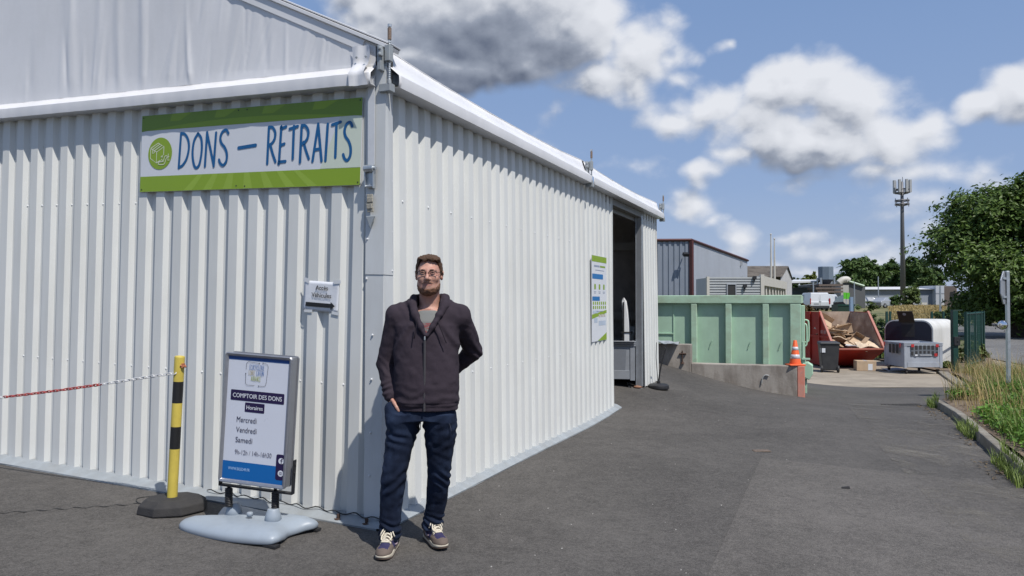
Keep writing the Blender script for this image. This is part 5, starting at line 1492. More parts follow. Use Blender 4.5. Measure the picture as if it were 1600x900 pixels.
# road sign seen from behind, with a small round mirror
rsn = thing('road_sign', 'grey steel post with the back of an octagonal road sign and a round mirror', 'sign', (9.20, 14.0, float(VERGE(np.array([9.2]), np.array([14.0]))[0]) - .02))
b = MB(); hz = 2.09 - rsn.location.z; b.lohi((-.03, -.03, 0), (.03, .03, hz)); b.build('post', M_galv, rsn, bevel=.008)
RS = Matrix.Translation((-.045, 0, hz - .315)) @ Matrix.Rotation(R(43), 4, 'Z') @ Matrix.Rotation(R(2), 4, 'Y')
b = MB(); b.T = RS; oc = [(.31 * math.cos(R(22.5 + 45 * j)), -.01, .33 * math.sin(R(22.5 + 45 * j))) for j in range(8)]; b.prism(oc, (0, .02, 0)); b.build('plate', mat('sign_back', (.34, .36, .39), .45, metal=.5), rsn, bevel=.004)
b = MB(); b.T = RS
for z in (.17, -.17): b.lohi((-.2, -.03, z - .02), (.2, -.011, z + .02))
b.build('plate_bracket', M_galv, rsn)
b = MB(); zm = 1.09 - rsn.location.z; b.tube([(.04, 0, zm + .02), (-.08, -.02, zm + .02)], .012, 6); b.T = Matrix.Translation((-.125, -.04, zm)) @ Matrix.Rotation(R(-40), 4, 'Z') @ Matrix.Rotation(R(90), 4, 'X')
b.lathe([(.085, -.03), (.088, 0), (.08, .006)], 24); b.build('mirror_housing', M_bracket, rsn, autosmooth=40)
b = MB(); b.T = Matrix.Translation((-.125, -.04, zm)) @ Matrix.Rotation(R(-40), 4, 'Z') @ Matrix.Rotation(R(90), 4, 'X'); b.lathe([(.078, .007), (.06, .016), (.03, .022), (.004, .024)], 24)
mm = mat('mirror_glass', (.8, .82, .85), .05, metal=1.0, var=0); b.build('mirror', mm, rsn, smooth=True)
# drain grate
dg = thing('drain_grate', 'rusty slotted drain grate let into the asphalt beside the kerb end', 'grate', (6.62, 12.72, Gs(6.62, 12.72) + .002), R(4))
b = MB()
for i in range(9): b.lohi((-.40 + i * .09, -.16, .002), (-.35 + i * .09, .16, .012))
b.lohi((-.46, -.20, .001), (.44, -.165, .014)); b.lohi((-.46, .165, .001), (.44, .20, .014)); dg.scale = (.75, .75, .75); b.build('grating', mat('grate_iron', (.06, .055, .05), .8, var=.3, scale=30), dg)
b = MB(); b.lohi((-.45, -.19, -.01), (.43, .19, .0015)); b.build('pit', M_gap, dg)
# ------------------------------------------------------------------ the man at the corner, modelled as distance fields
def smin(a, b, k):
    h = np.clip(.5 + .5 * (b - a) / k, 0, 1); return b * (1 - h) + a * h - k * h * (1 - h)
class Field:
    def __init__(s, lo, hi, h):
        s.lo = np.array(lo, float); s.h = h; s.n = np.ceil((np.array(hi) - s.lo) / h).astype(int) + 1
        s.F = np.full(s.n, .25, np.float32); s.ax = [s.lo[i] + np.arange(s.n[i]) * h for i in range(3)]
    def sub(s, lo, hi):
        a = np.clip(np.floor((np.array(lo) - s.lo) / s.h).astype(int), 0, s.n); b = np.clip(np.ceil((np.array(hi) - s.lo) / s.h).astype(int) + 1, 0, s.n)
        sl = tuple(slice(a[i], b[i]) for i in range(3))
        return sl, s.ax[0][sl[0]][:, None, None], s.ax[1][sl[1]][None, :, None], s.ax[2][sl[2]][None, None, :]
    def op(s, fn, lo, hi, k, mode='u'):
        m = .06 + k
        sl, X, Y, Z = s.sub(np.array(lo) - m, np.array(hi) + m)
        d = fn(X, Y, Z); cur = s.F[sl]
        if mode == 'u': s.F[sl] = smin(cur, d, k) if k > 0 else np.minimum(cur, d)
        elif mode == 's': s.F[sl] = -smin(-cur, d, k) if k > 0 else np.maximum(cur, -d)
        elif mode == 'i': s.F[sl] = np.maximum(cur, d)
    def cone(s, a, b, ra, rb, k=.02, mode='u'):
        a = np.array(a, float); b = np.array(b, float); ba = b - a; L2 = (ba * ba).sum() + 1e-12
        def fn(X, Y, Z):
            t = np.clip(((X - a[0]) * ba[0] + (Y - a[1]) * ba[1] + (Z - a[2]) * ba[2]) / L2, 0, 1)
            return np.sqrt((X - a[0] - ba[0] * t) ** 2 + (Y - a[1] - ba[1] * t) ** 2 + (Z - a[2] - ba[2] * t) ** 2) - (ra + (rb - ra) * t)
        r = max(ra, rb); s.op(fn, np.minimum(a, b) - r, np.maximum(a, b) + r, k, mode)
    def ell(s, c, r, k=.02, mode='u', rot=None):
        c = np.array(c, float); r = np.array(r, float); M = None if rot is None else np.array(Euler(rot).to_matrix().inverted())
        def fn(X, Y, Z):
            x, y, z = X - c[0], Y - c[1], Z - c[2]
            if M is not None: x, y, z = (M[i, 0] * x + M[i, 1] * y + M[i, 2] * z for i in range(3))
            k0 = np.sqrt((x / r[0]) ** 2 + (y / r[1]) ** 2 + (z / r[2]) ** 2); k1 = np.sqrt((x / r[0] ** 2) ** 2 + (y / r[1] ** 2) ** 2 + (z / r[2] ** 2) ** 2)
            return k0 * (k0 - 1) / np.maximum(k1, 1e-6)
        m = r.max() if rot is not None else r; s.op(fn, c - m, c + m, k, mode)
    def loft(s, rows, k=.02, p=2.4, mode='u'):
        """rows of (z, cx, half width, cy, half depth): a rounded column"""
        A = np.array(sorted(rows)); z0, z1 = A[0, 0], A[-1, 0]
        def fn(X, Y, Z):
            zc = np.clip(Z, z0, z1); cx, a, cy, b = (np.interp(zc, A[:, 0], A[:, i]) for i in (1, 2, 3, 4))
            q = (np.abs((X - cx) / a) ** p + np.abs((Y - cy) / b) ** p) ** (1 / p)
            d = (q - 1) * np.minimum(a, b) * .95; dz = np.maximum(z0 - Z, Z - z1)
            return np.maximum(d, dz)
        mx = (A[:, 2]).max(); my = A[:, 4].max()
        s.op(fn, (A[:, 1].min() - mx, A[:, 3].min() - my, z0), (A[:, 1].max() + mx, A[:, 3].max() + my, z1), k, mode)
    def mesh(s):
        F = s.F; S = F < 0; n = s.n
        c = np.zeros(n - 1, np.int8)
        for i in (0, 1):
            for j in (0, 1):
                for k in (0, 1): c += S[i:n[0] - 1 + i, j:n[1] - 1 + j, k:n[2] - 1 + k]
        I = np.argwhere((c > 0) & (c < 8)); idx = -np.ones(n - 1, np.int64); idx[tuple(I.T)] = np.arange(len(I))
        P = np.zeros((len(I), 3)); cnt = np.zeros(len(I))
        C = [(a, b, d) for a in (0, 1) for b in (0, 1) for d in (0, 1)]
        for u in C:
            for ax in range(3):
                if u[ax]: continue
                v = list(u); v[ax] = 1
                fa = F[tuple((I + u).T)].astype(float); fb = F[tuple((I + v).T)].astype(float); m = (fa < 0) != (fb < 0)
                t = np.where(m, fa / np.where(m, fa - fb, 1), 0); q = np.array(u, float)[None].repeat(len(I), 0); q[:, ax] += t
                P[m] += q[m]; cnt[m] += 1
        V = s.lo + (I + P / cnt[:, None]) * s.h
        Q = []
        for ax in range(3):
            a1, a2 = [(1, 2), (2, 0), (0, 1)][ax]
            sl0 = [slice(1, n[i] - 1) for i in range(3)]; sl0[ax] = slice(0, n[ax] - 1); sl1 = list(sl0); sl1[ax] = slice(1, n[ax])
            A_, B_ = S[tuple(sl0)], S[tuple(sl1)]; E = np.argwhere(A_ != B_); off_ = np.array([1, 1, 1]); off_[ax] = 0; E = E + off_
            flip = S[tuple(E.T)]
            d1 = np.zeros(3, int); d1[a1] = 1; d2 = np.zeros(3, int); d2[a2] = 1
            q = np.stack([idx[tuple((E - d1 - d2).T)], idx[tuple((E - d2).T)], idx[tuple(E.T)], idx[tuple((E - d1).T)]], -1)
            q[~flip] = q[~flip][:, ::-1]; Q.append(q)
        Q = np.concatenate(Q); return V, Q[(Q >= 0).all(1)]
def vnormals(V, Q):
    n = np.cross(V[Q[:, 2]] - V[Q[:, 0]], V[Q[:, 3]] - V[Q[:, 1]]); N = np.zeros_like(V)
    for i in range(4): np.add.at(N, Q[:, i], n)
    return N / np.maximum(np.linalg.norm(N, axis=1, keepdims=True), 1e-9)
def relax(V, Q, it=2, w=.5):
    for _ in range(it):
        S_ = np.zeros_like(V); c = np.zeros(len(V))
        for a, b_ in ((0, 1), (1, 2), (2, 3), (3, 0)):
            np.add.at(S_, Q[:, a], V[Q[:, b_]]); np.add.at(c, Q[:, a], 1); np.add.at(S_, Q[:, b_], V[Q[:, a]]); np.add.at(c, Q[:, b_], 1)
        V = V * (1 - w) + S_ / np.maximum(c, 1)[:, None] * w
    return V

M_skin = mat('skin', (.48, .275, .21), .5, var=.10, scale=22, spec=.4, bump=.12, bscale=220, dirt=((.40, .13, .09), .5, 14, (1, 1, 1)))
try: M_skin.node_tree.nodes['Principled BSDF'].inputs['Subsurface Weight'].default_value = .12; M_skin.node_tree.nodes['Principled BSDF'].inputs['Subsurface Radius'].default_value = (.012, .005, .003)
except Exception: pass
M_lip = mat('lips', (.34, .150, .115), .5, var=.1)
M_hair = mat('hair_brown', (.085, .043, .021), .7, var=.5, scale=160, stretch=(1, 1, .25), bump=.8, bscale=200)
M_beard = mat('beard_auburn', (.19, .090, .050), .65, var=.5, scale=150, bump=.8, bscale=260, stretch=(1, 1, .4))
M_brow = mat('eyebrow_brown', (.10, .05, .03), .7, var=.3, scale=200)
M_eye = mat('eye_white', (.36, .33, .32), .25)
M_iris = mat('iris', (.05, .045, .04), .15)
M_hood = mat('hoodie_charcoal', (.042, .033, .043), .95, var=.12, scale=5, bump=.3, bscale=500, spec=.15)
M_hoodin = mat('hoodie_lining', (.022, .018, .024), .95, var=.1, spec=.2)
M_jean = mat('jeans_indigo', (.0075, .0125, .029), .9, var=.25, scale=7, bump=.25, bscale=600, spec=.2, dirt=((.028, .046, .092), .8, 5, (1, 1, .5)))
M_zip = mat('zip_dark', (.075, .07, .075), .4, metal=.3)
M_shoe = mat('shoe_taupe', (.13, .10, .082), .85, var=.15, scale=20, bump=.2, bscale=300)
M_shoen = mat('shoe_navy', (.026, .022, .075), .8, var=.12, scale=20, bump=.2, bscale=300)
M_sole = mat('sole_cream', (.60, .54, .43), .6, var=.08, scale=12, dirt=((.35, .30, .22), .4, 20, (1, 1, 1)))
M_outs = mat('outsole_brown', (.09, .06, .045), .8)
M_lace = mat('lace_cream', (.66, .60, .48), .8)
M_glass_frame = mat('spectacle_frame', (.02, .016, .016), .3)
# T-shirt, with a red print on the chest
M_tee = mat('tshirt_grey', (.175, .18, .175), .9, var=.08, scale=8, bump=.2, bscale=500)
t = M_tee.node_tree; p_ = t.nodes['Principled BSDF']; src = p_.inputs['Base Color'].links[0].from_socket
tcn = t.nodes.new('ShaderNodeTexCoord'); sp = t.nodes.new('ShaderNodeSeparateXYZ'); t.links.new(tcn.outputs['Object'], sp.inputs[0])
zm_ = mth(t, 'MULTIPLY', mth(t, 'LESS_THAN', sp.outputs[2], 1.392), mth(t, 'GREATER_THAN', noise(t, tcn.outputs['Object'], 38, 3, .6, dist=1.0).outputs['Fac'], .47))
mxr = t.nodes.new('ShaderNodeMix'); mxr.data_type = 'RGBA'; t.links.new(zm_, mxr.inputs[0]); t.links.new(src, mxr.inputs[6]); mxr.inputs[7].default_value = (.22, .07, .075, 1); t.links.new(mxr.outputs[2], p_.inputs['Base Color'])

MAN = thing('person', 'bearded man in glasses, dark zip hoodie and blue jeans standing at the hall corner', 'person', (-.592, 4.65, Gs(-.592, 4.65)))
HX, HY, HZ = .081, -.005, 1.685                       # centre of the head
# joints
SR, ER, WR_ = (-.112, .01, 1.432), (-.192, .045, 1.135), (-.150, -.035, .955)      # right arm (left in the photo), hand in pocket
SL_, EL, WL_ = (.262, .01, 1.432), (.345, .185, 1.205), (.205, .235, 1.075)         # left arm, behind the back
KR, AR = (-.125, -.035, .47), (-.155, .0, .10)
KL, AL = (.143, .05, .47), (.086, .17, .10)
HR_, HL_ = (-.058, 0, .84), (.145, 0, .84)

# --- body: one continuous skin
B = Field((-.30, -.32, -.005), (.47, .36, 1.86), .005)
def head(f):
    def H(x, y, z): return (HX + x, HY + y, HZ + z)
    f.ell(H(0, .012, .035), (.073, .092, .082), 0)                       # cranium
    f.ell(H(0, -.022, -.035), (.0685, .073, .092), .03)                   # face
    f.ell(H(0, -.055, -.088), (.044, .036, .034), .03)                   # chin
    f.ell(H(0, -.02, -.075), (.064, .056, .040), .02)                    # jaw
    f.cone(H(-.036, -.080, .026), H(.036, -.080, .026), .014, .014, .018)  # brow
    for s in (-1, 1):
        f.ell(H(s * .040, -.070, -.022), (.025, .018, .022), .02)        # cheeks
        f.ell(H(s * .0315, -.100, .010), (.016, .013, .0080), .007, 's') # sockets
        f.ell(H(s * .0795, .012, -.002), (.009, .020, .033), .008, rot=(0, s * .12, s * .35))
        f.ell(H(s * .083, .004, -.002), (.006, .009, .018), .004, 's')
    f.cone(H(0, -.091, .020), H(0, -.116, -.024), .0075, .0125, .010)    # nose
    for s in (-1, 1): f.ell(H(s * .0115, -.100, -.029), (.0085, .011, .0085), .006)
    f.cone(H(-.023, -.087, -.0545), H(.023, -.087, -.0545), .0048, .0048, .008); f.cone(H(-.008, -.091, -.0555), H(.008, -.091, -.0555), .0055, .0055, .006)  # lips
    f.cone(H(-.016, -.088, -.0675), H(.016, -.088, -.0675), .0062, .0062, .007)
    f.ell(H(0, -.098, -.0607), (.030, .008, .0016), .002, 's')
    f.cone((HX - .002, .040, 1.44), (HX, .016, 1.60), .066, .061, .03)    # neck
head(B)
B.loft([(.80, .043, .165, .0, .10), (.95, .06, .16, 0, .10), (1.15, .07, .165, 0, .105), (1.32, .075, .175, 0, .10), (1.42, .075, .165, .01, .075), (1.47, .077, .10, .02, .06)], .04, 2.2)
def armb(S_, E_, W_):
    B.cone(S_, E_, .052, .040, .03); B.cone(E_, W_, .040, .028, .02)
armb(SR, ER, WR_); armb(SL_, EL, WL_)
def hand(f, W_, d, pn, curl, side):
    """palm and five separate fingers; d: wrist to knuckles, pn: palm normal, side: thumb direction"""
    W_ = Vector(W_); d = Vector(d).normalized(); pn = Vector(pn).normalized(); sd = d.cross(pn).normalized() * side
    f.cone(W_, W_ + d * .03, .026, .026, .012)
    for t_ in (-.024, 0, .024): f.cone(W_ + d * .02 + sd * t_ * .7, W_ + d * .088 + sd * t_, .0165, .0135, .010)
    for i, (t_, L) in enumerate(((.031, .072), (.0105, .080), (-.0105, .075), (-.031, .058))):
        a = W_ + d * .088 + sd * t_; dd = d.copy(); r = .0092 - .0006 * (i == 3)
        for j, fr in enumerate((.45, .30, .25)):
            dd = (dd + pn * curl * (.5 + .3 * j)).normalized(); q_ = a + dd * L * fr; f.cone(a, q_, r, r * .92, .003); a = q_; r *= .92
    a = W_ + d * .028 + sd * .026
    for fr, v in ((.042, (sd * .75 + d * .7 + pn * .25)), (.030, (sd * .35 + d * .9 + pn * .35)), (.024, (sd * .1 + d * .95 + pn * .4))):
        q_ = a + Vector(v).normalized() * fr; f.cone(a, q_, .0125, .0105, .004); a = q_
hand(B, WR_, (.16, -.10, -1), (.9, .25, 0), .22, 1)
hand(B, WL_, (-1, .10, -.30), (.1, 1, .1), .28, -1)
B.cone(HR_, KR, .078, .052, .04); B.cone(KR, AR, .052, .036, .02); B.cone(HL_, KL, .078, .052, .04); B.cone(KL, AL, .052, .036, .02)
def footb(A_, dirv):
    d = Vector((dirv[0], dirv[1], 0)).normalized(); a = Vector((A_[0], A_[1], .05))
    B.cone(tuple(a - d * .03 + Vector((0, 0, .03))), tuple(a - d * .045 - Vector((0, 0, .01))), .036, .030, .02); B.cone(tuple(a), tuple(a + d * .13 - Vector((0, 0, .012))), .036, .028, .02)
FR, FL = (-.10, -1.0), (.42, -.91)
footb(AR, FR); footb(AL, FL)
V, Q = B.mesh(); V = relax(V, Q, 1, .35)
cen = V[Q].mean(1); lx = np.abs(cen[:, 0] - HX); lz = cen[:, 2] - HZ; ly = cen[:, 1] - HY
lips = (lx < .028) & (lz > -.0745) & (lz < -.0505) & (ly < -.083) & (np.abs(lz + .0615) < .0110 - .007 * (lx / .028) ** 2)
mesh_np('body', V, Q, [M_skin, M_lip], MAN, True, lips.astype(int))
# eyes, brows
for s in (-1, 1):
    b = MB(); c = Vector((HX + s * .0315, HY - .0815, HZ + .0095)); n_ = 10
    V2, F2 = [], []
    for i in range(9):
        for j in range(14):
            th = math.pi * i / 8; ph_ = 2 * math.pi * j / 14; V2.append(c + Vector((.0115 * math.sin(th) * math.cos(ph_), -.0115 * math.cos(th), .0105 * math.sin(th) * math.sin(ph_))))
    F2 = [(i * 14 + j, i * 14 + (j + 1) % 14, (i + 1) * 14 + (j + 1) % 14, (i + 1) * 14 + j) for i in range(8) for j in range(14)]
    b.add(V2, F2); b.m = [1 if k_ < 42 else 0 for k_ in range(len(F2))]
    b.build('eye', [M_eye, M_iris], MAN, smooth=True)
    b = MB(); b.tube(catmull([(HX + s * .012, HY - .0935, HZ + .0245), (HX + s * .031, HY - .0935, HZ + .0280), (HX + s * .053, HY - .078, HZ + .0225)], 5), [.0022, .003, .0036, .004, .004, .004, .0038, .0034, .003, .0022, .0014], 6); b.build('eyebrow', M_brow, MAN, smooth=True)
    b = MB(); b.tube(catmull([(HX + s * .0160, HY - .0905, HZ + .0115), (HX + s * .031, HY - .0935, HZ + .0160), (HX + s * .0465, HY - .0845, HZ + .0115)], 4), .0032, 6); b.tube(catmull([(HX + s * .0165, HY - .0895, HZ + .0080), (HX + s * .031, HY - .0915, HZ + .0035), (HX + s * .0460, HY - .0835, HZ + .0075)], 4), .0028, 6); b.build('eyelid', M_skin, MAN, smooth=True)
# spectacles
b = MB()
for s in (-1, 1):
    c = Vector((HX + s * .0335, HY - .1085, HZ + .0065)); w, h = .0250, .0150; P = []
    for j in range(20):
        a = 2 * math.pi * j / 20; P.append(c + Vector((w * math.copysign(abs(math.cos(a)) ** .6, math.cos(a)), .004 * (math.cos(a) * s) ** 2 + (.004 if math.cos(a) * s > 0 else 0), h * math.copysign(abs(math.sin(a)) ** .65, math.sin(a)) - .002)))
    b.tube(P, .0006, 5, closed=True)
    b.tube([P[j] for j in range(0, 11)], .0024, 6)
    b.tube([c + Vector((s * .0235, .008, .008)), Vector((HX + s * .0765, HY - .060, HZ + .012)), Vector((HX + s * .080, HY + .006, HZ + .012)), Vector((HX + s * .080, HY + .020, HZ + .0))], .0016, 5)
b.tube(catmull([(HX - .010, HY - .110, HZ + .011), (HX, HY - .114, HZ + .0135), (HX + .010, HY - .110, HZ + .011)], 4), .0014, 5)
spec_ = b.build('spectacles', M_glass_frame, MAN, smooth=True)
gm = bpy.data.materials.new('lens'); gm.use_nodes = True; gt = gm.node_tree; gt.nodes.clear()
tr_ = gt.nodes.new('ShaderNodeBsdfTransparent'); tr_.inputs[0].default_value = (.93, .93, .93, 1); gl_ = gt.nodes.new('ShaderNodeBsdfGlossy'); gl_.inputs['Roughness'].default_value = .05; ms = gt.nodes.new('ShaderNodeMixShader'); ms.inputs[0].default_value = .03; go_ = gt.nodes.new('ShaderNodeOutputMaterial')
gt.links.new(tr_.outputs[0], ms.inputs[1]); gt.links.new(gl_.outputs[0], ms.inputs[2]); gt.links.new(ms.outputs[0], go_.inputs[0])
for s in (-1, 1):
    b = MB(); c = Vector((HX + s * .0325, HY - .1065, HZ + .0055)); b.add([c + Vector((.0225 * math.copysign(abs(math.cos(a)) ** .6, math.cos(a)), (.005 if math.cos(a) * s > .3 else 0), .0155 * math.copysign(abs(math.sin(a)) ** .65, math.sin(a)))) for a in np.linspace(0, 2 * math.pi, 21)[:-1]], [tuple(range(20))]); b.build('lens', gm, spec_)

# --- hair and beard
def shell_mesh(name, f, m, amp, sc_, parent, aniso=(1, 1, 1)):
    V, Q = f.mesh(); N = vnormals(V, Q); V = V + N * (amp * vnoise(V * np.array(aniso), sc_, 51) + amp * .6 * vnoise(V * np.array(aniso), sc_ * 2.3, 52))[:, None]
    return mesh_np(name, V, Q, m, parent)
f = Field((HX - .11, HY - .13, HZ - .06), (HX + .11, HY + .13, HZ + .16), .004)
f.ell((HX, HY + .012, HZ + .037), (.0830, .099, .090), 0)
f.ell((HX - .012, HY - .036, HZ + .094), (.056, .046, .025), .02); f.ell((HX + .026, HY - .034, HZ + .092), (.050, .046, .024), .02)
def hairline(X, Y, Z):       # cut away the face: everything ahead of and below the hairline
    x, y, z = X - HX, Y - HY, Z - HZ
    front = z - (.086 - .016 * np.cos(x * 90) * 0 + .006 * np.sin(x * 130 + 1.0) - 3.2 * np.maximum(0, np.abs(x) - .045) * .5)
    side_ = np.where(y < -.035, front, np.where(y < .0, np.maximum(front + 0 * y, -99) * 0 + (z - np.interp(y, [-.035, -.02, .0], [.055, .0, -.010])), z - np.interp(y, [.0, .02, .05, .12], [-.012, .030, -.045, -.055])))
    return -np.where(y < -.035, front, side_)
f.op(hairline, f.lo, f.lo + f.n * f.h, 0, 'i')
shell_mesh('hair', f, M_hair, .0045, 62, MAN, (1, 1, .55))
f = Field((HX - .09, HY - .125, HZ - .15), (HX + .09, HY + .05, HZ + .02), .004)
f.ell((HX, HY - .020, HZ - .038), (.0690, .0725, .091), 0); f.ell((HX, HY - .055, HZ - .089), (.0470, .0395, .0375), .03); f.ell((HX, HY - .020, HZ - .077), (.0662, .0578, .042), .02)
def beardline(X, Y, Z):
    x, y, z = np.abs(X - HX), Y - HY, Z - HZ
    cheek = z - np.interp(y, [-.10, -.085, -.06, -.02, .01], [-.086, -.080, -.066, -.036, .005]) - 0 * x
    mouth = np.where((x < .030) & (y < -.05), z + .0860 - .25 * np.maximum(0, x - .016), -1)
    back = y - .012
    return np.maximum(np.maximum(cheek, mouth), back)
f.op(beardline, f.lo, f.lo + f.n * f.h, 0, 'i')
shell_mesh('beard', f, M_beard, .0026, 95, MAN, (1, 1, .6))
b = MB()
for s in (-1, 1): b.tube(catmull([(HX + s * .003, HY - .0985, HZ - .0470), (HX + s * .020, HY - .0955, HZ - .0485), (HX + s * .0335, HY - .0835, HZ - .0560), (HX + s * .040, HY - .0760, HZ - .068)], 4), [.0020, .0024, .0028, .0030, .0032, .0032, .0032, .0030, .0028, .0028, .0028, .003, .003], 7)
b.build('moustache', mat('moustache_auburn', (.25, .125, .08), .7, var=.3, scale=150), MAN, smooth=True)

# --- T-shirt
f = Field((-.13, -.17, 1.10), (.29, .15, 1.50), .005)
f.loft([(1.12, .07, .17, 0, .122), (1.30, .073, .172, 0, .117), (1.40, .076, .16, .005, .098), (1.455, .079, .095, .02, .078), (1.47, .079, .078, .025, .07)], 0, 2.3)
f.cone((HX - .002, .04, 1.44), (HX, .02, 1.60), .066, .056, 0, 's')
V, Q = f.mesh(); V = relax(V, Q, 2); mesh_np('tshirt', V, Q, M_tee, MAN)
b = MB(); b.tube([(HX + .073 * math.cos(a), .028 + .078 * math.sin(a), 1.463 + .018 * math.sin(a) - (.006 if math.sin(a) < 0 else 0)) for a in np.linspace(0, 2 * math.pi, 29)[:-1]], .007, 6, closed=True); b.build('tshirt_collar', M_tee, MAN, smooth=True)

# --- hoodie
f = Field((-.31, -.24, .82), (.47, .36, 1.58), .005)
f.loft([(.862, .070, .192, -.004, .142), (.885, .070, .190, -.004, .142), (.905, .0695, .198, -.006, .152), (1.01, .069, .197, -.006, .152), (1.17, .066, .196, -.004, .143), (1.287, .066, .201, 0, .137), (1.375, .070, .196, .004, .122), (1.43, .074, .170, .012, .104), (1.475, .078, .120, .022, .088), (1.50, .080, .085, .03, .078)], .0, 2.5)
f.cone((.02, .018, 1.490), SR, .066, .072, .05); f.cone((.135, .018, 1.490), SL_, .066, .072, .05)
f.cone(SR, ER, .074, .057, .018); f.cone(ER, WR_, .057, .043, .015)
f.cone(SL_, EL, .074, .058, .018); f.cone(EL, WL_, .058, .046, .015)
cr_ = Vector(WR_) + (Vector(WR_) - Vector(ER)).normalized() * .012; f.cone(tuple(Vector(WR_).lerp(Vector(ER), .18)), tuple(cr_), .045, .041, .006)
cl_ = Vector(WL_); f.cone(tuple(Vector(WL_).lerp(Vector(EL), .2)), tuple(cl_), .048, .043, .006)
# cut cuffs open, cut the throat open
def halfspace(p, n_):
    p, n_ = Vector(p), Vector(n_).normalized()
    return lambda X, Y, Z: -(((X - p.x) * n_.x + (Y - p.y) * n_.y + (Z - p.z) * n_.z))
def vneck(X, Y, Z):
    w = np.interp(Z, [1.305, 1.33, 1.40, 1.46, 1.60], [-.006, .006, .036, .068, .080]); cx = np.interp(Z, [1.3, 1.5], [.074, HX])
    return np.maximum(np.maximum(np.abs(X - cx) - w, Y - .02), 1.30 - Z)
f.op(vneck, (-.05, -.25, 1.29), (.22, .02, 1.6), 0, 's')
f.cone((HX, .03, 1.40), (HX, .018, 1.62), .071, .074, .006, 's')
V, Q = f.mesh()
N = vnormals(V, Q)
x, y, z = V.T
fold = np.zeros(len(V))
armR = smooth(.0, .03, -.128 - x + 0 * z); armL = smooth(.0, .03, x - (.262 + .02 * (z < 1.3)))
# sleeves: rings of creases round the elbow; trunk: long soft drags towards the waist
wob = vnoise(V, 9, 61); wob2 = vnoise(V, 22, 62)
elbR = np.exp(-((z - 1.08) / .13) ** 2); fold += armR * elbR * .0042 * np.sin((z + .5 * x + .05 * wob) * 105) * (.55 + .9 * wob2)
fold += armR * np.exp(-((z - .985) / .05) ** 2) * .0042 * np.sin((z - .3 * x) * 170 + 3 * wob)
elbL = np.exp(-((z - 1.22) / .11) ** 2); fold += armL * elbL * .004 * np.sin((z * .8 + .6 * x + .05 * wob) * 100)
tr = (1 - armR) * (1 - armL)
fold += tr * np.exp(-((z - .93) / .07) ** 2) * .0026 * np.sin((z + .30 * x * np.sign(x - .07) + .06 * wob) * 105)
fold += tr * .0045 * vnoise(np.stack([x * 1.0 + .5 * z, y, z * .32], -1), 17, 63) * smooth(.9, 1.0, z)
fold += tr * .006 * np.exp(-(((x - .23) * .8 + (z - 1.28)) / .05) ** 2) * np.sin(((x - .23) + (z - 1.28) * .6) * 90) * (y < .02)
fold += tr * .006 * np.exp(-(((.09 + x) * -.8 + (z - 1.30)) / .06) ** 2) * np.sin(((x + .09) - (z - 1.30) * .6) * 85) * (y < .02)
fold += .0022 * wob2 + .0015 * vnoise(V, 45, 64)
# hem rib and seam under the zip
fold += -.005 * np.exp(-((z - .905) / .006) ** 2) * tr
V = V + N * fold[:, None]; V = relax(V, Q, 1, .35)
mesh_np('hoodie', V, Q, M_hood, MAN)
hood = MAN.children[-1]
# hood: a thick roll behind the neck whose fronts fall to the zip
f = Field((-.10, -.20, 1.27), (.26, .22, 1.62), .0045)
ptsL = [(HX, .118, 1.515, .034), (HX + .068, .090, 1.537, .030), (HX + .094, .026, 1.540, .026), (HX + .096, -.040, 1.498, .025), (HX + .071, -.094, 1.438, .021), (HX + .036, -.130, 1.370, .017), (HX + .006, -.143, 1.318, .008)]
ptsR = [(2 * HX - p[0] - .0, p[1], p[2], p[3]) for p in ptsL]
for P in (ptsL, ptsR):
    for a, c in zip(P[:-1], P[1:]): f.cone(a[:3], c[:3], a[3], c[3], .012)
f.ell((HX, .145, 1.46), (.11, .050, .085), .03)
f.cone((HX, .03, 1.36), (HX, .014, 1.64), .068, .076, .006, 's')
V, Q = f.mesh(); N = vnormals(V, Q); V = V + N * (.005 * vnoise(V, 20, 71) + .003 * vnoise(V, 47, 72))[:, None]; V = relax(V, Q, 1, .4)
mesh_np('hood', V, Q, M_hood, hood)
def fronty(xx, zz):
    """front surface of the hoodie at x, z"""
    m = (np.abs(x0_ - xx) < .008) & (np.abs(z0_ - zz) < .008)
    return float(y0_[m].min()) if m.any() else -.15
x0_, y0_, z0_ = np.array([v.co for v in hood.data.vertices]).T
def drape(pts, r, name, m, lift=.004, n=8):
    P = []
    for xx, zz in pts: P.append((xx, fronty(xx, zz) - lift, zz))
    b = MB(); b.tube(P, r, n); return b.build(name, m, hood, smooth=True)
zs = np.linspace(.868, 1.308, 26); b = MB(); V2 = []
for zz in zs:
    xx = .071 + .004 * (zz - 1.0); yy = fronty(xx, zz) - .006
    V2 += [(xx - .0065, yy + .001, zz), (xx - .0022, yy - .0015, zz), (xx + .0022, yy - .0015, zz), (xx + .0065, yy + .001, zz)]
b.add(V2, [(i * 4 + j, i * 4 + j + 1, (i + 1) * 4 + j + 1, (i + 1) * 4 + j) for i in range(25) for j in range(3)]); b.build('zipper', M_zip, hood)
b = MB(); yy = fronty(.0725, 1.31); b.box((.0725, yy - .007, 1.302), (.008, .006, .022)); b.build('zip_pull', M_galv, hood, bevel=.002)
drape([(.030 - .004 * k_, 1.42 - k_ * .024) for k_ in range(6)], .0032, 'drawstring', M_hoodin, .012, 6)
drape([(.150 + .0085 * k_, 1.405 - k_ * .022) for k_ in range(7)], .0032, 'drawstring', M_hoodin, .006, 6)
for s in (): drape([(.071 + s * (.075 + .075 * t_), 1.07 - .15 * t_) for t_ in np.linspace(0, 1, 9)], .0022, 'pocket_seam', M_hoodin, .0005, 5)

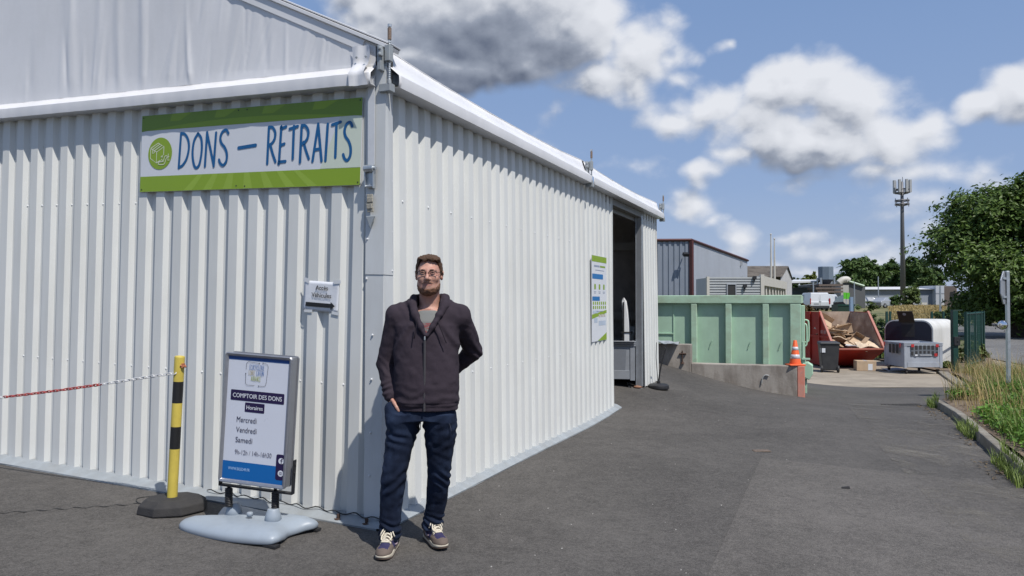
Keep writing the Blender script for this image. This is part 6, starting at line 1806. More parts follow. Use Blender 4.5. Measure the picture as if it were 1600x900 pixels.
# --- jeans
f = Field((-.28, -.20, .055), (.31, .30, .95), .005)
f.loft([(.80, .042, .196, .0, .135), (.86, .045, .195, 0, .13), (.93, .055, .18, 0, .125)], 0, 2.4)
f.loft([(.072, -.157, .068, -.004, .080), (.10, -.156, .066, -.004, .078), (.16, -.156, .064, -.004, .072), (.26, -.150, .066, -.010, .072), (.38, -.139, .072, -.026, .080), (.46, -.129, .076, -.034, .083), (.54, -.115, .079, -.030, .088), (.62, -.101, .085, -.018, .096), (.70, -.085, .094, -.006, .108), (.79, -.068, .100, .0, .122), (.84, -.055, .10, 0, .125)], .018, 2.25)
f.loft([(.085, .084, .068, .168, .080), (.11, .085, .066, .168, .078), (.17, .096, .064, .160, .072), (.26, .115, .065, .135, .072), (.38, .132, .068, .085, .080), (.46, .139, .070, .055, .083), (.54, .143, .074, .035, .088), (.62, .146, .086, .02, .096), (.70, .152, .098, .008, .110), (.79, .150, .104, .0, .122), (.84, .145, .10, 0, .125)], .018, 2.25)
f.cone((-.138, -.052, .868), (-.122, -.072, .80), .045, .050, .03)      # the hand in the pocket
V, Q = f.mesh(); N = vnormals(V, Q); x, y, z = V.T
wob = vnoise(V, 8, 81); legR = x < .03
sgn = np.where(legR, -1, 1); u = x - np.where(legR, -.10, .14)
mod = .45 + 1.1 * vnoise(V, 13, 84)
fold = .0052 * mod * np.exp(-((z - .45) / .10) ** 2) * np.sin((z + sgn * u * .6 + .06 * wob) * 92)
fold += .0062 * np.exp(-((z - .13) / .055) ** 2) * np.sin((z + .35 * u + .05 * wob) * 140) * (.6 + .8 * mod)
fold += .0052 * np.exp(-((z - .72) / .07) ** 2) * np.sin((z - sgn * u * .75 + .05 * wob) * 85) * (y < .05) * (.4 + mod)
fold += .0022 * np.exp(-((z - .60) / .08) ** 2) * np.sin((z + u * .5 + .07 * wob) * 75)
fold += .0045 * vnoise(V * np.array([1, 1, .5]), 16, 82) + .0022 * vnoise(V, 40, 83)
V = V + N * fold[:, None]; V = relax(V, Q, 1, .3)
mesh_np('jeans', V, Q, M_jean, MAN)
jeans = MAN.children[-1]
xj, yj, zj = np.array([v.co for v in jeans.data.vertices]).T
def fy2(xx, zz):
    m = (np.abs(xj - xx) < .010) & (np.abs(zj - zz) < .010); return float(yj[m].min()) if m.any() else -.1
M_seam = mat('jeans_seam', (.045, .05, .075), .8)
for pts, nm in (([(-.105 - .045 * t_ , .835 - .10 * t_ ** 1.6) for t_ in np.linspace(0, 1, 8)], 'pocket_edge'), ([(.19 + .04 * t_, .835 - .10 * t_ ** 1.6) for t_ in np.linspace(0, 1, 8)], 'pocket_edge'), ([(.045 - .004 * t_, .85 - .10 * t_) for t_ in np.linspace(0, 1, 7)], 'fly_seam')):
    b = MB(); b.tube([(xx, fy2(xx, zz) - .001, zz) for xx, zz in pts], .0022, 5); b.build(nm, M_seam, jeans, smooth=True)
b = MB(); b.box((-.028, fy2(-.028, .852) - .006, .852), (.04, .006, .012)); b.build('belt_loop_tag', mat('tag_grey', (.2, .2, .2), .7), jeans)

# --- shoes
def shoe(ax, ay, dirv, name):
    a = math.atan2(dirv[1], dirv[0])          # local x = toe direction
    sh_ = bpy.data.objects.new(name, None)
    f = Field((-.12, -.075, .0), (.225, .075, .165), .004)
    f.loft([(.024, .055, .125, 0, .045), (.040, .055, .140, 0, .047), (.060, .045, .130, 0, .044)], 0, 2.6)
    f.ell((.145, 0, .040), (.062, .046, .034), .02); f.ell((-.05, 0, .06), (.048, .041, .06), .02)
    f.cone((-.02, 0, .085), (-.02, 0, .125), .046, .043, .02); f.cone((.02, 0, .095), (.10, 0, .060), .038, .034, .02)
    f.cone((-.022, 0, .13), (-.022, 0, .19), .034, .034, .004, 's')
    V, Q = f.mesh(); V = relax(V, Q, 2, .4)
    c = V[Q].mean(1); X_, Y_, Z_ = c.T
    toe = (X_ > .108) & (X_ < .172) & (Z_ > .048 + .12 * np.maximum(0, X_ - .15)) & (np.abs(Y_) < .030)
    sidep = (X_ > -.005) & (X_ < .085) & (Z_ > .045) & (Z_ < .085) & (np.abs(Y_) > .030); tongue = (Z_ > .115) & (np.abs(Y_) < .036) & (X_ > -.02)
    heel_ = (X_ < -.055) & (Z_ > .05) & (Z_ < .08)
    up_ = mesh_np(name, V, Q, [M_shoe, M_shoen], MAN, True, (toe | sidep | tongue | heel_).astype(int))
    up_.location = (ax, ay, 0); up_.rotation_euler = (0, 0, a)
    # sole: cream midsole over a thin brown outsole
    ol = catmull([(p_[0], p_[1], 0) for p_ in [(.208, .0), (.19, .035), (.13, .050), (.05, .044), (-.03, .040), (-.08, .036), (-.104, .0), (-.08, -.036), (-.03, -.040), (.05, -.044), (.13, -.050), (.19, -.035)]], 4, True)
    def slab(z0, z1, o_, m, nm):
        b = MB(); n_ = len(ol); V2 = []
        for z_, k_ in ((z0, .97), (z0 + .004, 1.0), (z1 - .004, 1.0), (z1, .96)): V2 += [(p_.x * k_ * o_ + (1 - k_ * o_) * .05, p_.y * k_ * o_, z_ + .012 * max(0, (p_.x - .14) / .07) * (z_ < .02)) for p_ in ol]
        b.add(V2, [(i * n_ + j, i * n_ + (j + 1) % n_, (i + 1) * n_ + (j + 1) % n_, (i + 1) * n_ + j) for i in range(3) for j in range(n_)] + [tuple(3 * n_ + j for j in range(n_)), tuple(range(n_))[::-1]]); return b.build(nm, m, up_, smooth=True)
    slab(.002, .014, 1.0, M_outs, 'outsole'); slab(.012, .040, 1.015, M_sole, 'midsole')
    b = MB()
    for i in range(5):
        x_ = .022 + i * .0185; z_ = .148 - i * .0120
        b.tube(catmull([(x_, -.030, z_ - .020), (x_ + .004, -.012, z_ - .001), (x_ + .008, .012, z_ - .001), (x_ + .004 , .030, z_ - .024)], 4), .0052, 6)
        b.tube(catmull([(x_ + .012, -.030, z_ - .026), (x_ + .006, 0, z_ - .002), (x_, .030, z_ - .020)], 4), .0046, 6)
    for s in (-1, 1):
        b.tube(catmull([(.022, 0, .150), (.040, s * .020, .152), (.064, s * .036, .128), (.056, s * .042, .106), (.026, s * .012, .148)], 4), .0042, 6); b.tube(catmull([(.022, s * .004, .150), (.05, s * .016, .140), (.084, s * .030, .108), (.104, s * .024, .096)], 4), .0040, 6)
    b.build('laces', M_lace, up_, smooth=True)
    b = MB(); b.box((.112, 0, .0915), (.016, .044, .008), Euler((0, .42, 0)).to_matrix()); b.build('lace_guard', M_sole, up_, bevel=.002)
    b = MB(); b.box((.010, .004, .168), (.006, .028, .030), Euler((0, -.5, 0)).to_matrix()); b.build('tongue_label', M_lace, up_, bevel=.001)
    b = MB()
    for s in (-1, 1): b.tube(catmull([(-.02, s * .044, .070), (.02, s * .0455, .052), (.055, s * .045, .060)], 4), [.002, .004, .0045, .005, .0052, .005, .0045, .004, .002], 6)
    b.build('side_stripe', mat('stripe_mauve', (.34, .27, .30), .8), up_, smooth=True)
    return up_
shoe(-.152, -.02, FR, 'shoe'); shoe(.088, .165, FL, 'shoe')
# ------------------------------------------------------------------ buildings beyond the yard
def P2(px, Y): return Vector(((px - 800) / FPX * Y, Y, 0))
def zat(py, Y): return CAMZ + (473 - py) / FPX * Y
def ribbed(mb, a, c, z0, z1, pitch, depth, slope=None):
    """ribbed metal wall from a to c; slope = top height at c"""
    a, c = Vector(a), Vector(c); L = (c - a).length; u = (c - a) / L; n = Vector((u.y, -u.x, 0)); k = max(1, int(L / pitch)); V = []
    z2 = z1 if slope is None else slope
    for i in range(k):
        for (t_, d_) in ((0, 0), (.4, 0), (.5, -depth), (.9, -depth)):
            s_ = (i + t_) * L / k; p = a + u * s_ + n * d_; V.append(((p.x, p.y), z1 + (z2 - z1) * s_ / L))
    V.append(((c.x, c.y), z2)); m_ = len(V)
    mb.add([(*p, z0) for p, _ in V] + [(*p, z) for p, z in V], [(i, i + 1, m_ + i + 1, m_ + i) for i in range(m_ - 1)])
# blue-grey shed with a wine red edge
M_shedb = mat('shed_blue_grey', (.215, .245, .295), .5, var=.05, scale=1.5, dirt=((.15, .18, .22), .5, .8, (1, 1, .3)))
M_shedl = mat('shed_pale_grey', (.37, .40, .45), .55, var=.05, scale=1.2, dirt=((.29, .31, .34), .5, .6, (1, 1, .3)))
M_wine = mat('wine_trim', (.085, .026, .024), .55, var=.1)
bs = thing('metal_shed', 'blue grey ribbed metal shed with dark red edges behind the green skip', 'shed', (P2(1080, 40).x, 40, 0))
A0, A1, A2 = P2(925, 40.5) - bs.location, Vector((0, 0, 0)), P2(1168, 51) - bs.location
zt_ = zat(376, 40)
mb = MB(); ribbed(mb, A0, A1, -.6, zt_, .28, .05); mb.build('front_wall', M_shedb, bs)
mb = MB(); ztb = zat(408, 51); d_ = (A2 - A1)
mb.add([(*A1.xy, -.6), (*A2.xy, -.6), (*A2.xy, ztb), (*A1.xy, zt_)], [(0, 1, 2, 3)]); mb.build('side_wall', M_shedl, bs)
mb = MB(); nn = Vector((d_.y, -d_.x, 0)).normalized()
mb.tube([A0 + Vector((0, -.03, zt_ + .04)), A1 + Vector((.02, -.03, zt_ + .04))], .075, 4); mb.tube([A1 + Vector((.02, -.03, zt_ + .04)), A2 + nn * .05 + Vector((0, 0, ztb + .04))], .08, 4); mb.tube([A1 + Vector((.02, -.02, -.6)), A1 + Vector((.02, -.02, zt_))], .12, 4); mb.build('edge_trim', M_wine, bs)
mb = MB(); up_ = Vector((0, 0, 1)); back = Vector((-14, 6, 0))
mb.add([A0 + up_ * zt_, A1 + up_ * zt_, A2 + up_ * ztb, A2 + back + up_ * ztb], [(0, 1, 2, 3)]); mb.add([A2 + up_ * -.6, A2 + back + up_ * -.6, A2 + back + up_ * ztb, A2 + up_ * ztb], [(0, 1, 2, 3)]); mb.build('roof', M_shedl, bs)
mb = MB(); p = P2(1070, 39.8) - bs.location; z = zat(398, 39.8); mb.tube([p + Vector((0, .15, z)), p + Vector((0, -.15, z + .02))], .03, 6); mb.box((p.x, p.y - .25, z), (.28, .22, .16), Euler((.5, 0, .2)).to_matrix()); mb.build('wall_lamp', M_bracket, bs)
mb = MB()
for (px, py) in ((1101, 448), (1157, 412), (1158, 436)):
    Y_ = 40 + (px - 1080) / 88 * 11; p = P2(px, Y_ - .3) - bs.location; mb.box((p.x, p.y, zat(py, Y_)), (.22, .2, .3))
split(mb.build('wall_box', M_gbox, bs))
# site cabin with horizontal siding and a row of slanting props
M_siding = mat('cabin_siding', (.45, .47, .48), .55, var=.05, scale=2)
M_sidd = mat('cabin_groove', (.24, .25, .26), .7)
M_creamp = mat('cream_panel', (.52, .50, .45), .6, var=.06)
Yc = 34.0
cb_ = thing('site_cabin', 'low white cabin with horizontal siding behind the green skip', 'cabin', (P2(1190, Yc).x, Yc, 0))
x0_c = (P2(1108, Yc) - cb_.location).x; zc0, zc1 = .2, zat(433, Yc)
mb = MB(); nb_ = 7; h_ = (zc1 - zat(462, Yc)) / 7; k_ = int((zc1 - zc0) / h_)
for i in range(k_ + 1): mb.lohi((x0_c, -.05 * (1), zc1 - (i + 1) * h_ + .05), (-.0, 0.0, zc1 - i * h_)); mb.lohi((x0_c, -.02, zc1 - (i + 1) * h_), (0, .0, zc1 - (i + 1) * h_ + .049), 1)
mb.build('front_siding', [M_siding, M_sidd], cb_)
mb = MB(); mb.lohi((x0_c, .002, zc0), (-.02, 2.4, zc1 - .02)); mb.build('cabin_body', M_siding, cb_)
mb = MB(); mb.lohi((x0_c - .12, -.09, zc0), (x0_c - .002, .1, zc1 + .02)); mb.lohi((-.06, -.09, zc0), (.10, .1, zc1 + .12)); mb.build('corner_post', M_creamp, cb_)
mb = MB(); xw = (P2(1144, Yc) - cb_.location).x; zw = zat(452, Yc); mb.lohi((xw - .22, -.075, zw - .34), (xw + .12, -.052, zw + .2)); mb.build('window', M_gap, cb_)
mb = MB(); mb.lohi((xw - .27, -.10, zw - .4), (xw - .221, -.051, zw + .25)); mb.lohi((xw + .121, -.10, zw - .4), (xw + .17, -.051, zw + .25)); mb.lohi((xw - .22, -.10, zw + .201), (xw + .12, -.051, zw + .25)); mb.build('window_frame', M_gbox, cb_)
mb = MB()
for px, py in ((1178, 434), (1163, 447)): p = P2(px, Yc) - cb_.location; mb.box((p.x, -.12, zat(py, Yc)), (.14, .14, .14)); mb.tube([(p.x, -.1, zat(py, Yc) - .05), (p.x - .06, -.15, zat(py, Yc) - .22)], .03, 5)
mb.build('cabin_lamps', M_bracket, cb_)
e0_, e1_ = Vector((.12, 0, 0)), P2(1230, 44) - cb_.location
mb = MB(); zz0, zz1, zz2, zz3 = zat(431, Yc), zat(446, Yc), zat(441, 44), zat(452, 44)
mb.add([(*e0_.xy, zz1), (*e1_.xy, zz3), (*e1_.xy, zz2), (*e0_.xy, zz0), (e0_.x - .3, .3, zz1), (e1_.x - .3, e1_.y + .3, zz3), (e1_.x - .3, e1_.y + .3, zz2), (e0_.x - .3, .3, zz0)], [(0, 1, 2, 3), (7, 6, 5, 4), (3, 2, 6, 7), (0, 4, 5, 1), (0, 3, 7, 4), (1, 5, 6, 2)]); mb.build('fascia', M_creamp, cb_)
for i in range(9):
    t_ = i / 8; p = e0_.lerp(e1_, t_); zz = zz1 + (zz3 - zz1) * t_; mb = MB(); mb.tube([(p.x - .08, p.y + .15, zz), (p.x + .05, p.y + .1, -.2)], .075, 4); mb.build('prop', M_creamp, cb_)
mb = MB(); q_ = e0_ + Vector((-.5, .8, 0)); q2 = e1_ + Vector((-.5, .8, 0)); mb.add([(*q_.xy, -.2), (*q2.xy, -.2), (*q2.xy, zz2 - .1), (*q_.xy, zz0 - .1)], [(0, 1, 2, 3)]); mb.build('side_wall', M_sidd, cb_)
# two thin white poles behind
for px, top, lab in ((1205, 367, 'taller of two thin white flagpoles above the cabin'), (1210.5, 374, 'shorter of two thin white flagpoles above the cabin')):
    Y_ = 47; t_ = thing('flagpole', lab, 'pole', (P2(px, Y_).x, Y_, 0), 0, 'flagpoles above the cabin'); mb = MB(); mb.tube([(0, 0, .1), (0, 0, zat(440, Y_)), (0, 0, zat(top, Y_))], [.09, .075, .035], 8); mb.lathe([(.05, 0), (.06, .05), (.02, .1)], 8, (0, 0, zat(top, Y_))); mb.build('pole', M_creamp, t_)
# old shed with a mossy corrugated roof and pale gable
Y_ = 56.0
os_ = thing('old_barn', 'old barn with a weathered grey corrugated roof and pale gable end', 'barn', (P2(1220, Y_).x, Y_, 0))
M_croof = mat('old_roof', (.135, .120, .105), .95, var=.25, scale=2.5, dirt=((.055, .048, .042), .9, .9, (1.5, 1, 1)))
xl = (P2(1120, Y_) - os_.location).x; zr, ze = zat(412, Y_), zat(431, Y_); W__ = 8.0
mb = MB(); n_ = 60
V = []
for i in range(n_ * 2 + 1):
    x = xl + (0.15 - xl) * i / (n_ * 2); dz = .05 * (i % 2); V += [(x - .14, -.3, ze - .1 + dz), (x + 1.9, W__ / 2, zr + dz), (x + 3.9, W__ + .3, ze - .1 + dz)]
mb.add(V, [(i * 3 + j, (i + 1) * 3 + j, (i + 1) * 3 + j + 1, i * 3 + j + 1) for i in range(n_ * 2) for j in range(2)]); mb.build('roof', M_croof, os_)
mb = MB(); mb.add([(0, 0, -.2), (3.8, W__, -.2), (3.8, W__, ze), (1.9, W__ / 2, zr - .02), (0, 0, ze)], [(0, 1, 2, 3, 4)]); mb.build('gable_wall', mat('old_white_wall', (.50, .50, .50), .8, var=.08, scale=1.2, dirt=((.36, .36, .36), .6, 1, (1, 1, .4))), os_)
mb = MB(); mb.lohi((xl, .02, -.2), (-.01, .1, ze - .3)); mb.build('front_wall', mat('old_grey_wall', (.30, .31, .33), .8, var=.1, scale=1), os_)
mb = MB()
for i in range(int(-xl / .5)): mb.lohi((xl + i * .5, -.02, 0), (xl + i * .5 + .05, .019, ze - .32))
mb.lohi((xl, -.05, ze - .62), (xl + 4.2, .0, ze - .25)); mb.build('wall_battens', mat('batten_dark', (.10, .10, .10), .8), os_)
# dark works hall with a white canopy, silo and green gutter
Y_ = 96.0
M_dkblue = mat('works_dark_blue', (.065, .085, .115), .6, var=.08, scale=.5)
M_dkgrey = mat('works_dark_grey', (.095, .10, .105), .65, var=.1, scale=.5)
wk = thing('works_hall', 'long dark blue works hall with a white canopy behind the van', 'hall', (P2(1262, Y_).x, Y_, .6))
f_ = lambda px, dy=0: (P2(px, Y_ + dy) - Vector((wk.location.x, Y_, 0))).x
h_ = lambda py: zat(py, Y_) - .6
mb = MB(); mb.lohi((f_(1215), 0, -.5), (f_(1283), 14, h_(449))); mb.build('main_wall', M_dkblue, wk)
mb = MB(); mb.hexa([(f_(1215), -3.2, h_(443.5)), (f_(1284), -3.2, h_(441.5)), (f_(1284), 0, h_(441)), (f_(1215), 0, h_(443)), (f_(1215), -3.2, h_(440.5)), (f_(1284), -3.2, h_(439.5)), (f_(1284), 0, h_(437)), (f_(1215), 0, h_(437))]); mb.build('canopy', mat('canopy_white', (.66, .67, .68), .4, var=.03), wk)
mb = MB()
for px in (1269, 1279): mb.tube([(f_(px), -3, -.5), (f_(px), -3, h_(443))], .09, 6)
mb.build('canopy_post', M_galv, wk)
mb = MB(); mb.hexa([(f_(1236), 2, h_(441)), (f_(1284), 2, h_(441)), (f_(1284), 12, h_(441)), (f_(1236), 12, h_(441)), (f_(1250), 4, h_(435.5)), (f_(1282), 4, h_(435.5)), (f_(1282), 10, h_(435.5)), (f_(1250), 10, h_(435.5))]); mb.build('roof', M_dkgrey, wk)
sl = thing('silo', 'tall blue grey silo standing on legs over the works yard', 'silo', (P2(1290.5, 92).x, 92, .6))
h2 = lambda py: zat(py, 92) - .6; r_ = 12 / FPX * 92
mb = MB(); mb.lathe([(r_, h2(437)), (r_, h2(417.5)), (r_ * .95, h2(416.6))], 8); mb.build('tank', mat('silo_blue', (.145, .185, .235), .5, var=.06, scale=.6), sl)
mb = MB(); mb.lathe([(.3, h2(446)), (r_, h2(437.1))], 8); mb.build('cone_bottom', M_dkblue, sl)
for sx_ in (-1, 1):
    for sy_ in (-1, 1): mb = MB(); mb.tube([(sx_ * r_ * .85, sy_ * r_ * .6, 0), (sx_ * r_ * .85, sy_ * r_ * .6, h2(434))], .12, 6); mb.build('leg', M_galv, sl)
mb = MB()
for py, w_ in ((446, 1.5), (451, 1.9), (456, 1.7)): mb.lohi((-r_ * w_, -1.4, h2(py) - .12), (r_ * 1.6, 1.2, h2(py) + .12))
mb.lohi((-.6, -1, 0), (.4, .8, h2(450))); mb.build('platform', mat('platform_brown', (.13, .10, .085), .8, var=.2, scale=2), sl)
wh = thing('works_annex', 'dark grey hall with a pale green roof edge right of the silo', 'hall', (P2(1326, 102).x, 102, .6))
h3 = lambda py: zat(py, 102) - .6; g_ = lambda px: (P2(px, 102)).x - wh.location.x
mb = MB(); mb.prism([(g_(1300), 0, -.5), (g_(1352), 0, -.5), (g_(1352), 0, h3(448.5)), (g_(1322), 0, h3(440)), (g_(1300), 0, h3(443))], (0, 12, 0)); mb.build('gable_wall', M_dkgrey, wh)
mb = MB(); mb.tube([(g_(1318), -.2, h3(439)), (g_(1323), -.2, h3(439)), (g_(1349), -.2, h3(447))], .16, 5); mb.build('roof_edge', mat('edge_mint', (.42, .52, .40), .5), wh)
mb = MB(); mb.tube(catmull([(g_(1304), -1.2, h3(443)), (g_(1310), -1.2, h3(438)), (g_(1317), -1.2, h3(437)), (g_(1320), -1.2, h3(439))], 4), .42, 8); mb.build('duct', M_creamp, wh, smooth=True)
mb = MB(); mb.lohi((g_(1304), -2, -.5), (g_(1316), -.3, h3(446))); mb.build('cyclone_box', mat('box_pale', (.40, .39, .36), .7, var=.1, scale=1), wh)
# long low warehouse, white roof
Y_ = 128.0
lw = thing('long_warehouse', 'long low grey warehouse with a white roof behind the mast', 'warehouse', (P2(1400, Y_).x, Y_, .85))
h4 = lambda py: zat(py, Y_) - .85; g4 = lambda px: P2(px, Y_).x - lw.location.x
M_wgrey = mat('warehouse_grey', (.21, .23, .265), .6, var=.05, scale=.3); M_wgrey2 = mat('warehouse_grey_low', (.27, .30, .35), .6, var=.05, scale=.3)
mb = MB(); mb.lohi((g4(1329), 0, h4(459)), (g4(1457), 16, h4(452.5))); mb.build('upper_wall', M_wgrey, lw)
mb = MB(); mb.lohi((g4(1329), .05, -1), (g4(1457), 15.9, h4(459.02))); mb.build('lower_wall', M_wgrey2, lw)
mb = MB(); mb.hexa([(g4(1327), -.5, h4(452.4)), (g4(1457), -.5, h4(452)), (g4(1457), 16, h4(452)), (g4(1327), 16, h4(452.4)), (g4(1342), 8, h4(447)), (g4(1457), 8, h4(446.5)), (g4(1457), 8.2, h4(446.5)), (g4(1342), 8.2, h4(447))]); mb.build('roof', mat('roof_white', (.68, .68, .67), .4, var=.03, scale=.5), lw)
mb = MB(); mb.lohi((g4(1457), -1.0, -1), (g4(1476), 15, h4(446.5))); mb.build('end_block', mat('warehouse_white', (.46, .49, .54), .6, var=.04, scale=.4), lw)
mb = MB(); mb.lohi((g4(1457) - .02, -1.04, h4(459)), (g4(1476) + .02, -1.001, h4(458.3))); mb.build('block_joint', M_wgrey, lw)
bh = thing('brick_house', 'small brownish house with a dark window right of the warehouse', 'house', (P2(1481, 120).x, 120, .85), R(-31))
mb = MB(); mb.lohi((-.5, 0, -1), (1.2, 6, zat(447, 120) - .85)); mb.build('wall', mat('house_brown', (.20, .155, .135), .8, var=.1), bh)
mb = MB(); mb.lohi((.35, -.05, zat(470, 120) - .85), (1.0, -.005, zat(456, 120) - .85)); mb.build('window', M_gap, bh)
mb = MB(); mb.lohi((1.2, .5, -1), (4.2, 6, zat(459, 120) - .85)); mb.build('annex_wall', mat('house_white', (.55, .54, .52), .7, var=.05), bh)
# telecom mast
Y_ = 110.0
ms_ = thing('telecom_mast', 'tall grey telecom mast with antenna panels rising behind the warehouse yard', 'mast', (P2(1411, Y_).x, Y_, 1.0))
hm = lambda py: zat(py, Y_) - 1.0; pxm = Y_ / FPX
M_mast = mat('mast_grey', (.155, .155, .165), .55, metal=.3, var=.1, scale=.8); M_ant = mat('antenna_grey', (.36, .37, .38), .5, var=.05)
mb = MB(); mb.tube([(0, 0, 0), (0, 0, hm(320)), (0, 0, hm(284))], [4.2 * pxm, 2.5 * pxm, 2.0 * pxm], 12); mb.build('pole', M_mast, ms_, smooth=True)
for py, rr in ((301, 11), (319, 11.5)):
    mb = MB(); z_ = hm(py)
    for zz in ((z_, z_ + .55) if py > 310 else (z_, z_ + .5)): mb.tube([(rr * pxm * .85 * math.cos(a), rr * pxm * .85 * math.sin(a), zz) for a in np.linspace(0, 2 * math.pi, 13)[:-1]], .10, 5, closed=True)
    for a in np.linspace(0, 2 * math.pi, 7)[:-1]: mb.tube([(0, 0, z_ - .25), (rr * pxm * .85 * math.cos(a), rr * pxm * .85 * math.sin(a), z_)], .09, 5)
    mb.build('platform', M_mast, ms_)
for k_ in range(7):
    a = 2 * math.pi * k_ / 7 + .35; r_ = 11.5 * pxm; mb = MB(); x, y = r_ * math.cos(a), r_ * math.sin(a)
    mb.box((x, y, hm(291)), (.30, .30, 1.85)); mb.tube([(x * .94, y * .94, hm(302)), (x * .94, y * .94, hm(283))], .05, 5); mb.build('antenna', M_ant, ms_)
for k_ in range(4):
    a = 2 * math.pi * k_ / 4 + .2; mb = MB(); r_ = 12 * pxm; mb.tube([(r_ * math.cos(a), r_ * math.sin(a), hm(322)), (r_ * math.cos(a), r_ * math.sin(a), hm(310))], .055, 5); mb.build('whip', M_mast, ms_)
mb = MB(); mb.tube([(.1, 0, hm(284)), (.1, 0, hm(276))], .04, 5); mb.build('lightning_rod', M_mast, ms_)
mb = MB(); mb.lohi((.35, -.5, 0), (.9, -.38, 2.6)); mb.build('mast_box', M_creamp, ms_)
# lamp columns and small posts far off
for px, top, Y_, lab in ((1271, 441, 88, 'slim grey post left of the white van'), (1372.5, 432, 105, 'slim grey lamp column in front of the long warehouse'), (1335, 441, 95, 'slim grey post right of the dark annex'), (1469, 447, 60, 'grey lamp post left of the big tree')):
    t_ = thing('lamp_column', lab, 'post', (P2(px, Y_).x, Y_, FARs(0, Y_)), 0); mb = MB(); mb.tube([(0, 0, 0), (0, 0, zat(top, Y_) - FARs(0, Y_))], [.09, .06], 6); mb.lohi((-.08, -.08, 0), (.08, .08, .5)); mb.build('column', M_galv, t_)
# white van seen from behind, dark car beside it, two parked cars far off
M_vwhite = mat('van_white', (.62, .64, .67), .3, var=.03, coat=.4); M_tyre = mat('tyre', (.015, .015, .016), .8); M_glassd = mat('car_glass', (.03, .04, .05), .08, var=.05); M_taill = mat('tail_lamp', (.35, .02, .02), .3); M_bump = mat('bumper_dark', (.03, .032, .035), .6); M_hub = mat('wheel_rim', (.35, .36, .37), .35, metal=.6)
M_silver = mat('car_silver', (.42, .44, .47), .3, metal=.4, var=.03, coat=.4); M_carblk = mat('car_black', (.02, .022, .026), .25, coat=.5)
def wheel(t, x, y, r, w):
    b = MB(); b.T = frame((x, y, r), Vector((0, 0, 1)), Vector((0, 1, 0)), Vector((1, 0, 0))); b.lathe([(r * .6, -w / 2), (r, -w / 2 + .02), (r, w / 2 - .02), (r * .6, w / 2)], 20); o_ = b.build('wheel', M_tyre, t, autosmooth=40)
    b = MB(); b.T = frame((x, y, r), Vector((0, 0, 1)), Vector((0, 1, 0)), Vector((1, 0, 0))); b.lathe([(r * .1, -w / 2 - .006), (r * .58, -w / 2 - .004), (r * .58, w / 2 + .004), (r * .1, w / 2 + .006)], 14); b.build('rim', M_hub, o_, autosmooth=40)
Y_ = 78.0; zg = FARs(0, Y_)
zv = zat(486.5, Y_)
def van(loc, rz, name, label, w=1.92, L=4.9, H=1.95, body=M_vwhite):
    t = thing(name, label, 'van', loc, rz); b = MB()
    prof = [(-L / 2, .35), (-L / 2, .95), (-L / 2 + .05, 1.1), (-L / 2 + .18, H - .06), (-L / 2 + .3, H), (L / 2 - 1.7, H), (L / 2 - 1.5, H - .06), (L / 2 - .85, 1.15), (L / 2 - .1, .95), (L / 2, .7), (L / 2, .35)]
    V = []
    for k_, (ww, inn) in enumerate(((-w / 2, 0), (-w / 2 + .06, .0), (w / 2 - .06, 0), (w / 2, 0))):
        for (y, z) in prof: V.append((ww * (1 - .09 * max(0, (z - 1.0) / (H - 1.0))), y, z - (.03 if k_ in (0, 3) and z > H - .1 else 0)))
    n_ = len(prof); b.add(V, [(k_ * n_ + i, k_ * n_ + (i + 1) % n_, (k_ + 1) * n_ + (i + 1) % n_, (k_ + 1) * n_ + i) for k_ in range(3) for i in range(n_)] + [tuple(range(n_))[::-1], tuple(3 * n_ + i for i in range(n_))]); b.build('body', body, t, bevel=.03)
    for x in (-w / 2 + .08, w / 2 - .08):
        for y in (-L / 2 + .85, L / 2 - .9): wheel(t, x, y, .33, .22)
    b = MB(); b.lohi((-w / 2 + .04, -L / 2 - .07, .32), (w / 2 - .04, -L / 2 + .1, .60)); b.build('bumper', M_bump, t, bevel=.03)
    b = MB(); b.lohi((-.01, -L / 2 - .012, .62), (.01, -L / 2 - .002, H - .25)); b.build('door_gap', M_bump, t)
    b = MB(); b.lohi((-.62, -L / 2 - .015, .72), (-.12, -L / 2 - .004, .84)); b.build('number_plate', M_gbox, t)
    for sx_ in (-1, 1): b = MB(); b.lohi((sx_ * (w / 2 - .015) - .05, -L / 2 - .012, .75), (sx_ * (w / 2 - .015) + .03, -L / 2 + .1, 1.35)); b.build('tail_lamp', M_taill, t)
    for sx_ in (-1, 1):
        b = MB(); xx = sx_ * (w / 2 + .004); b.add([(xx * .985, L / 2 - 2.4, 1.12), (xx * .985, L / 2 - 1.15, 1.12), (xx * .93, L / 2 - 1.55, H - .22), (xx * .93, L / 2 - 2.4, H - .22)], [(0, 1, 2, 3)]); b.build('side_window', M_glassd, t)
    for sx_ in (-1, 1): b = MB(); b.box((sx_ * (w / 2 + .12), L / 2 - 1.25, 1.25), (.18, .10, .24)); b.build('mirror', M_bump, t, bevel=.02)
    b = MB(); b.lohi((-.12, -L / 2 - .01, .98), (.12, -L / 2 - .001, 1.03)); b.build('door_handle', M_bump, t)
    return t
van((P2(1285, Y_).x, Y_ + 2.4, zv - .35 + .34), R(-6), 'white_van', 'white van seen from behind beyond the red skip')
van((P2(1313, Y_ + 3).x, Y_ + 6.5, zv + .02), R(-38), 'white_van', 'white van at an angle with its side window showing right of the other van', H=1.8, L=4.5)
dr = thing('open_car_door', 'dark open door of the vehicle right of the white van', 'door', (P2(1311, Y_ - 1).x, Y_ - 1, zv), R(-18))
b = MB(); b.prism([(-.6, 0, .15), (.55, 0, .15), (.62, 0, .75), (.40, 0, 1.0), (-.55, 0, .95)], (0, .08, 0)); b.build('panel', M_carblk, dr, bevel=.02)
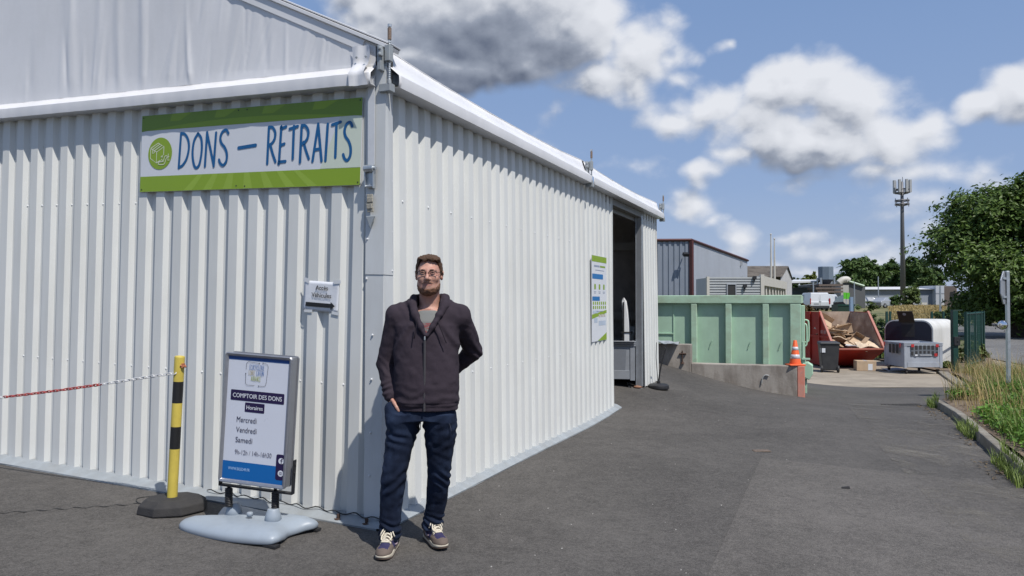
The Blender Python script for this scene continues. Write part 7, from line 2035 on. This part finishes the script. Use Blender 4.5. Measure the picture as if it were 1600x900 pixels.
b = MB(); b.prism([(-.55, .02, .96), (.42, .02, 1.0), (.40, .02, 1.7), (-.05, .02, 1.55)], (0, .02, 0)); b.build('window', mat('door_glass', (.22, .28, .32), .1, var=.1), dr)
def car(loc, rz, label, body):
    t = thing('parked_car', label, 'car', loc, rz, 'cars parked before the warehouse'); b = MB(); w = 1.7
    prof = [(-2.0, .3), (-2.02, .75), (-1.9, .95), (-1.5, 1.02), (-.9, 1.42), (.55, 1.44), (1.2, 1.0), (1.9, .85), (2.02, .6), (2.0, .3)]; V = []
    for k_, ww in enumerate((-w / 2, -w / 2 + .08, w / 2 - .08, w / 2)):
        for (y, z) in prof: V.append((ww * (1 - .16 * max(0, (z - .95) / .5)), y * (.97 if k_ in (0, 3) else 1), z))
    n_ = len(prof); b.add(V, [(k_ * n_ + i, k_ * n_ + (i + 1) % n_, (k_ + 1) * n_ + (i + 1) % n_, (k_ + 1) * n_ + i) for k_ in range(3) for i in range(n_)] + [tuple(range(n_))[::-1], tuple(3 * n_ + i for i in range(n_))]); b.build('body', body, t, bevel=.05)
    for x in (-w / 2 + .05, w / 2 - .05):
        for y in (-1.25, 1.25): wheel(t, x, y, .31, .2)
    for sx_ in (-1, 1): b = MB(); xx = sx_ * (w / 2 + .004); b.add([(xx * .97, -1.25, 1.0), (xx * .97, 1.0, 1.0), (xx * .86, .5, 1.38), (xx * .86, -.85, 1.36)], [(0, 1, 2, 3)]); b.build('side_window', M_glassd, t)
    b = MB(); b.add([(-.66, 1.21, 1.03), (.66, 1.21, 1.03), (.58, .62, 1.41), (-.58, .62, 1.41)], [(0, 1, 2, 3)]); b.build('windscreen', M_glassd, t)
    for sx_ in (-1, 1): b = MB(); b.lohi((sx_ * .6 - .14, 1.93, .62), (sx_ * .6 + .14, 2.03, .76)); b.build('headlight', M_shell, t)
    return t
Yp = 104.0
car((P2(1383, Yp).x, Yp, FARs(0, Yp) + .0), R(-62), 'silver car parked before the long grey warehouse', M_silver)
car((P2(1357, Yp + 3).x, Yp + 3, FARs(0, Yp) + .0), R(-110), 'white car parked left of the silver car before the warehouse', M_vwhite)
# dark green bin box, bright green sign, blue post near the van
Y_ = 62.0
t_ = thing('green_bin_box', 'dark green open bin behind the red skip, right of the van', 'bin', (P2(1322, Y_).x, Y_, zat(487, Y_) - .3)); b = MB()
hh = (487 - 476) / FPX * Y_ + .3
for (a, c) in (((-.68, 0, 0), (.68, .05, hh)), ((-.68, 1.2, 0), (.68, 1.25, hh)), ((-.68, .05, 0), (-.63, 1.2, hh)), ((.63, .05, 0), (.68, 1.2, hh)), ((-.63, .05, 0), (.63, 1.2, .06))): b.lohi(a, c)
b.build('box', mat('bin_dark_green', (.012, .035, .022), .5, var=.15), t_)
b = MB(); b.lohi((-.72, -.04, hh - .1), (.72, -.001, hh + .03)); b.build('rim', M_fgreen, t_)
t_ = thing('green_sign', 'bright green square sign between the silo and the warehouse', 'sign', (P2(1322.5, 84).x, 84, FARs(0, 84))); b = MB(); zs_ = zat(462, 84) - FARs(0, 84); b.box((-.17, 0, zs_), (.32, .05, .72)); b.box((.19, 0, zs_ - .02), (.34, .05, .7)); b.build('panel', mat('sign_bright_green', (.10, .46, .03), .4, var=.05), t_)
b = MB(); b.tube([(0, .06, 0), (0, .06, zs_ + .3)], .05, 6); b.build('pole', M_galv, t_)
t_ = thing('blue_post', 'pale blue square post standing behind the red skip', 'post', (P2(1330, 46).x, 46, zat(487, 46) - .5)); b = MB(); b.lohi((-.09, -.09, 0), (.09, .09, (487 - 464) / FPX * 46 + .5)); b.lohi((-.11, -.11, 0), (.11, .11, .06)); b.build('post', mat('post_blue', (.22, .31, .43), .5, var=.06), t_)
t_ = thing('white_sign_box', 'low white box standing in the dry grass right of the mast', 'box', (P2(1444, 92).x, 92, .9)); b = MB(); b.lohi((-.35, 0, .3), (.35, .2, .62)); b.lohi((-.25, .05, 0), (-.15, .15, .3)); b.lohi((.15, .05, 0), (.25, .15, .3)); b.build('box', M_creamp, t_)
for px, lab in ((1404, 'pale grey cabinet at the foot of the mast, left of it'), (1426, 'small pale cabinet right of the mast foot')):
    t_ = thing('street_cabinet', lab, 'cabinet', (P2(px, 100).x, 100, 1.0)); b = MB(); b.lohi((-.42, 0, 0), (.42, .5, 1.1 if px < 1410 else .9)); b.lohi((-.46, -.04, 1.1 if px < 1410 else .9), (.46, .54, 1.16 if px < 1410 else .96)); b.build('box', M_ant, t_)

# ------------------------------------------------------------------ trees, shrubs, grass
def leaf_mat(name, col, var=.35):
    m = bpy.data.materials.new(name); m.use_nodes = True; t = m.node_tree; p = t.nodes['Principled BSDF']
    tcn = t.nodes.new('ShaderNodeTexCoord'); n = noise(t, tcn.outputs['Object'], .9, 4, .65); g = t.nodes.new('ShaderNodeNewGeometry')
    mx = t.nodes.new('ShaderNodeMix'); mx.data_type = 'RGBA'; mx.inputs[6].default_value = (*[c * (1 - var) for c in col], 1); mx.inputs[7].default_value = (col[0] * (1 + var) * 1.1, col[1] * (1 + var), col[2] * (1 + var) * .85, 1)
    t.links.new(mth(t, 'MULTIPLY_ADD', g.outputs['Random Per Island'], .7, mth(t, 'MULTIPLY_ADD', n.outputs['Fac'], 1.2, -.45), clamp=True), mx.inputs[0]); t.links.new(mx.outputs[2], p.inputs['Base Color'])
    p.inputs['Roughness'].default_value = .5; p.inputs['Specular IOR Level'].default_value = .35
    tr = t.nodes.new('ShaderNodeBsdfTranslucent'); t.links.new(mx.outputs[2], tr.inputs[0]); ms = t.nodes.new('ShaderNodeMixShader'); ms.inputs[0].default_value = .22
    t.links.new(p.outputs[0], ms.inputs[1]); t.links.new(tr.outputs[0], ms.inputs[2]); t.links.new(ms.outputs[0], t.nodes['Material Output'].inputs[0])
    return m
M_leaf = leaf_mat('leaf_oak', (.085, .15, .032), .45); M_leaf2 = leaf_mat('leaf_far', (.075, .135, .04)); M_leaf3 = leaf_mat('leaf_bright', (.13, .17, .035)); M_leafs = leaf_mat('leaf_shrub', (.10, .15, .045))
M_bark = mat('bark', (.075, .06, .048), .95, var=.3, scale=6, bump=.8, bscale=20)
def leaf_quads(C, N, size, rg):
    """quads at C with normals near N"""
    n = len(C); nn = N + rg.normal(0, .55, (n, 3)); nn /= np.linalg.norm(nn, axis=1, keepdims=True)
    a = np.cross(nn, rg.normal(0, 1, (n, 3))); a /= np.linalg.norm(a, axis=1, keepdims=True); b_ = np.cross(nn, a); s = (size * rg.uniform(.45, 1.55, n))[:, None]
    V = np.stack([C - a * s - b_ * s * .30, C + b_ * s * .42 * -1 + a * 0, C + a * s + b_ * s * .1, C + b_ * s * .55], 1)
    V[:, 1] += nn * s * .18; V[:, 3] += nn * s * .12
    return V.reshape(-1, 3), np.arange(n * 4).reshape(n, 4)
def tree(name, label, cat, loc, blobs, nleaf, size, m, trunk_h, trunk_r, group=None, seed=0, clump=.5):
    rg = np.random.default_rng(seed); t = thing(name, label, cat, loc, 0, group)
    B_ = np.array(blobs); vol = (B_[:, 3] * B_[:, 4] * B_[:, 5]) ** .67; pr = vol / vol.sum()
    # twig clumps over the outside of each lobe, leaves round each twig
    nc = max(20, nleaf // 36); k = rg.choice(len(B_), nc, p=pr); d = rg.normal(0, 1, (nc, 3)); d /= np.linalg.norm(d, axis=1, keepdims=True); d[:, 2] = np.where((d[:, 2] < -.3) & (rg.random(nc) < .6), -d[:, 2], d[:, 2])
    rad = 1 - .55 * rg.random(nc) ** 2.2; cc = B_[k, :3] + d * B_[k, 3:6] * (rad + .10 * rg.normal(0, 1, nc) ** 2)[:, None]
    cs = clump * rg.uniform(.4, 1.45, nc)
    j = rg.choice(nc, nleaf); off_ = rg.normal(0, 1, (nleaf, 3)) * cs[j][:, None] * np.array([.55, .55, .38]); C = cc[j] + off_
    N = d[j] * .8 + np.array([0, 0, .75]); V, F = leaf_quads(C, N, size, rg)
    mesh_np('crown', V, F, m, t, False)
    b = MB(); top = B_[:, :3].mean(0)
    b.tube([(0, 0, -.15), (trunk_r * .1, 0, trunk_h * .5), (top[0] * .3, top[1] * .3, trunk_h)], [trunk_r * 1.35, trunk_r, trunk_r * .75], 10)
    for q in B_:
        e = q[:3]; mid = Vector((top[0] * .3, top[1] * .3, trunk_h)); en = Vector(e); mm_ = mid.lerp(en, .5) + Vector((0, 0, .2 * q[5])); b.tube(catmull([(0, 0, trunk_h * .75), tuple(mm_), tuple(en)], 3), list(np.linspace(trunk_r * .55, trunk_r * .12, 7)), 6)
    b.build('trunk', M_bark, t, smooth=True)
    return t
Yt = 42.0
tb = P2(1590, Yt)
bl_ = []
for px, py, rx, rz in ((1560, 330, 70, 42), (1610, 320, 60, 45), (1500, 385, 52, 46), (1560, 395, 85, 65), (1640, 370, 70, 80), (1490, 418, 46, 30), (1548, 452, 62, 44), (1610, 450, 75, 60), (1530, 350, 40, 34), (1690, 330, 70, 70), (1590, 300, 38, 20), (1700, 430, 80, 70), (1535, 478, 42, 24), (1585, 492, 60, 22)):
    p = at(px + 24, py, Yt); f = Yt / FPX; dy = random.uniform(-2.2, 1.6); bl_.append((p.x - tb.x, dy, p.z + .40, rx * f, min(rx * f, 2.6), rz * f))
tree('oak_tree', 'big dense green tree standing at the road behind the gate', 'tree', (tb.x, Yt, -.40), bl_, 85000, .125, M_leaf, 2.6, .42, None, 3, .50)
def small_tree(px, pyb, top, wpx, Y, label, seed, m=None, group='far trees behind the warehouses', nl=5200, size=.30, name='broadleaf_tree', base=None):
    rr = random.Random(seed); p = P2(px, Y); f = Y / FPX; z0 = FARs(p.x, Y) - .2 if base is None else base; h = zat(top, Y) - z0; w = wpx * f / 2; bl = []
    for k_ in range(7):
        a = rr.uniform(0, 6.28); r_ = rr.uniform(.15, .55) * w; zz = h * rr.uniform(.45, .82); s_ = rr.uniform(.42, .62) * w
        bl.append((r_ * math.cos(a), r_ * math.sin(a) * .6, zz, s_, s_ * .8, min(s_ * .8, h - zz)))
    bl.append((0, 0, h * .78, w * .5, w * .45, h * .215)); bl.append((0, 0, h * .4, w * .8, w * .6, h * .3))
    return tree(name, label, 'tree', (p.x, Y, z0), bl, nl, size, m or M_leaf2, h * .35, w * .09, group, seed, w * .17)
small_tree(1347, 475, 404, 58, 150, 'round dark green tree rising behind the annex roof', 11, nl=15000, size=.42)
small_tree(1392, 475, 408, 40, 165, 'dark green tree just left of the mast', 12, nl=9000, size=.40)
small_tree(1428, 475, 402, 48, 160, 'dark green tree just right of the mast', 13, nl=10000, size=.40)
small_tree(1316, 475, 429, 40, 170, 'low dark tree showing behind the annex roof edge', 14, nl=6000, size=.40)
small_tree(1370, 475, 424, 50, 175, 'dark green tree filling the gap left of the mast tree', 15, nl=9000, size=.40)
small_tree(1455, 475, 418, 50, 170, 'dark green tree half hidden by the big tree', 16, nl=9000, size=.40)
small_tree(1410, 475, 425, 50, 180, 'low dark tree directly behind the mast', 20, nl=7000, size=.42)
small_tree(1270, 475, 425, 22, 150, 'bright yellow green tree left of the silo', 17, M_leaf3, nl=2200)
small_tree(1258, 475, 431, 18, 160, 'small green tree above the white canopy', 18, M_leaf3, nl=1500)
small_tree(1243, 475, 432, 26, 190, 'low dark tree beyond the old barn', 19, nl=1800)
small_tree(1425, 478, 449, 32, 88, 'round green bush beside the mast', 21, M_leafs, None, 4500, .15, 'bush')
for i, (px, top, wpx, Y, n_) in enumerate(((1356, 470, 34, 31, 2600), (1372, 497, 34, 28, 2200), (1350, 500, 30, 26.6, 2000), (1375, 535, 34, 25.8, 1800))):
    small_tree(px, 0, top, wpx, Y, ['tall leafy shrub at the fence right of the red skip', 'leafy shrub against the mesh fence left of the white bank', 'leafy shrub just behind the red skip corner', 'low shrub between the red skip and the white bank'][i], 30 + i, M_leafs, None, n_, .055, 'shrub', -.5)
small_tree(1515, 0, 535, 44, 23.8, 'weedy shrub growing in the gate opening', 40, M_leafs, None, 2600, .05, 'shrub', -.45)
small_tree(1475, 0, 565, 26, 22.0, 'small weedy shrub at the foot of the gate post', 41, M_leafs, None, 900, .04, 'shrub', -.42)
small_tree(1400, 0, 462, 26, 98, 'low green shrub left of the mast foot', 42, M_leaf2, None, 1200, .2, 'shrub')
for i, (px, top, wpx, Y) in enumerate(((1515, 466, 50, 70), (1530, 470, 70, 62), (1475, 487, 60, 50), (1250, 478, 40, 72), (1545, 487, 60, 55), (1600, 480, 80, 60))):
    small_tree(px, 0, top, wpx, Y, ['pale hedge shrub under the left of the big tree', 'green shrub behind the gate under the big tree', 'shrub beyond the fence behind the white bank', 'brownish shrub left of the white van', 'shrub in the shade of the big tree', 'shrub right of the big tree trunk'][i], 50 + i, M_leafs if i != 3 else leaf_mat('leaf_brownish', (.12, .09, .04)), None, 3000, .12, 'shrub')

# grass and weeds by the kerb: nobody could count the blades
def blades(pts, hgt, wid, bend, rg, lean=None):
    n = len(pts); a = rg.uniform(0, 2 * np.pi, n); d = np.stack([np.cos(a), np.sin(a)], -1); s = np.stack([-d[:, 1], d[:, 0]], -1); L = hgt; V = np.zeros((n, 7, 3)); T = [0, .4, .75, 1.0]
    bd = bend * rg.uniform(.3, 1.3, n)
    for i, t_ in enumerate(T):
        x = pts[:, 0] + d[:, 0] * L * bd * t_ ** 2; y = pts[:, 1] + d[:, 1] * L * bd * t_ ** 2; z = pts[:, 2] + L * (t_ - .35 * bd * t_ ** 2); w = wid * (1 - t_ * .8)
        if i < 3: V[:, i * 2] = np.stack([x - s[:, 0] * w, y - s[:, 1] * w, z], -1); V[:, i * 2 + 1] = np.stack([x + s[:, 0] * w, y + s[:, 1] * w, z], -1)
        else: V[:, 6] = np.stack([x, y, z], -1)
    idx = np.arange(n)[:, None] * 7; F = np.concatenate([idx + np.array([[0, 1, 3, 2]]), idx + np.array([[2, 3, 5, 4]]), idx + np.array([[4, 5, 6, 6]])], 0)
    return V.reshape(-1, 3), F
def tri_quads(name, V, F, m, mi=None):
    q = F[:, 2] != F[:, 3]; me = bpy.data.meshes.new(name); fl = [tuple(f) for f in F[q]] + [tuple(f[:3]) for f in F[~q]]
    me.from_pydata([tuple(v) for v in V], [], fl); me.materials.append(m); me.polygons.foreach_set('use_smooth', [True] * len(fl)); me.update(); o = bpy.data.objects.new(name, me); COL.objects.link(o); return o
rg = np.random.default_rng(12)
KY = np.array([k[1] for k in K]); KX = np.array([k[0] for k in K])
def kx(y): return np.interp(y, KY, KX)
def patch(n, y0, y1, d0, d1, dens_scale=1.1, seed=6, thr=-.15, side=0.0):
    y = rg.uniform(y0, y1, n); x = kx(y) + d0 + (d1 - d0) * rg.random(n) + side; z = VERGE(x, y); keep = vnoise(np.stack([x, y, 0 * x], -1), dens_scale, seed) > thr
    return np.stack([x, y, z], -1)[keep]
M_gdry = leaf_mat('grass_dry', (.37, .30, .14), .3); M_ggreen = leaf_mat('grass_green', (.15, .22, .055), .35); M_weed = leaf_mat('weed_leaf', (.10, .22, .03), .3); M_dead = leaf_mat('dead_stalk', (.20, .125, .065), .3)
p = patch(4200, 8.6, 20.5, .18, 4.2, .7, 6, -.1); h = rg.uniform(.25, .75, len(p)) * (.7 + .5 * (vnoise(p, .9, 8) > 0)); V, F = blades(p, h, .0045, .55, rg); tag(tri_quads('dry_grass', V, F, M_gdry), kind='stuff')
p = np.concatenate([patch(15000, 7.2, 20.5, .22, 4.0, .9, 16, -.35), patch(2600, 5.2, 12.9, -.10, .03, 1.6, 18, .22, 0)]); on_ = p[:, 0] < kx(p[:, 1]); p[on_, 2] = G(p[on_, 0], p[on_, 1])
h = rg.uniform(.12, .48, len(p)) * np.where(p[:, 0] < kx(p[:, 1]) + .05, .45, 1.0); V, F = blades(p, h, .0048, .6, rg); tag(tri_quads('green_grass', V, F, M_ggreen), kind='stuff')
# tall seeded stalks
p = patch(420, 8.8, 18, .3, 3.6, .8, 21, -.1); h = rg.uniform(.7, 1.15, len(p)); V, F = blades(p, h, .0035, .45, rg); tag(tri_quads('tall_grass', V, F, M_gdry), kind='stuff')
p = patch(450, 9.5, 19, .8, 4.2, 1.0, 24, 0); h = rg.uniform(.5, 1.0, len(p)); V, F = blades(p, h, .004, .8, rg); tag(tri_quads('dead_grass', V, F, M_dead), kind='stuff')
# broad leaved weeds
p = patch(4200, 7.4, 14.5, .30, 3.0, 1.0, 27, -.1); C = np.repeat(p, 9, 0) + rg.normal(0, .055, (len(p) * 9, 3)) * np.array([1, 1, .6]) + np.array([0, 0, .10]); V, F = leaf_quads(C, np.tile([0, 0, 1.0], (len(C), 1)), .036, rg); tag(mesh_np('weeds', V, F, M_weed, None, False), kind='stuff')
# litter of leaves on the bare soil by the kerb
p = np.concatenate([patch(900, 5.6, 12.5, .17, 1.6, 1.5, 33, -.3), patch(420, 5.6, 13.5, -.28, .0, 1.2, 35, .1)]); on_ = p[:, 0] < kx(p[:, 1]); p[on_, 2] = G(p[on_, 0], p[on_, 1]); p[:, 2] += .012; V, F = leaf_quads(p, np.tile([0, 0, 2.5], (len(p), 1)), .022, rg); tag(mesh_np('fallen_leaves', V, F, leaf_mat('litter', (.17, .135, .09), .4), None, False), kind='stuff')
# meadow beyond the fence
n = 16000; y = rg.uniform(58, 100, n); x = y * (.50 + .075 * rg.random(n)); z = FIELD(x, y) - .03; p = np.stack([x, y, z], -1); p = p[vnoise(p, .10, 44) > -.3]; h = rg.uniform(.15, .5, len(p)); V, F = blades(p, h, .03, .5, rg); tag(tri_quads('meadow_grass', V, F, M_gdry), kind='stuff')
n = 9000; y = rg.uniform(25.6, 43, n); x = y * rg.uniform(.40, .56, n); keep = x < 16.5 + (y - 26) * .25; x, y = x[keep], y[keep]; z = FIELD(x, y) - .03; p = np.stack([x, y, z], -1); h = rg.uniform(.15, .55, len(p)); V, F = blades(p, h, .009, .5, rg); tag(tri_quads('wild_grass', V, F, M_ggreen), kind='stuff')
# grit, chips and dark scraps on the yard
def yard_pt(px, py):
    Y = 6.0
    for _ in range(12):
        P_ = at(px, py, Y); gz = Gs(P_.x, P_.y); dz = P_.z - gz; r_ = ray(px, py); Y = Y - dz / r_.z * r_.y
    return at(px, py, Y)
q = yard_pt(1321, 764); t_ = thing('dark_scrap', 'small dark scrap lying on the asphalt in the middle of the yard', 'scrap', (q.x, q.y, Gs(q.x, q.y) + .005)); b = MB(); b.hexa([(-.035, -.012, 0), (.035, -.016, 0), (.03, .014, 0), (-.03, .016, 0), (-.03, -.01, .012), (.03, -.012, .02), (.026, .01, .018), (-.026, .012, .010)]); b.build('scrap', M_gap, t_)
q = yard_pt(1190, 705); t_ = thing('survey_stone', 'small rust coloured patch set in the asphalt at the corner of the worn patch', 'marker', (q.x, q.y, Gs(q.x, q.y) + .004)); b = MB(); b.hexa([(-.09, -.05, 0), (.09, -.05, 0), (.09, .05, 0), (-.09, .05, 0), (-.08, -.04, .006), (.08, -.045, .008), (.08, .045, .007), (-.085, .04, .006)]); b.build('marker', mat('marker_brown', (.13, .10, .08), .9, var=.3, scale=30), t_)
n = 150; V, F = [], []
for i in range(n):
    yy = rg.uniform(2.6, 12); xx = rg.uniform(-1.2 + 0 * yy, .62 * yy); 
    if (xx - CX) * N2.x + (yy - CY) * N2.y < .25: continue
    s_ = rg.uniform(.002, .006); z_ = Gs(xx, yy); k_ = len(V); V += [(xx - s_, yy - s_, z_), (xx + s_, yy - s_ * .7, z_), (xx + s_ * .8, yy + s_, z_), (xx - s_, yy + s_ * .8, z_), (xx, yy, z_ + s_ * 1.1)]; F += [(k_, k_ + 1, k_ + 4), (k_ + 1, k_ + 2, k_ + 4), (k_ + 2, k_ + 3, k_ + 4), (k_ + 3, k_, k_ + 4)]
b = MB(); b.add(V, F); tag(b.build('gravel', mat('grit_pale', (.33, .32, .30), .9, var=.5, scale=200)), kind='stuff')
# joint in the asphalt at the left
b = MB(); V = []
for i, px in enumerate(np.linspace(-40, 222, 40)):
    q = yard_pt(px, 802 - px * .066 + 1.2 * math.sin(px * .2)); z_ = Gs(q.x, q.y) + .004; w_ = .006 + .003 * math.sin(i * 1.7); V += [(q.x, q.y - w_, z_), (q.x, q.y + w_, z_)]
b.add(V, [(2 * i, 2 * i + 2, 2 * i + 3, 2 * i + 1) for i in range(39)]); tag(b.build('asphalt_joint', mat('joint_dark', (.03, .03, .03), .9)), kind='structure')
